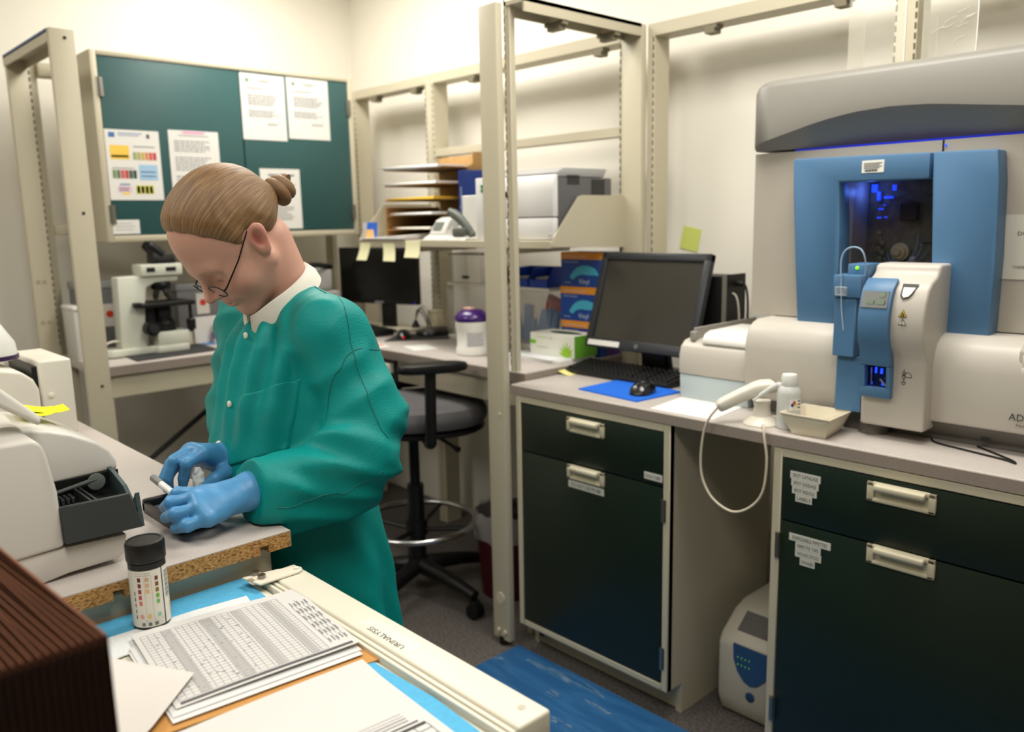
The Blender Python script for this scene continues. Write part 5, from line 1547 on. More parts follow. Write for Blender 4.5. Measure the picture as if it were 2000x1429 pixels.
b = thing('waste_bin', 'dark red waste bin with a clear liner behind the tall post', 'bin', (2.09, 2.265, 0))
MB().lathe([(0.105, 0.0), (0.11, 0.004), (0.132, 0.33), (0.128, 0.332), (0.107, 0.012), (0.001, 0.012)], (2.09, 2.265, 0), 32).obj('tub', M((66, 14, 16), 0.45, name='bin_red'), b)
LIN = M((180, 176, 172), 0.35, name='liner', alpha=0.5)
rows = []
rr = random.Random(2)
for (r, z) in ((0.138, 0.235), (0.14, 0.30), (0.135, 0.338), (0.125, 0.335), (0.118, 0.25)):
    rows.append([(2.09 + (r + rr.uniform(-0.004, 0.004)) * math.cos(2 * PI * k / 36), 2.265 + (r + rr.uniform(-0.004, 0.004)) * math.sin(2 * PI * k / 36), z + rr.uniform(-0.008, 0.008)) for k in range(36)])
MB().grid(rows, True, True).obj('liner', LIN, b)
m = MB()
for k in range(10):
    a = rr.uniform(0, 6.28)
    q = rr.uniform(0, 0.06)
    m.ball((2.09 + q * math.cos(a), 2.265 + q * math.sin(a), 0.31 + rr.uniform(0, 0.05)), rr.uniform(0.025, 0.045), 8, (1, 1, 0.8))
m.obj('rubbish', M((20, 19, 20), 0.6, name='rubbish_dark'), b, kind='stuff')
# ================================================================== near bench (left foreground)
BZ = 0.950
CHIP = bpy.data.materials.new('particle_board')
CHIP.use_nodes = True
nt = CHIP.node_tree
bs = nt.nodes['Principled BSDF']
tc = nt.nodes.new('ShaderNodeTexCoord')
mp = nt.nodes.new('ShaderNodeMapping')
mp.inputs['Scale'].default_value = (1.0, 1.0, 2.6)
vo = nt.nodes.new('ShaderNodeTexVoronoi')
vo.inputs['Scale'].default_value = 260.0
ns = nt.nodes.new('ShaderNodeTexNoise')
ns.inputs['Scale'].default_value = 170.0
ns.inputs['Detail'].default_value = 6.0
mx = nt.nodes.new('ShaderNodeMix')
mx.data_type = 'RGBA'
mx.inputs['Factor'].default_value = 0.28
rp = nt.nodes.new('ShaderNodeValToRGB')
e = rp.color_ramp.elements
e[0].position = 0.34
e[0].color = lin((92, 60, 28))
e[1].position = 0.66
e[1].color = lin((200, 160, 100))
x1 = e.new(0.48)
x1.color = lin((170, 126, 70))
nt.links.new(tc.outputs['Object'], mp.inputs['Vector'])
nt.links.new(mp.outputs['Vector'], vo.inputs['Vector'])
nt.links.new(mp.outputs['Vector'], ns.inputs['Vector'])
nt.links.new(ns.outputs['Fac'], mx.inputs['A'])
nt.links.new(vo.outputs['Color'], mx.inputs['B'])
nt.links.new(mx.outputs['Result'], rp.inputs['Fac'])
nt.links.new(rp.outputs['Color'], bs.inputs['Base Color'])
bp = nt.nodes.new('ShaderNodeBump')
bp.inputs['Strength'].default_value = 0.6
bp.inputs['Distance'].default_value = 0.001
nt.links.new(ns.outputs['Fac'], bp.inputs['Height'])
nt.links.new(bp.outputs['Normal'], bs.inputs['Normal'])
bs.inputs['Roughness'].default_value = 0.9

t = thing('bench_worktop', 'grey laminate bench worktop with raw chipboard end', 'worktop', (0.2, 1.9, BZ - 0.026))
notch = lambda a, b: [(a, BZ - 0.027), (a, BZ - 0.014), (b, BZ - 0.014), (b, BZ - 0.027)]
pf = [(-0.6, BZ - 0.0015), (-0.6, BZ - 0.027)] + notch(0.336, 0.351) + notch(0.558, 0.573) + [(0.611, BZ - 0.027), (0.611, BZ - 0.0015)]
MB().prism(pf, 'y', 1.188, 2.74).obj('core', CHIP, t)
MB().box(-0.6, 0.612, 1.188, 2.74, BZ - 0.0015, BZ).obj('laminate', LAMIN, t)
MB().box(0.611, 0.6125, 1.188, 2.74, BZ - 0.027, BZ - 0.0015).obj('edge_band', LAMED, t)

t = thing('bench_cabinet', 'beige bench base under the chipboard worktop', 'cabinet', (0.0, 1.9, 0))
MB().box(-0.6, 0.588, 1.212, 2.72, 0.09, BZ - 0.0275, 0.003, 1).obj('body', BEIGE, t)
MB().box(-0.58, 0.52, 1.24, 2.70, 0.0, 0.09).obj('toe_kick', DARK, t)
for k in range(2):
    d = MB().box(0.588, 0.600, 1.235 + 0.74 * k, 1.955 + 0.74 * k, 0.12, 0.90, 0.002, 1).obj('door', DGREEN, t)
    MB().box(0.600, 0.612, 1.50 + 0.74 * k, 1.65 + 0.74 * k, 0.82, 0.86, 0.004, 2).obj('handle', CREAM, d)

RZ = 0.900
t = thing('open_bench_frame', 'cream bench frame without worktop, marked urinalysis on its rail', 'bench', (0.2, 0.9, 0))
rl = MB().box(0.556, 0.606, 0.594, 1.17, RZ - 0.05, RZ, 0.004, 3).obj('rail', CREAM, t)
MB().box(0.5485, 0.5545, 0.596, 1.19, RZ - 0.05, RZ - 0.003, 0.001, 1).obj('rail_lip', CREAM, t)
MB().box(0.541, 0.5468, 0.596, 1.19, RZ - 0.05, RZ - 0.004, 0.001, 1).obj('rail_lip', CREAM, t)
MB().box(-0.6, 0.540, 0.60, 1.205, RZ - 0.05, RZ - 0.0125, 0.002, 1).obj('top_panel', CREAM, t)
MB().box(-0.6, 0.600, 0.60, 1.20, 0.09, RZ - 0.051, 0.003, 1).obj('body', BEIGE, t)
MB().box(-0.58, 0.52, 0.64, 1.20, 0.0, 0.09).obj('toe_kick', DARK, t)
m = MB()
m.text_w('URINALYSIS', (0.5735, 0.822, RZ + 0.0006), (0, 1, 0), (-1, 0, 0), 0.0125, 0.078)
m.obj('lettering', M((30, 30, 32), 0.6, name='rail_ink'), rl, label='black upright lettering')
MB().box(0.566, 0.590, 0.808, 0.925, RZ - 0.0001, RZ + 0.0003).obj('tape_label', M((234, 230, 214), 0.25, name='rail_tape'), rl, label='clear tape label')
MB().lathe([(0.005, 0), (0.005, 0.0006), (0.003, 0.001)], (0.585, 0.62, RZ), 16).obj('rivet', M((190, 184, 166), 0.4, name='rivet'), rl)
# hinge bracket with bolts
br = [(0.517, 1.172), (0.526, 1.129), (0.592, 1.128), (0.600, 1.133), (0.603, 1.142), (0.598, 1.150), (0.570, 1.162)]
b = MB().prism(br, 'z', RZ + 0.0005, RZ + 0.004, 0.001, 1).obj('bracket', CREAM, t)
for (x, y, nm) in ((0.537, 1.166, 'bolt'), (0.538, 1.147, 'bolt')):
    MB().cyl((x, y, RZ + 0.004), (x, y, RZ + 0.010), 0.0062, 6, smooth=False).obj('bolt', STEEL, b)
MB().lathe([(0.005, 0), (0.0045, 0.002), (0.002, 0.003)], (0.594, 1.141, RZ + 0.004), 14).obj('rivet', CREAM, b)
MB().box(0.519, 0.527, 1.146, 1.158, RZ + 0.0038, RZ + 0.0043).obj('slot', M((150, 140, 116), 0.6, name='bracket_slot'), b)
for i, (x, y) in enumerate(((0.50, 0.63), (0.515, 0.615), (0.485, 0.622), (0.53, 0.60))):
    MB().lathe([(0.007, 0), (0.006, 0.002), (0.003, 0.003)], (x, y, RZ - 0.0125), 14).obj('stud', CREAM, t)

# absorbent pads
PADB = M((84, 172, 214), 0.85, name='pad_blue', noise=0.08, nscale=120, bump=0.3, bscale=500)
PADW = M((226, 230, 230), 0.9, name='pad_quilted', bump=0.8, bscale=260)
PZ = RZ - 0.0122
u = thing('absorbent_pad', 'blue-edged absorbent pad under the test strip bottle', 'pad', (0.4, 1.15, PZ), group='absorbent pads')
MB().prism([(0.20, 1.10), (0.525, 1.098), (0.532, 1.202), (0.20, 1.203)], 'z', PZ, PZ + 0.0015).obj('blue_sheet', PADB, u)
MB().prism([(0.22, 1.08), (0.495, 1.085), (0.505, 1.132), (0.43, 1.142), (0.22, 1.15)], 'z', PZ + 0.0016, PZ + 0.004, 0.0008, 1).obj('quilted_core', PADW, u)
u = thing('absorbent_pad', 'blue absorbent pad at the right, half under the white sheet', 'pad', (0.5, 0.75, PZ), group='absorbent pads')
MB().prism([(0.30, 0.60), (0.532, 0.61), (0.539, 0.72), (0.533, 0.85), (0.30, 0.86)], 'z', PZ, PZ + 0.0015).obj('blue_sheet', PADB, u)

# papers: form, manila envelope, printed sheet, curled page
SZ0 = PZ + 0.0045
eu = Vector((0.196, -0.022, 0)).normalized()
ew = Vector((0.022, 0.196, 0)).normalized()
pr = []
G1, G2, G3 = (150, 150, 150), (176, 174, 172), (92, 92, 94)
for k in range(25):
    y = 0.06 + 0.86 * k / 24
    pr.append((0.03, y - 0.0012, 0.84, y + 0.0012, (150, 150, 152)))
for k in range(22):
    x = 0.03 + 0.81 * k / 21
    pr.append((x - 0.0012, 0.06, x + 0.0012, 0.92, (150, 150, 152)))
for (a, b_) in ((0.14, 0.20), (0.36, 0.43), (0.55, 0.60), (0.74, 0.79)):
    pr.append((a, 0.06, b_, 0.92, G2))
pr.append((0.03, 0.018, 0.97, 0.045, G3))
rr = random.Random(21)
for k in range(70):
    a, b_ = rr.uniform(0.05, 0.52), rr.uniform(0.1, 0.9)
    pr.append((a, b_, a + rr.uniform(0.006, 0.02), b_ + 0.004, G3))
for k in range(5):
    x = 0.87 + 0.024 * k
    pr.append((x, 0.1 + 0.1 * (k % 2), x + 0.003, 0.72 + 0.05 * (k % 3), G1))
    for j in range(6):
        pr.append((x + 0.006, 0.12 + 0.12 * j, x + 0.013, 0.17 + 0.12 * j + 0.02 * ((j + k) % 2), (120, 120, 122)))
sheet('log_form', 'printed grid log form with grey bands', 'paper', (0.308, 0.902, SZ0 + 0.004), eu, ew, 0.232, 0.215, pr, (212, 210, 207), curl=lambda a, b: 0.003 * math.sin(2.2 * a + 1.1 * b) + 0.007 * max(0, a - 0.8) * 5 * 0.2, n=14)
for k in range(2):
    sheet('loose_sheet', ['white sheet directly under the grid form', 'lower white sheet peeking out under the grid form'][k], 'paper', (0.300 - 0.004 * k, 0.890 - 0.009 * k, SZ0 + 0.002 - 0.0012 * k), Vector((0.995, -0.10, 0)), Vector((0.10, 0.995, 0)), 0.236, 0.20, [], (218, 218, 217), group='sheets under the form')
tag(MB().prism([(0.235, 0.880), (0.545, 0.836), (0.545, 0.87), (0.52, 1.0), (0.25, 1.0)], 'z', SZ0 - 0.003, SZ0 - 0.0015).obj('manila_envelope', M((196, 142, 76), 0.7, name='manila', noise=0.05, nscale=20)), 'tan manila envelope between the form and the front sheet', 'envelope')
pr = []
oy = 0.17
for (a0, b0_, a1_, b1_, c_) in [(0.66, 0.20, 0.90, 0.206, G3), (0.62, 0.10, 0.95, 0.122, (60, 60, 62)), (0.62, -0.15, 0.95, -0.146, G3), (0.62, 0.055, 0.95, 0.06, G3), (0.62, 0.0, 0.95, 0.005, G3), (0.62, -0.055, 0.95, -0.05, G3), (0.62, 0.225, 0.9, 0.231, G2), (0.58, 0.25, 0.9, 0.256, G2), (0.64, 0.14, 0.93, 0.152, (70, 70, 72)), (0.60, 0.175, 0.90, 0.181, G3)]:
    pr.append((a0, b0_ + oy, a1_, b1_ + oy, c_))
for k in range(6):
    pr.append((0.62 + 0.066 * k, 0.02, 0.6235 + 0.066 * k, 0.10 + oy, G3))
sheet('printed_sheet', 'white sheet with a small printed table, nearest the camera', 'paper', (0.245, 0.633, SZ0 + 0.001), Vector((0.9985, -0.055, 0)), Vector((0.055, 0.9985, 0)), 0.262, 0.222, pr, (212, 210, 207), curl=lambda a, b: 0.004 * max(0.0, b - 0.8) * 5 + 0.002 * math.sin(3 * a), n=12)
# curled page
c00, c10, c11, c01 = Vector((0.185, 0.812, SZ0 + 0.010)), Vector((0.273, 0.880, SZ0 + 0.0085)), Vector((0.350, 0.950, SZ0 + 0.0125)), Vector((0.262, 1.022, SZ0 + 0.062))
rows = []
for i in range(17):
    v = i / 16
    row = []
    for j in range(13):
        u = j / 12
        p = c00 * (1 - u) * (1 - v) + c10 * u * (1 - v) + c11 * u * v + c01 * (1 - u) * v
        p.z += 0.022 * math.sin(PI * min(1.0, v * 1.05)) * (1 - u) ** 1.3
        p.z -= 0.02 * max(0.0, v - 0.88) / 0.12 * (1 - u)
        row.append(p)
    rows.append(row)
m = MB().grid(rows, True)
m.grid([[p - Vector((0, 0, 0.0005)) for p in r][::-1] for r in rows], True)
tag(m.obj('curled_page', M((218, 212, 206), 0.8, name='page_cream')), 'blank page curling up beside the brown accordion file', 'paper')

# test strip bottle
BX, BY = 0.372, 1.148
b0 = PZ + 0.0042
t = thing('strip_bottle', 'test strip bottle with black cap and colour chart label', 'bottle', (BX, BY, b0))
MB().lathe([(0.0225, 0), (0.0245, 0.002), (0.0245, 0.094), (0.0235, 0.095)], (BX, BY, b0), 40).obj('body', M((20, 20, 22), 0.35, name='bottle_black'), t)
MB().lathe([(0.0255, 0.096), (0.026, 0.098), (0.026, 0.119), (0.0245, 0.1225), (0.021, 0.123), (0.0205, 0.122), (0.001, 0.122)], (BX, BY, b0), 48).obj('cap', M((16, 16, 17), 0.4, name='cap_black', bump=0.1, bscale=300), t)
rcam = math.atan2(-BY, -BX)   # direction from the bottle to the camera side
lb = wrap_label(t, BX, BY, 0.0248, rcam - 1.45, rcam + 0.72, b0 + 0.004, b0 + 0.086, M((226, 224, 212), 0.5, name='strip_label'), 'chart_label', 24)
lb2 = wrap_label(t, BX, BY, 0.0248, rcam + 0.80, rcam + 1.6, b0 + 0.004, b0 + 0.086, M((228, 226, 216), 0.5, name='strip_label2'), 'barcode_label', 12)


def patch(parent, a0, a1, z0, z1, rgb, nm):
    wrap_label(parent, BX, BY, 0.0250, a0, a1, z0, z1, M(rgb, 0.5, name='%s_%d_%d_%d' % ((nm,) + tuple(rgb))), nm, 3)


for k, (c1, c2, c3) in enumerate((((96, 20, 50), (206, 168, 140), (110, 48, 28)), ((120, 30, 60), (214, 176, 140), (120, 78, 20)), ((150, 44, 66), (226, 186, 130), (136, 110, 30)), ((190, 70, 84), None, (110, 170, 40)), ((212, 112, 104), None, (110, 184, 100)))):
    z = b0 + 0.0705 - 0.0085 * k
    patch(lb, rcam - 0.60, rcam - 0.42, z, z + 0.006, c1, 'swatch')
    if c2:
        patch(lb, rcam - 0.20, rcam + 0.0, z, z + 0.006, c2, 'swatch')
    patch(lb, rcam + 0.32, rcam + 0.50, z, z + 0.006, c3, 'swatch')
    patch(lb, rcam - 0.86, rcam - 0.80, z - 0.02, z - 0.0145, [(70, 80, 60), (54, 54, 56), (60, 60, 40), (50, 50, 60), (40, 44, 50)][k], 'swatch')
for a, c in ((-0.60, (226, 160, 144)), (-0.20, (226, 196, 120)), (0.32, (150, 206, 176))):
    patch(lb, rcam + a, rcam + a + 0.2, b0 + 0.017, b0 + 0.023, c, 'swatch')
for k in range(3):
    patch(lb, rcam - 0.55 + 0.34 * k, rcam - 0.37 + 0.34 * k, b0 + 0.006, b0 + 0.011, (120, 120, 118), 'symbol')
for z in (0.0135, 0.079, 0.082):
    patch(lb, rcam - 0.7, rcam + 0.1 + (0.5 if z < 0.05 else 0), b0 + z, b0 + z + 0.0006, (110, 110, 110), 'rule')
for a in (-0.26, 0.12):
    patch(lb, rcam + a, rcam + a + 0.012, b0 + 0.016, b0 + 0.078, (150, 150, 148), 'rule')
for k in range(18):
    z = b0 + 0.04 + 0.0022 * k
    patch(lb2, rcam + 0.92, rcam + 1.3, z, z + 0.0006 + 0.0006 * ((k * 7) % 3) / 2, (40, 40, 44), 'bar')
patch(lb2, rcam + 1.25, rcam + 1.5, b0 + 0.01, b0 + 0.03, (236, 180, 80), 'swatch')

# accordion file
BRN = M((108, 62, 34), 0.75, name='file_brown', noise=0.15, nscale=25)
BRN2 = M((52, 28, 15), 0.8, name='file_gusset', noise=0.2, nscale=30)
t = thing('accordion_file', 'brown expanding accordion file in the near left corner', 'file', (-0.05, 0.8, SZ0))
N = 50
x_r, x_l = 0.165, -0.105
ztop = 1.152
pts_f, pts_b = [], []
rows = [[], []]
for k in range(2 * N + 1):
    x = x_r + (x_l - x_r) * k / (2 * N)
    y = 0.606 + (0.006 if k % 2 else 0.0)
    rows[0].append((x, y, RZ - 0.012))
    rows[1].append((x, y, ztop - (0.010 if k % 2 else 0.0)))
MB().grid(rows, False).obj('front_gusset', BRN2, t)
rr = random.Random(4)
for k in range(N + 1):
    x = x_r + (x_l - x_r) * k / N
    dz = 0.0 if k in (0, N) else rr.uniform(-0.014, 0.004)
    yb = 0.955 + rr.uniform(-0.006, 0.006)
    bow = -0.02
    th = 0.0022 if k in (0, N) else 0.0009
    rr0 = [[], []]
    for j in range(7):
        s = j / 6
        rr0[0].append((x + bow * math.sin(PI * s) * 0.15, 0.607 + (yb - 0.607) * s, RZ - 0.012))
        rr0[1].append((x + bow * s, 0.607 + (yb - 0.607) * s, ztop + dz * s))
    m = MB().grid(rr0, True)
    m.grid([[(p[0] - th, p[1], p[2]) for p in r][::-1] for r in rr0], True)
    m.grid([rr0[1], [(p[0] - th, p[1], p[2]) for p in rr0[1]]], False)
    m.obj('divider', BRN, t)
MB().box(x_l - 0.02, x_r - 0.004, 0.962, 0.966, RZ - 0.012, ztop - 0.01).obj('back_panel', BRN, t)
for k, x in ((11, 0.0285), (12, -0.0045)):
    tag(MB().hexa([(x, 0.64, RZ + 0.02), (x + 0.002, 0.64, RZ + 0.02), (x + 0.002, 0.93, RZ + 0.02), (x, 0.93, RZ + 0.02), (x - 0.002, 0.64, ztop + 0.002), (x, 0.64, ztop + 0.002), (x - 0.016, 0.93, ztop + 0.002), (x - 0.018, 0.93, ztop + 0.002)]).obj('filed_papers', M((226, 222, 224), 0.8, name='filed_paper')), 'white papers in the accordion file, %s' % ('nearer its middle' if k == 11 else 'nearer its outer end'), 'paper', 'papers in the accordion file')

# ================================================================== strip analyzer on the bench
AW = M((206, 202, 195), 0.42, name='analyzer_white')
AD = M((48, 52, 52), 0.5, name='analyzer_slate')
t = thing('strip_analyzer', 'white strip analyzer with slate sliding tray on the bench', 'analyzer', (0.2, 1.4, BZ))
Y1 = 1.25
MB().prism([(0.0, BZ + 0.001), (0.265, BZ + 0.001), (0.30, BZ + 0.006), (0.368, BZ + 0.008), (0.378, BZ + 0.016), (0.382, BZ + 0.043), (0.30, BZ + 0.046), (0.0, BZ + 0.040)], 'y', Y1, 1.52, 0.004, 2).obj('base', AW, t)
MB().prism([(0.0, BZ + 0.044), (0.225, BZ + 0.044), (0.297, BZ + 0.048), (0.296, 1.078), (0.288, 1.135), (0.283, 1.150), (0.274, 1.157), (0.0, 1.162)], 'y', Y1 - 0.004, 1.37, 0.006, 3).obj('front_cover', AW, t)
hood = [(0.0, BZ + 0.05), (0.300, BZ + 0.05), (0.300, 1.058), (0.414, 1.061), (0.413, 1.075), (0.404, 1.094), (0.388, 1.109), (0.352, 1.129), (0.322, 1.140), (0.28, 1.150), (0.0, 1.16)]
MB().prism(hood, 'y', 1.366, 1.56, 0.005, 3).obj('hood', AW, t)
MB().prism([(0.300, BZ + 0.05), (0.412, BZ + 0.05), (0.412, 1.056), (0.300, 1.056)], 'y', 1.372, 1.54).obj('inner_block', AD, t)
# slate tray
tr_ = MB().hexa([(0.296, 1.236, 1.004), (0.402, 1.236, 1.002), (0.402, 1.248, 1.002), (0.296, 1.248, 1.004), (0.295, 1.246, 1.056), (0.390, 1.246, 1.054), (0.390, 1.252, 1.054), (0.295, 1.252, 1.056)], 0.001, 1).obj('tray_front', AD, t)
MB().prism([(1.238, 1.002), (1.368, 1.002), (1.368, 1.068), (1.345, 1.064), (1.30, 1.052), (1.268, 1.03), (1.248, 1.052)], 'x', 0.398, 0.404).obj('tray_side', M((60, 74, 76), 0.35, name='tray_side'), t)
MB().box(0.296, 0.398, 1.249, 1.366, 1.002, 1.03).obj('tray_floor', M((26, 28, 30), 0.5, name='tray_floor'), t)
for x in (0.302, 0.345, 0.352):
    MB().box(x, x + 0.003, 1.252, 1.366, 1.03, 1.046).obj('tray_rib', AD, t)
for k in range(5):
    MB().box(0.306 + 0.0072 * k, 0.311 + 0.0072 * k, 1.335, 1.36, 1.03, 1.040, 0.001, 1).obj('tray_notch', AD, t)
MB().tube([(0.303, 1.33, 1.052), (0.34, 1.335, 1.056), (0.372, 1.338, 1.060)], [0.003, 0.003, 0.0035], 8).obj('feed_arm', M((78, 84, 82), 0.4, name='arm_grey'), t)
MB().lathe([(0.013, 0), (0.013, 0.002), (0.01, 0.003)], n=18, mat=Matrix.Translation((0.372, 1.338, 1.056)) @ Matrix.Rotation(PI / 2, 4, 'X')).obj('feed_tab', M((96, 104, 100), 0.4, name='tab_grey'), t)
MB().box(0.300, 0.412, 1.360, 1.366, 1.045, 1.062).obj('hood_lip', BLACK, t)
# raised printer flap at the left edge
MB().hexa([(0.15, 1.30, 1.275), (0.297, 1.30, 1.163), (0.302, 1.42, 1.160), (0.15, 1.42, 1.275), (0.15, 1.30, 1.335), (0.300, 1.30, 1.176), (0.305, 1.42, 1.173), (0.15, 1.42, 1.335)], 0.006, 3).obj('printer_flap', M((220, 217, 208), 0.4, name='flap_white'), t)
MB().box(0.05, 0.24, 1.32, 1.34, 1.158, 1.19, 0.003, 1).obj('flap_hinge', M((150, 148, 142), 0.5, name='hinge_grey'), t)
for k, (x, y, rot, lab) in enumerate(((0.305, 1.47, -0.35, 'bright yellow sticky note curling on the strip analyzer, upper of two'), (0.300, 1.445, -0.2, 'bright yellow sticky note on the strip analyzer, lower of two'))):
    c, s = math.cos(rot), math.sin(rot)
    sheet('sticky_note', lab, 'sticky note', (x, y, 1.1615 - 0.003 * k), (0.95, -0.1 + 0.1 * k, -0.33), (0.1, 0.99, 0.0), 0.075 - 0.02 * k, 0.06, [], (238, 232, 20), group='sticky notes on the strip analyzer', curl=lambda a, b: 0.012 * a ** 4, n=6)

t = thing('sediment_analyzer', 'white bench instrument with black gap beside the left post', 'analyzer', (0.4, 2.3, BZ))
IW = M((222, 217, 204), 0.4, name='instrument_white')
MB().box(0.506, 0.578, 2.17, 2.42, BZ, 1.133, 0.006, 3).obj('side_housing', IW, t)
MB().lathe([(0.007, 0), (0.007, 0.003), (0.003, 0.005)], n=16, mat=Matrix.Translation((0.527, 2.17, 1.05)) @ Matrix.Rotation(PI / 2, 4, 'X')).obj('screw', CREAM, t)
MB().box(0.494, 0.506, 2.185, 2.40, BZ, 1.12).obj('black_gap', BLACK, t)
MB().prism([(0.1, BZ), (0.492, BZ), (0.492, 1.075), (0.482, 1.10), (0.458, 1.122), (0.40, 1.135), (0.1, 1.14)], 'y', 2.12, 2.40, 0.008, 3).obj('main_housing', IW, t)
MB().box(0.43, 0.50, 2.405, 2.45, BZ, 1.125, 0.004, 2).obj('rear_housing', IW, t)
MB().cyl((0.485, 2.11, BZ + 0.03), (0.485, 2.13, BZ + 0.032), 0.016, 18).obj('knob', BLACK, t)
b = thing('reagent_bottle', 'white reagent bottle with purple cap at the left edge', 'bottle', (0.42, 2.3, 1.14))
MB().lathe([(0.058, 0.0), (0.062, 0.006), (0.058, 0.04), (0.034, 0.082), (0.026, 0.09), (0.025, 0.15)], (0.42, 2.24, 1.14), 28).obj('body', M((226, 226, 220), 0.4, name='bottle_white2'), b)
MB().lathe([(0.029, 0.15), (0.03, 0.152), (0.03, 0.18), (0.026, 0.184)], (0.42, 2.24, 1.14), 24).obj('cap', M((54, 30, 70), 0.4, name='cap_purple'), b)
MB().lathe([(0.0635, 0.002), (0.0635, 0.012)], (0.42, 2.24, 1.14), 24).obj('collar', M((54, 30, 70), 0.4, name='cap_purple'), b)
# ================================================================== person: distance-field modelling
F32 = np.float32


def axis_pts(segs):
    """rectilinear axis from [(start, end, step), ...]"""
    out = []
    for (a, b, s) in segs:
        n = max(1, int(round((b - a) / s)))
        out += [a + (b - a) * i / n for i in range(n)]
    out.append(segs[-1][1])
    return np.array(out, dtype=F32)


def ell(p, c, r):
    x, y, z = (p[0] - c[0]) / r[0], (p[1] - c[1]) / r[1], (p[2] - c[2]) / r[2]
    k0 = np.sqrt(x * x + y * y + z * z)
    k1 = np.sqrt((x / r[0]) ** 2 + (y / r[1]) ** 2 + (z / r[2]) ** 2) + 1e-6
    return k0 * (k0 - 1.0) / k1


def cone(p, a, b, ra, rb):
    ax, ay, az = b[0] - a[0], b[1] - a[1], b[2] - a[2]
    L2 = ax * ax + ay * ay + az * az + 1e-12
    t = np.clip(((p[0] - a[0]) * ax + (p[1] - a[1]) * ay + (p[2] - a[2]) * az) / L2, 0, 1)
    d = np.sqrt((p[0] - a[0] - t * ax) ** 2 + (p[1] - a[1] - t * ay) ** 2 + (p[2] - a[2] - t * az) ** 2)
    return d - (ra + (rb - ra) * t)


def smin(a, b, k):
    h = np.clip(0.5 + 0.5 * (b - a) / k, 0, 1)
    return b + (a - b) * h - k * h * (1 - h)


def smax(a, b, k):
    return -smin(-a, -b, k)


def boxd(p, lo, hi):
    c = [(l + h) / 2 for l, h in zip(lo, hi)]
    e = [(h - l) / 2 for l, h in zip(lo, hi)]
    q = [np.abs(p[i] - c[i]) - e[i] for i in range(3)]
    o = np.sqrt(sum(np.maximum(v, 0) ** 2 for v in q))
    return o + np.minimum(np.maximum(np.maximum(q[0], q[1]), q[2]), 0)


def nets(ax, fn):
    """surface nets over a rectilinear grid; returns verts (n,3) and quads"""
    xs, ys, zs = ax
    G = np.meshgrid(xs, ys, zs, indexing='ij')
    D = fn(G).astype(F32)
    S = D < 0
    nx, ny, nz = D.shape
    cnt = np.zeros((nx - 1, ny - 1, nz - 1), np.int8)
    for i in (0, 1):
        for j in (0, 1):
            for k in (0, 1):
                cnt += S[i:nx - 1 + i, j:ny - 1 + j, k:nz - 1 + k]
    act = (cnt > 0) & (cnt < 8)
    ids = np.argwhere(act)
    idx = -np.ones(act.shape, np.int32)
    idx[act] = np.arange(len(ids))
    I, J, K = ids[:, 0], ids[:, 1], ids[:, 2]
    acc = np.zeros((len(ids), 3), np.float64)
    w = np.zeros(len(ids))
    cor = [(i, j, k) for i in (0, 1) for j in (0, 1) for k in (0, 1)]
    for a in cor:
        for b in cor:
            if a < b and sum(abs(u - v) for u, v in zip(a, b)) == 1:
                da = D[I + a[0], J + a[1], K + a[2]]
                db = D[I + b[0], J + b[1], K + b[2]]
                m = (da < 0) != (db < 0)
                t = np.where(m, da / (da - db + 1e-12), 0)
                pa = np.stack([xs[I + a[0]], ys[J + a[1]], zs[K + a[2]]], 1)
                pb = np.stack([xs[I + b[0]], ys[J + b[1]], zs[K + b[2]]], 1)
                acc += np.where(m[:, None], pa + (pb - pa) * t[:, None], 0)
                w += m
    V = acc / w[:, None]
    quads = []
    for axis in range(3):
        sl = [slice(1, n - 1) for n in (nx, ny, nz)]
        sl[axis] = slice(0, (nx, ny, nz)[axis] - 1)
        s2 = list(sl)
        s2[axis] = slice(1, (nx, ny, nz)[axis])
        A, B = S[tuple(sl)], S[tuple(s2)]
        ch = np.argwhere(A != B)
        if len(ch) == 0:
            continue
        off = [0 if d == axis else 1 for d in range(3)]
        c = ch + np.array(off)
        flip = A[ch[:, 0], ch[:, 1], ch[:, 2]]
        o1, o2 = [d for d in range(3) if d != axis]
        def cell(d1, d2):
            q = c.copy()
            q[:, o1] -= d1
            q[:, o2] -= d2
            return idx[q[:, 0], q[:, 1], q[:, 2]]
        q = np.stack([cell(1, 1), cell(0, 1), cell(0, 0), cell(1, 0)], 1)
        if axis == 1:
            flip = ~flip
        q[~flip] = q[~flip][:, ::-1]
        quads.append(q)
    Q = np.concatenate(quads)
    Q = Q[(Q >= 0).all(1)]
    return V, Q


def smooth_mesh(V, Q, it=2, lam=0.5):
    n = len(V)
    E = np.concatenate([Q[:, [0, 1]], Q[:, [1, 2]], Q[:, [2, 3]], Q[:, [3, 0]]])
    for _ in range(it):
        s = np.zeros_like(V)
        c = np.zeros(n)
        np.add.at(s, E[:, 0], V[E[:, 1]])
        np.add.at(s, E[:, 1], V[E[:, 0]])
        np.add.at(c, E[:, 0], 1)
        np.add.at(c, E[:, 1], 1)
        V = V + lam * (s / np.maximum(c, 1)[:, None] - V)
    return V


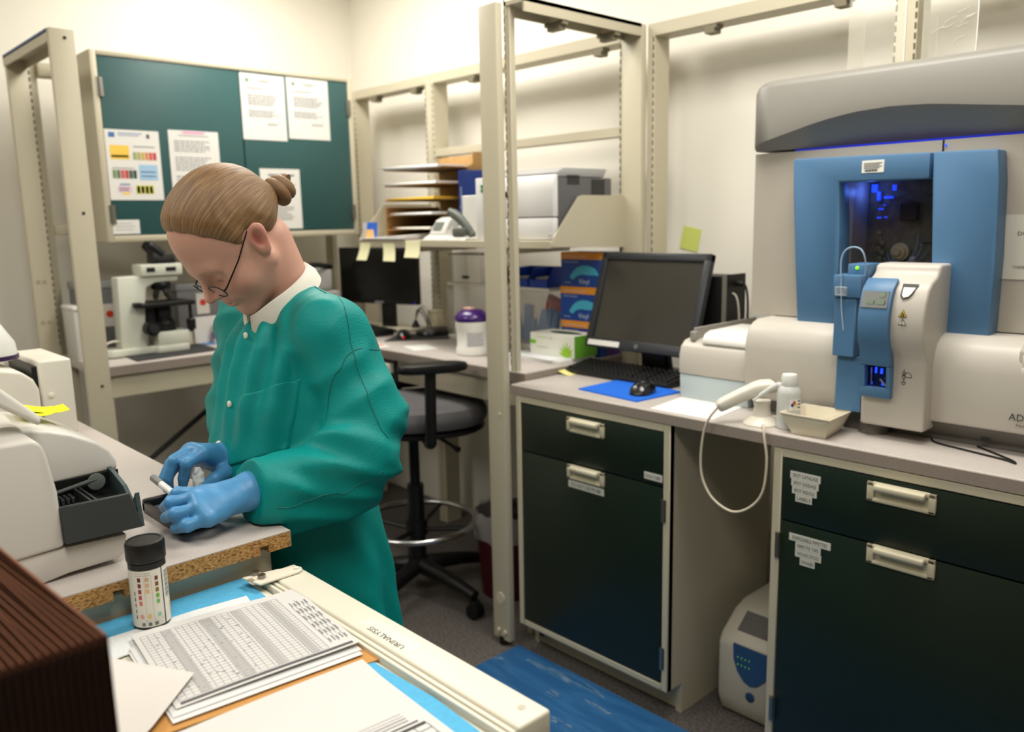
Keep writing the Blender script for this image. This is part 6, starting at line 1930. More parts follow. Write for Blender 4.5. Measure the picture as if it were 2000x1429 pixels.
def mesh_obj(name, V, Q, mat, parent, colors=None, uv=None):
    me = bpy.data.meshes.new(name)
    me.vertices.add(len(V))
    me.vertices.foreach_set('co', V.astype(F32).ravel())
    me.loops.add(Q.size)
    me.loops.foreach_set('vertex_index', Q.astype(np.int32).ravel())
    me.polygons.add(len(Q))
    me.polygons.foreach_set('loop_start', np.arange(0, Q.size, 4, dtype=np.int32))
    me.polygons.foreach_set('loop_total', np.full(len(Q), 4, np.int32))
    me.polygons.foreach_set('use_smooth', np.ones(len(Q), bool))
    me.materials.append(mat)
    if colors is not None:
        at = me.color_attributes.new('tone', 'FLOAT_COLOR', 'POINT')
        at.data.foreach_set('color', np.concatenate([colors, np.ones((len(V), 1))], 1).astype(F32).ravel())
    if uv is not None:
        at = me.attributes.new('comb', 'FLOAT_VECTOR', 'POINT')
        at.data.foreach_set('vector', uv.astype(F32).ravel())
    me.update()
    me.validate()
    o = bpy.data.objects.new(name, me)
    COL.objects.link(o)
    put(o, parent)
    return o


PERSON = thing('person', 'person in teal lab gown, glasses and blue gloves leaning over the bench', 'person', (0.78, 1.455, 0))
YC = 1.455

# ------------------------------------------------------------------ head frame
HC = np.array([0.690, YC + 0.005, 1.411])
TH = math.radians(46.0)
HF = np.array([-math.cos(TH), 0.0, -math.sin(TH)])
HU = np.array([-math.sin(TH), 0.0, math.cos(TH)])
HL = np.array([0.0, -1.0, 0.0])
HS = 0.96


def to_head(p):
    d = [p[i] - HC[i] for i in range(3)]
    return ((d[0] * HF[0] + d[2] * HF[2]) / HS, (d[1] * HL[1]) / HS, (d[0] * HU[0] + d[2] * HU[2]) / HS)


def from_head(f, l, u):
    return HC + HS * (f * HF + l * HL + u * HU)


def cranium(q):
    d = ell(q, (-0.008, 0, 0.050), (0.099, 0.077, 0.089))
    d = smin(d, ell(q, (0.022, 0, 0.040), (0.075, 0.069, 0.080)), 0.03)
    return d


def head_sdf(q):
    d = cranium(q)
    aq = (q[0], np.abs(q[1]), q[2])
    d = smin(d, ell(q, (0.040, 0, -0.030), (0.058, 0.060, 0.080)), 0.04)          # face
    d = smin(d, cone(aq, (0.002, 0.056, -0.045), (0.070, 0.016, -0.093), 0.017, 0.016), 0.03)   # jaw
    d = smin(d, ell(q, (0.079, 0, -0.093), (0.020, 0.022, 0.016)), 0.022)           # chin
    d = smin(d, ell(aq, (0.066, 0.040, -0.030), (0.024, 0.024, 0.026)), 0.03)       # cheek
    d = smin(d, cone(aq, (0.083, 0.040, 0.020), (0.092, 0.010, 0.022), 0.011, 0.011), 0.02)     # brow
    d = smax(d, -ell(aq, (0.106, 0.034, 0.0), (0.019, 0.022, 0.014)), 0.018)        # eye socket
    d = smin(d, ell(aq, (0.076, 0.033, 0.000), (0.0135, 0.0165, 0.0125)), 0.004)    # closed lids
    d = smin(d, cone(q, (0.092, 0, 0.012), (0.119, 0, -0.026), 0.0075, 0.0110), 0.014)          # nose
    d = smin(d, ell(aq, (0.103, 0.012, -0.032), (0.012, 0.008, 0.008)), 0.008)
    d = smin(d, ell(q, (0.092, 0, -0.057), (0.014, 0.026, 0.011)), 0.014)           # lips mound
    d = smin(d, ell(q, (0.1025, 0, -0.0535), (0.006, 0.020, 0.0045)), 0.005)
    d = smin(d, ell(q, (0.1005, 0, -0.0645), (0.006, 0.017, 0.005)), 0.005)
    d = smax(d, -ell(q, (0.108, 0, -0.0590), (0.011, 0.023, 0.0016)), 0.003)
    # ears: tilted discs with a rim and a hollow
    eu_ = (aq[0] + 0.006 + 0.14 * (aq[2]), aq[1] - 0.079 + 0.30 * (aq[0] + 0.006), aq[2] - 0.002)
    e = smin(ell(eu_, (-0.001, 0, 0.010), (0.0185, 0.0065, 0.0200)), ell(eu_, (0.002, 0, -0.008), (0.0150, 0.0062, 0.0230)), 0.008)
    e = smin(e, ell(eu_, (0.003, -0.002, -0.023), (0.010, 0.006, 0.012)), 0.006)
    e = smax(e, -ell(eu_, (0.003, 0.0080, 0.002), (0.0110, 0.0085, 0.0195)), 0.003)
    d = smin(d, e, 0.005)
    return d


NECK0 = from_head(-0.040, 0, -0.040)
NECK1 = np.array([0.785, YC, 1.290])
SHL, ELL_, WRL = (0.780, YC - 0.150, 1.246), (0.790, 1.222, 1.040), (0.600, 1.272, 1.006)
SHR, ELR, WRR = (0.780, YC + 0.160, 1.252), (0.755, 1.665, 1.035), (0.655, 1.490, 1.008)


def body_sdf(p):
    q = to_head(p)
    d = head_sdf(q) * HS
    d = smin(d, cone(p, NECK0, NECK1, 0.047, 0.053), 0.016)
    t = smin(ell(p, (0.785, YC, 1.13), (0.085, 0.14, 0.13)), ell(p, (0.775, YC, 0.95), (0.10, 0.14, 0.17)), 0.06)
    for s in (-1, 1):
        t = smin(t, cone(p, (0.785, YC + s * 0.075, 0.88), (0.80, YC + s * 0.085, 0.48), 0.075, 0.05), 0.05)
        t = smin(t, cone(p, (0.80, YC + s * 0.085, 0.48), (0.825, YC + s * 0.09, 0.08), 0.05, 0.034), 0.02)
        t = smin(t, cone(p, (0.83, YC + s * 0.09, 0.045), (0.68, YC + s * 0.105, 0.035), 0.04, 0.032), 0.03)
    for (a, b, c) in ((SHL, ELL_, WRL), (SHR, ELR, WRR)):
        t = smin(t, cone(p, (NECK1[0], NECK1[1], NECK1[2] - 0.045), a, 0.03, 0.045), 0.05)
        t = smin(t, cone(p, a, b, 0.046, 0.038), 0.03)
        t = smin(t, cone(p, b, c, 0.038, 0.026), 0.015)
    return smin(d, t, 0.03)


ax = (axis_pts([(0.42, 0.55, 0.014), (0.55, 0.80, 0.0027), (0.80, 0.95, 0.012)]),
      axis_pts([(1.10, 1.355, 0.014), (1.355, 1.56, 0.0027), (1.56, 1.80, 0.014)]),
      axis_pts([(-0.02, 1.24, 0.014), (1.24, 1.57, 0.0027)]))
V, Q = nets(ax, body_sdf)
V = smooth_mesh(V, Q, 1, 0.35)
q = to_head(V.T)
skin = np.array([0.54, 0.295, 0.22])
col = np.tile(skin, (len(V), 1))
aql = np.abs(q[1])


def blob(c, r, tone, k=1.0):
    global col
    d = ((q[0] - c[0]) / r[0]) ** 2 + ((aql - c[1]) / r[1]) ** 2 + ((q[2] - c[2]) / r[2]) ** 2
    w = (np.clip(1 - d, 0, 1) * k)[:, None]
    col = col * (1 - w) + np.array(tone) * w


blob((0.07, 0.045, -0.035), (0.05, 0.03, 0.035), (0.66, 0.27, 0.19), 0.6)      # cheeks
blob((0.112, 0.0, -0.030), (0.02, 0.018, 0.02), (0.66, 0.27, 0.20), 0.7)        # nose tip
blob((0.10, 0.0, -0.054), (0.02, 0.021, 0.0055), (0.50, 0.17, 0.15), 0.95)      # lips
blob((0.10, 0.0, -0.064), (0.02, 0.019, 0.0065), (0.55, 0.20, 0.17), 0.95)
blob((0.095, 0.030, 0.0235), (0.02, 0.022, 0.0042), (0.30, 0.17, 0.095), 0.75)  # brows
blob((0.088, 0.033, -0.0085), (0.02, 0.016, 0.0024), (0.16, 0.09, 0.06), 0.8)   # lashes
blob((0.09, 0.034, 0.012), (0.03, 0.022, 0.012), (0.55, 0.27, 0.20), 0.4)
blob((-0.006, 0.082, 0.006), (0.025, 0.02, 0.036), (0.58, 0.20, 0.15), 0.7)     # ears
blob((-0.004, 0.078, 0.004), (0.013, 0.0075, 0.018), (0.36, 0.09, 0.06), 0.9)  # ear hollow, its shade painted in as a darker red
for (f_, l_, u_, r_) in ((0.05, 0.062, -0.012, 0.003), (0.030, 0.062, -0.045, 0.0028), (0.055, 0.053, -0.058, 0.004), (0.068, 0.046, -0.07, 0.0035), (0.02, 0.07, -0.018, 0.0025), (-0.01, 0.07, -0.03, 0.0025), (0.06, 0.058, -0.03, 0.0028)):
    d = ((q[0] - f_) ** 2 + (q[1] - l_) ** 2 + (q[2] - u_) ** 2) / r_ ** 2
    w = (np.clip(1.3 - d, 0, 1) * 0.5)[:, None]
    col = col * (1 - w) + np.array((0.42, 0.16, 0.11)) * w
SKIN = bpy.data.materials.new('skin')
SKIN.use_nodes = True
nt = SKIN.node_tree
bs = nt.nodes['Principled BSDF']
at = nt.nodes.new('ShaderNodeAttribute')
at.attribute_name = 'tone'
nt.links.new(at.outputs['Color'], bs.inputs['Base Color'])
bs.inputs['Roughness'].default_value = 0.48
bs.inputs['Subsurface Weight'].default_value = 0.12
bs.inputs['Subsurface Radius'].default_value = (0.01, 0.004, 0.002)
bs.inputs['Subsurface Scale'].default_value = 0.5
ns = nt.nodes.new('ShaderNodeTexNoise')
ns.inputs['Scale'].default_value = 900.0
bp = nt.nodes.new('ShaderNodeBump')
bp.inputs['Strength'].default_value = 0.15
bp.inputs['Distance'].default_value = 0.001
nt.links.new(ns.outputs['Fac'], bp.inputs['Height'])
nt.links.new(bp.outputs['Normal'], bs.inputs['Normal'])
mesh_obj('body', V, Q, SKIN, PERSON, col)

# ------------------------------------------------------------------ hair and bun
BUN = (-0.118, 0.0, 0.012)


def hairline(q):
    g = np.interp(q[0], [-0.12, -0.09, -0.06, -0.03, 0.0, 0.02, 0.04, 0.06, 0.075, 0.09], [-0.110, -0.088, -0.052, -0.004, 0.030, 0.030, 0.050, 0.078, 0.108, 0.135])
    g = g - 0.014 * np.clip((np.abs(q[1]) - 0.055) / 0.015, 0, 1) * np.exp(-((q[0] - 0.028) / 0.014) ** 2)
    return q[2] - g


def hair_sdf(p):
    q = to_head(p)
    h = hairline(q)
    h = h + 0.0022 * np.sin(q[1] * 230 + q[0] * 90) + 0.0015 * np.sin(q[1] * 410 - q[0] * 200)
    t = np.clip(h / 0.05, 0, 1)
    phi = np.arctan2(q[1], q[2] - BUN[2] + 0.9 * (q[0] - BUN[0]) * 0)
    d = cranium(q) + 0.0004 - 0.0105 * np.sqrt(t)
    ang = np.arctan2(q[1], (q[0] - BUN[0]) * 0.55 - (q[2] - BUN[2]) * 0.0 + 0.02)
    d = d - 0.0006 * np.sin(ang * 46.0 + 3 * np.sin(ang * 9)) * t
    d = smin(d, cone(q, (-0.100, 0, 0.016), (-0.120, 0, 0.010), 0.030, 0.017), 0.025)
    return smax(d, -h * 0.8, 0.004) * HS


ax = (axis_pts([(0.53, 0.86, 0.0030)]), axis_pts([(1.36, 1.56, 0.0030)]), axis_pts([(1.34, 1.58, 0.0030)]))
V, Q = nets(ax, hair_sdf)
V = smooth_mesh(V, Q, 1, 0.3)


def comb(V, c):
    q = np.stack(to_head(V.T), 1)
    d = q - np.array(c)
    axis = np.array([-1.0, 0, 0.0])
    e1 = np.array([0.0, 0, 1.0])
    e2 = np.array([0, 1.0, 0])
    ph = np.arctan2(d @ e2, d @ e1)
    r = np.sqrt((d ** 2).sum(1))
    return np.stack([ph, r, d @ axis], 1)


HAIR = bpy.data.materials.new('combed_hair')
HAIR.use_nodes = True
nt = HAIR.node_tree
bs = nt.nodes['Principled BSDF']
at = nt.nodes.new('ShaderNodeAttribute')
at.attribute_name = 'comb'
mp = nt.nodes.new('ShaderNodeMapping')
mp.inputs['Scale'].default_value = (26.0, 9.0, 0.0)
ns = nt.nodes.new('ShaderNodeTexNoise')
ns.inputs['Scale'].default_value = 1.6
ns.inputs['Detail'].default_value = 6.0
ns.inputs['Roughness'].default_value = 0.75
rp = nt.nodes.new('ShaderNodeValToRGB')
e = rp.color_ramp.elements
e[0].position = 0.30
e[0].color = lin((68, 48, 30))
e[1].position = 0.72
e[1].color = lin((178, 144, 100))
x1 = e.new(0.5)
x1.color = lin((124, 93, 60))
bp = nt.nodes.new('ShaderNodeBump')
bp.inputs['Strength'].default_value = 0.55
bp.inputs['Distance'].default_value = 0.002
nt.links.new(at.outputs['Vector'], mp.inputs['Vector'])
nt.links.new(mp.outputs['Vector'], ns.inputs['Vector'])
nt.links.new(ns.outputs['Fac'], rp.inputs['Fac'])
nt.links.new(rp.outputs['Color'], bs.inputs['Base Color'])
nt.links.new(ns.outputs['Fac'], bp.inputs['Height'])
nt.links.new(bp.outputs['Normal'], bs.inputs['Normal'])
bs.inputs['Roughness'].default_value = 0.42
bs.inputs['Specular IOR Level'].default_value = 0.4
hair = mesh_obj('hair', V, Q, HAIR, PERSON, uv=comb(V, BUN))

# bun: coiled rope of hair
pts, rad, cmb = [], [], []
m = MB()
bc = np.array([-0.134, 0.0, 0.000])
axis = np.array([-0.97, 0, -0.24])
e1 = np.array([-0.24, 0, 0.97])
e2 = np.array([0, 1.0, 0])
for i in range(64):
    s = i / 63
    a = s * 2 * PI * 2.1
    r_ = 0.0205 * (1 - 0.55 * s)
    h_ = -0.012 + 0.034 * s
    pts.append(Vector(from_head(*(bc + e1 * r_ * math.cos(a) + e2 * r_ * math.sin(a) + axis * h_))))
    rad.append(0.0142 * (0.85 + 0.15 * math.sin(PI * s)))
m.tube(pts, rad, 16)
Vb = np.array(m.v)
ring_i = np.repeat(np.arange(64), 16)
ang_i = np.tile(np.arange(16) * 2 * PI / 16, 64)
bun = m.obj('bun', HAIR, hair)
at_ = bun.data.attributes.new('comb', 'FLOAT_VECTOR', 'POINT')
at_.data.foreach_set('vector', np.stack([ang_i * 1.2 + ring_i * 0.04, ring_i * 0.012, ring_i * 0], 1).astype(F32).ravel())

# ------------------------------------------------------------------ glasses
FRM = M((26, 24, 24), 0.3, 0.6, name='dark_wire')
gl = MB()
LC = (0.1095, 0.0345, -0.016)


def rim_pts(s, n=28):
    out = []
    for k in range(n):
        a = 2 * PI * k / n
        ca, sa = math.cos(a), math.sin(a)
        x = 0.0245 * math.copysign(abs(ca) ** 0.75, ca)
        y = 0.0150 * math.copysign(abs(sa) ** 0.8, sa)
        out.append(Vector(from_head(LC[0] - 0.10 * abs(x + 0.0) * (1 if s * x > 0 else 0.2) + 0.10 * y, s * LC[1] + x, LC[2] + y)))
    return out


bridge = MB().tube([Vector(from_head(0.110, 0.010, -0.017)), Vector(from_head(0.1155, 0.0, -0.0135)), Vector(from_head(0.110, -0.010, -0.017))], 0.0012, 8).obj('glasses', FRM, PERSON, label='thin dark wire-rimmed glasses')
for s in (-1, 1):
    rp_ = rim_pts(s)
    MB().tube(rp_, 0.0010, 8, closed=True).obj('rim', FRM, bridge)
    lm_ = MB()
    lm_.add(rp_, [tuple(range(len(rp_)))])
    lm_.obj('lens', M((235, 240, 240), 0.04, name='lens_glass', alpha=0.12, spec=0.8), bridge)
    MB().tube([Vector(from_head(0.106, s * 0.059, -0.016)), Vector(from_head(0.100, s * 0.068, -0.012)), Vector(from_head(0.05, s * 0.077, 0.006)), Vector(from_head(0.0, s * 0.079, 0.028)), Vector(from_head(-0.016, s * 0.078, 0.026)), Vector(from_head(-0.026, s * 0.077, 0.008))], [0.0018, 0.0016, 0.0012, 0.0012, 0.0014, 0.0014], 8).obj('temple', FRM, bridge)
    MB().ball(tuple(from_head(0.103, s * 0.011, -0.026)), 0.0028, 8).obj('nose_pad', M((220, 220, 214), 0.2, name='nose_pad', alpha=0.6), bridge)

# ------------------------------------------------------------------ gown


def wav(p, k, ph, w=1.0):
    return np.sin(k[0] * p[0] + k[1] * p[1] + k[2] * p[2] + ph)


def crease(p, k, ph, k2, a2):
    s = np.sin(k[0] * p[0] + k[1] * p[1] + k[2] * p[2] + ph + a2 * np.sin(k2[0] * p[0] + k2[1] * p[1] + k2[2] * p[2]))
    return 1.0 - np.sqrt(s * s + 0.04)


def torso_sdf(p):
    z = p[2]
    cx = np.interp(z, [0.2, 0.75, 0.97, 1.12, 1.25, 1.35], [0.785, 0.772, 0.760, 0.775, 0.79, 0.79]).astype(F32)
    rx = np.interp(z, [0.2, 0.75, 0.97, 1.12, 1.22, 1.30], [0.185, 0.165, 0.142, 0.128, 0.108, 0.075]).astype(F32)
    ry = np.interp(z, [0.2, 0.75, 0.97, 1.12, 1.22, 1.30], [0.215, 0.200, 0.178, 0.172, 0.165, 0.10]).astype(F32)
    x, y = (p[0] - cx) / rx, (p[1] - YC) / ry
    r = np.sqrt(x * x + y * y) + 1e-6
    d = (r - 1.0) * np.minimum(rx, ry) * 0.92
    a = np.arctan2(y, -x)
    # hanging folds around the skirt and the gathered chest
    lo = np.clip((0.92 - z) / 0.3, 0, 1)
    hi = np.clip((z - 1.0) / 0.18, 0, 1) * np.clip((0.3 + np.cos(a)), 0, 1)
    d = d - 0.010 * lo * np.sin(7 * a + 1.0 + 1.2 * np.sin(3 * a)) - 0.0085 * hi * np.sin(13 * a + 2.5 * np.sin(2 * a) + 0.6)
    return smax(d, z - 1.285, 0.05)


def gown_sdf(p):
    d = torso_sdf(p)
    d = smin(d, cone(p, (0.790, YC - 0.055, 1.285), SHL, 0.040, 0.062), 0.05)
    d = smin(d, cone(p, (0.790, YC + 0.055, 1.285), SHR, 0.040, 0.062), 0.05)
    # left (near) sleeve, loose and bagging below the forearm
    s = cone(p, SHL, (0.797, 1.235, 1.085), 0.066, 0.064)
    s = smin(s, cone(p, (0.797, 1.235, 1.085), (0.765, 1.222, 1.02), 0.064, 0.064), 0.05)
    f = cone(p, (0.770, 1.224, 1.025), (0.592, 1.270, 1.004), 0.064, 0.054)
    f = smin(f, cone(p, (0.745, 1.232, 0.985), (0.64, 1.25, 0.965), 0.052, 0.042), 0.05)
    s = smin(s, f, 0.035)
    s = smax(s, -(p[0] - 0.584 - 0.12 * (p[2] - 1.0)), 0.004)
    # pleats: long ones on the upper arm, bunched ones at the elbow and cuff
    up = np.clip((p[2] - 1.03) / 0.08, 0, 1)
    low = (1 - up) * (0.12 + 0.88 * np.clip((p[0] - 0.60) / 0.05, 0, 1))
    s = s - up * (0.016 * (crease(p, (17.0, 10.0, 17.0), 0.4, (8, 5, 13), 1.3) - 0.5) + 0.007 * (crease(p, (36, 12, -30), 1.0, (13, 22, 9), 1.6) - 0.5))
    s = s - low * (0.018 * (crease(p, (13.0, -12.0, 25.0), 1.1, (17, 9, 6), 1.5) - 0.45) + 0.008 * (crease(p, (34, 20, 40), 0.4, (12, 18, -21), 1.5) - 0.5))
    # right (far) sleeve
    g = cone(p, SHR, ELR, 0.070, 0.064)
    g = smin(g, cone(p, ELR, (0.685, 1.520, 1.018), 0.062, 0.050), 0.03)
    g = smax(g, -(p[0] - 0.655 + 0.5 * (p[1] - 1.505)), 0.004)
    g = g - 0.013 * (crease(p, (20.0, 9.0, 32.0), 0.2, (9, 7, 11), 1.2) - 0.5)
    d = smin(d, g, 0.025)
    d = smin(d, s, 0.022)
    d = d - 0.0016 * wav(p, (31, 47, 39), 0.3) * wav(p, (52, -22, 18), 1.9)
    # body stays out of the bench; sleeves rest on the worktop
    d = smax(d, -boxd(p, (-0.6, 1.10, 0.0), (0.6145, 2.0, 0.952)), 0.004)
    return smax(d, 0.30 - p[2], 0.003)


ax = (axis_pts([(0.55, 1.03, 0.0048)]), axis_pts([(1.11, 1.80, 0.0050)]), axis_pts([(0.28, 0.86, 0.011), (0.86, 1.37, 0.0048)]))
GAX = ax
V, Q = nets(ax, gown_sdf)
V = smooth_mesh(V, Q, 1, 0.4)
GOWN = bpy.data.materials.new('teal_nonwoven')
GOWN.use_nodes = True
nt = GOWN.node_tree
bs = nt.nodes['Principled BSDF']
tc = nt.nodes.new('ShaderNodeTexCoord')
bs.inputs['Base Color'].default_value = lin((0, 136, 132))
bs.inputs['Roughness'].default_value = 0.5
bs.inputs['Specular IOR Level'].default_value = 0.22
mu = nt.nodes.new('ShaderNodeTexVoronoi')
mu.inputs['Scale'].default_value = 420.0
mu.inputs['Randomness'].default_value = 0.35
nt.links.new(tc.outputs['Object'], mu.inputs['Vector'])
bp = nt.nodes.new('ShaderNodeBump')
bp.inputs['Strength'].default_value = 0.35
bp.inputs['Distance'].default_value = 0.0012
nt.links.new(mu.outputs['Distance'], bp.inputs['Height'])
ns = nt.nodes.new('ShaderNodeTexNoise')
ns.noise_type = 'RIDGED_MULTIFRACTAL'
ns.inputs['Scale'].default_value = 7.0
ns.inputs['Detail'].default_value = 3.0
nt.links.new(tc.outputs['Object'], ns.inputs['Vector'])
b2 = nt.nodes.new('ShaderNodeBump')
b2.inputs['Strength'].default_value = 0.45
b2.inputs['Distance'].default_value = 0.012
nt.links.new(ns.outputs['Fac'], b2.inputs['Height'])
nt.links.new(bp.outputs['Normal'], b2.inputs['Normal'])
nt.links.new(b2.outputs['Normal'], bs.inputs['Normal'])
gown = mesh_obj('gown', V, Q, GOWN, PERSON)

# pocket, seams: thin layers that follow the gown
def patch_sdf(lo, hi, off, fn=None):
    def g(p):
        d = gown_sdf(p) - off
        return smax(d, boxd(p, lo, hi), 0.002)
    return g


def sub_ax(lo, hi, h):
    return tuple(axis_pts([(lo[i] - 2 * h, hi[i] + 2 * h, h)]) for i in range(3))


def pocket_sdf(p):
    d = gown_sdf(p) - 0.0035
    # slanted pocket on the left chest: limits in Y and in a tilted Z
    zz = p[2] + 0.35 * (p[1] - 1.38)
    e = np.maximum(np.abs(p[1] - 1.375) - 0.058, np.abs(zz - 1.085) - 0.062)
    e = np.maximum(e, p[0] - 0.73)
    return smax(d, e, 0.0015)


V, Q = nets(sub_ax((0.60, 1.30, 1.0), (0.735, 1.45, 1.17), 0.003), pocket_sdf)
mesh_obj('pocket', V, Q, GOWN, gown)

# buttons down the front
def front_x(y, z):
    xs = np.linspace(0.56, 0.80, 400).astype(F32)
    P_ = [xs, np.full_like(xs, y), np.full_like(xs, z)]
    d = gown_sdf(P_)
    i = int(np.argmax(d < 0))
    return float(xs[i])


for (y, z) in ((1.452, 1.238), (1.452, 1.115), (1.452, 0.990)):
    x = front_x(y, z)
    MB().lathe([(0.0062, -0.001), (0.0065, 0.0015), (0.005, 0.003), (0.001, 0.0034)], n=16, mat=Matrix.Translation((x, y, z)) @ Matrix.Rotation(-PI / 2, 4, 'Y')).obj('button', M((226, 222, 206), 0.35, name='snap_white'), gown)
# collar: knitted white band, open at the throat
COLM = M((226, 222, 210), 0.85, name='knit_collar', bump=0.4, bscale=700)
cc = Vector((0.762, YC, 1.306))
a1 = Vector((-0.066, 0, -0.044))
a2 = Vector((0, -0.068, 0))
upv = Vector((-0.42, 0, 0.90)).normalized()
rows = []
N_ = 48
for i in range(N_ + 1):
    a = 0.10 + (2 * PI - 0.20) * i / N_
    p0 = cc + a1 * math.cos(a) + a2 * math.sin(a)
    out = (a1.normalized() * math.cos(a) + a2.normalized() * math.sin(a)).normalized()
    fr = max(0.0, math.cos(a)) ** 4
    lo_ = p0 - upv * (0.014 + 0.022 * fr) + out * 0.008
    hi_ = p0 + upv * (0.022 - 0.012 * fr) - out * 0.004
    mid = (lo_ + hi_) / 2 + out * 0.004
    rows.append([lo_, mid, hi_, hi_ - out * 0.005, mid - out * 0.006, lo_ - out * 0.006])
m = MB()
m.grid([r + [r[0]] for r in rows], True)
m.add(rows[0], [tuple(range(6))])
m.add(rows[-1], [tuple(range(6))[::-1]])
m.obj('collar', COLM, gown, label='white knitted collar')
# knitted cuff of the far sleeve
rows = []
W0, W1 = Vector((0.690, 1.523, 1.02)), Vector((0.640, 1.478, 1.006))
d_ = (W1 - W0).normalized()
s_ = d_.cross(Vector((0, 0, 1))).normalized()
u_ = s_.cross(d_)
for i in range(5):
    k = i / 4
    c_ = W0 + (W1 - W0) * k
    rr_ = 0.038 - 0.006 * k
    rows.append([c_ + (s_ * math.cos(2 * PI * j / 24) + u_ * math.sin(2 * PI * j / 24)) * rr_ for j in range(24)])
MB().grid(rows, True, True).obj('cuff', COLM, gown, label='white knitted cuff')

# stitched seams that follow the gown surface
def on_gown(pts, off=0.0006):
    P_ = np.array([list(p) for p in spline(pts, 8)], dtype=np.float64)
    h = 0.002
    for _ in range(8):
        d = gown_sdf([P_[:, 0], P_[:, 1], P_[:, 2]])
        g = []
        for a in range(3):
            A_, B_ = P_.copy(), P_.copy()
            A_[:, a] += h
            B_[:, a] -= h
            g.append((gown_sdf([A_[:, 0], A_[:, 1], A_[:, 2]]) - gown_sdf([B_[:, 0], B_[:, 1], B_[:, 2]])) / (2 * h))
        g = np.stack(g, 1)
        n2 = (g ** 2).sum(1, keepdims=True) + 1e-9
        P_ = P_ - g / n2 * (d - off)[:, None] * 0.8
    return [Vector(p) for p in P_]


SEAM = M((0, 112, 108), 0.6, name='seam_thread')
for pts in ([(0.804, 1.40, 1.336), (0.79, 1.32, 1.303), (0.778, 1.26, 1.267), (0.770, 1.22, 1.227), (0.765, 1.19, 1.193), (0.775, 1.17, 1.125), (0.79, 1.17, 1.068)],
            [(0.669, 1.22, 1.149), (0.705, 1.20, 1.189), (0.763, 1.22, 1.221), (0.827, 1.26, 1.206)],
            [(0.60, 1.20, 0.985), (0.653, 1.17, 0.975), (0.72, 1.165, 0.994), (0.77, 1.165, 1.02)]):
    MB().tube(on_gown(pts, 0.0002), 0.0010, 6).obj('seam', SEAM, gown)

# trousers and shoes below the hem
TRO = M((40, 46, 60), 0.8, name='trouser_cloth')


def trousers(p):
    d = None
    for s in (-1, 1):
        c = cone(p, (0.785, YC + s * 0.075, 0.80), (0.80, YC + s * 0.085, 0.48), 0.088, 0.066)
        c = smin(c, cone(p, (0.80, YC + s * 0.085, 0.48), (0.825, YC + s * 0.09, 0.07), 0.066, 0.058), 0.03)
        d = c if d is None else smin(d, c, 0.02)
    return smax(d, 0.05 - p[2], 0.004)


V, Q = nets((axis_pts([(0.66, 0.94, 0.012)]), axis_pts([(1.24, 1.67, 0.012)]), axis_pts([(0.02, 0.90, 0.015)])), trousers)
mesh_obj('trousers', V, Q, TRO, PERSON)
for s in (-1, 1):
    def shoe(p, s=s):
        d = cone(p, (0.84, YC + s * 0.09, 0.045), (0.67, YC + s * 0.105, 0.036), 0.052, 0.042)
        d = smin(d, cone(p, (0.83, YC + s * 0.09, 0.05), (0.825, YC + s * 0.09, 0.10), 0.05, 0.048), 0.02)
        return smax(d, 0.002 - p[2], 0.004)
    V, Q = nets((axis_pts([(0.60, 0.91, 0.008)]), axis_pts([(YC + s * 0.1 - 0.08, YC + s * 0.1 + 0.08, 0.008)]), axis_pts([(-0.01, 0.17, 0.008)])), shoe)
    mesh_obj('shoe', V, Q, BLACK, PERSON)

# ------------------------------------------------------------------ gloved hands
GLOVE = M((74, 140, 190), 0.42, name='nitrile_blue', bump=0.25, bscale=90, noise=0.06, nscale=60)


def hand_fn(wr, fingers, thumb, fore, extra=(), rp=0.0175):
    def fn(p):
        d = cone(p, fore, wr, 0.031, 0.030)
        palm = None
        for (mcp, pip, dip, tip) in fingers:
            c = cone(p, wr, mcp, 0.0215, rp * 0.85)
            palm = c if palm is None else smin(palm, c, 0.016)
        d = smin(d, palm, 0.016)
        for (mcp, pip, dip, tip) in fingers:
            f = smin(cone(p, mcp, pip, 0.0120, 0.0108), cone(p, pip, dip, 0.0108, 0.0094), 0.004)
            f = smin(f, cone(p, dip, tip, 0.0094, 0.0078), 0.003)
            d = smin(d, f, 0.0035)
        t = smin(cone(p, thumb[0], thumb[1], 0.0165, 0.0125), cone(p, thumb[1], thumb[2], 0.0120, 0.0088), 0.004)
        d = smin(d, t, 0.007)
        for e_ in extra:
            d = smin(d, cone(p, *e_), 0.01)
        # fine wrinkles along the back of the glove
        d = d - 0.0009 * wav(p, (160, 90, 0), 0.3) * wav(p, (40, -120, 60), 1.0)
        return smax(d, 0.9515 - p[2], 0.002)
    return fn


LW = (0.588, 1.268, 1.004)
LF = [((0.514, 1.303, 1.008), (0.494, 1.342, 1.006), (0.493, 1.367, 0.990), (0.501, 1.378, 0.974)),
      ((0.502, 1.281, 1.010), (0.470, 1.306, 1.004), (0.474, 1.346, 0.986), (0.488, 1.362, 0.970)),
      ((0.497, 1.259, 1.000), (0.464, 1.276, 0.994), (0.464, 1.316, 0.979), (0.480, 1.336, 0.967)),
      ((0.502, 1.242, 0.986), (0.472, 1.252, 0.980), (0.466, 1.284, 0.969), (0.476, 1.302, 0.963))]
LT = [(0.570, 1.295, 0.988), (0.538, 1.335, 0.980), (0.514, 1.368, 0.972)]
V, Q = nets((axis_pts([(0.445, 0.64, 0.0026)]), axis_pts([(1.215, 1.40, 0.0026)]), axis_pts([(0.945, 1.05, 0.0026)])), hand_fn(LW, LF, LT, (0.625, 1.264, 1.004)))
V = smooth_mesh(V, Q, 1, 0.3)
mesh_obj('glove', V, Q, GLOVE, PERSON)
RW = (0.640, 1.470, 1.006)
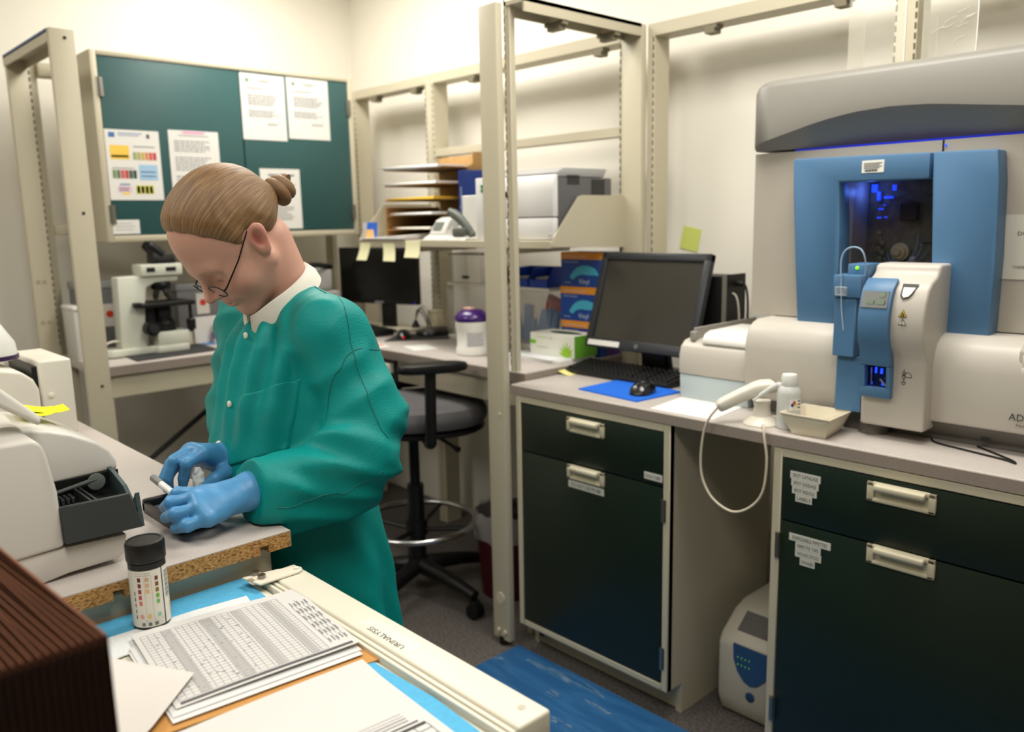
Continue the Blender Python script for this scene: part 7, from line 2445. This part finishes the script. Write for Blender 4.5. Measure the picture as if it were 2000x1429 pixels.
RF = [((0.582, 1.441, 1.036), (0.549, 1.434, 1.026), (0.546, 1.446, 0.998), (0.545, 1.452, 0.976)),
      ((0.572, 1.460, 1.040), (0.534, 1.452, 1.031), (0.522, 1.458, 1.000), (0.526, 1.464, 0.974)),
      ((0.572, 1.480, 1.034), (0.538, 1.476, 1.020), (0.525, 1.484, 0.992), (0.530, 1.488, 0.970)),
      ((0.580, 1.498, 1.022), (0.550, 1.496, 1.008), (0.538, 1.504, 0.985), (0.542, 1.506, 0.966))]
RT = [(0.628, 1.440, 0.996), (0.596, 1.424, 0.990), (0.565, 1.430, 0.974)]
V, Q = nets((axis_pts([(0.50, 0.69, 0.0026)]), axis_pts([(1.39, 1.55, 0.0026)]), axis_pts([(0.945, 1.07, 0.0026)])), hand_fn(RW, RF, RT, (0.668, 1.498, 1.012)))
V = smooth_mesh(V, Q, 1, 0.3)
mesh_obj('glove', V, Q, GLOVE, PERSON)

# ------------------------------------------------------------------ what the hands hold
t = thing('slide_tray', 'small black tray with window under the gloved fingers', 'tray', (0.50, 1.37, BZ))
m = MB()
m.box(0.478, 0.532, 1.30, 1.452, BZ + 0.0005, BZ + 0.010, 0.002, 2)
m.box(0.474, 0.482, 1.296, 1.456, BZ + 0.0005, BZ + 0.020, 0.003, 2)
m.box(0.528, 0.536, 1.296, 1.456, BZ + 0.0005, BZ + 0.020, 0.003, 2)
m.box(0.474, 0.536, 1.442, 1.458, BZ + 0.0005, BZ + 0.024, 0.004, 2)
m.box(0.474, 0.536, 1.294, 1.302, BZ + 0.0005, BZ + 0.020, 0.003, 2)
m.obj('frame', M((14, 14, 15), 0.3, name='tray_black'), t)
MB().box(0.483, 0.527, 1.304, 1.440, BZ + 0.0102, BZ + 0.012).obj('window', M((96, 104, 108), 0.15, name='tray_glass'), t)
t = thing('marker_pen', 'short white pen with grey cap held at the fingertips', 'pen', (0.51, 1.43, 0.99))
A, B = Vector((0.500, 1.468, 1.005)), Vector((0.515, 1.402, 0.981))
d_ = B - A
MB().tube([A + d_ * 0.36, A + d_ * 0.8, A + d_ * 0.97], [0.0062, 0.0062, 0.0042], 16).obj('barrel', M((232, 232, 228), 0.35, name='pen_white'), t)
MB().tube([A, A + d_ * 0.03, A + d_ * 0.36], [0.0050, 0.0064, 0.0064], 16).obj('cap', M((124, 122, 116), 0.4, name='pen_grey'), t)
MB().tube([A + d_ * 0.97, A + d_ * 1.12], [0.0032, 0.0010], 12).obj('tip', M((200, 196, 190), 0.3, name='pen_tip'), t)
MB().box(-0.0008, 0.0008, -0.0016, 0.0016, 0, 0.012).xf(0, Matrix.Translation(A + d_ * 0.86 + Vector((0, -0.004, 0.004))) @ d_.to_track_quat('Z', 'Y').to_matrix().to_4x4()).obj('mark', M((30, 34, 60), 0.5, name='pen_mark'), t)
rr = random.Random(6)
rows = []
for i in range(9):
    s = i / 8
    rows.append([(0.566 + 0.006 * math.sin(3.1 * s + j) + rr.uniform(-0.003, 0.003), 1.432 + 0.010 * math.cos(2 * PI * j / 10) + rr.uniform(-0.003, 0.003), 0.968 + 0.048 * s + rr.uniform(-0.002, 0.002)) if False else
                 (0.566 + 0.009 * math.cos(2 * PI * j / 10) * (0.6 + 0.5 * math.sin(PI * s)) + rr.uniform(-0.002, 0.002), 1.430 + 0.008 * math.sin(2 * PI * j / 10) * (0.6 + 0.5 * math.sin(PI * s)) + rr.uniform(-0.002, 0.002), 0.966 + 0.050 * s + rr.uniform(-0.002, 0.002)) for j in range(10)])
m = MB().grid(rows, False, True)
m.add(rows[-1], [tuple(range(10))])
tag(m.obj('tissue', M((222, 224, 222), 0.85, name='tissue_white')), 'crumpled white tissue pinched in the far gloved hand', 'tissue')
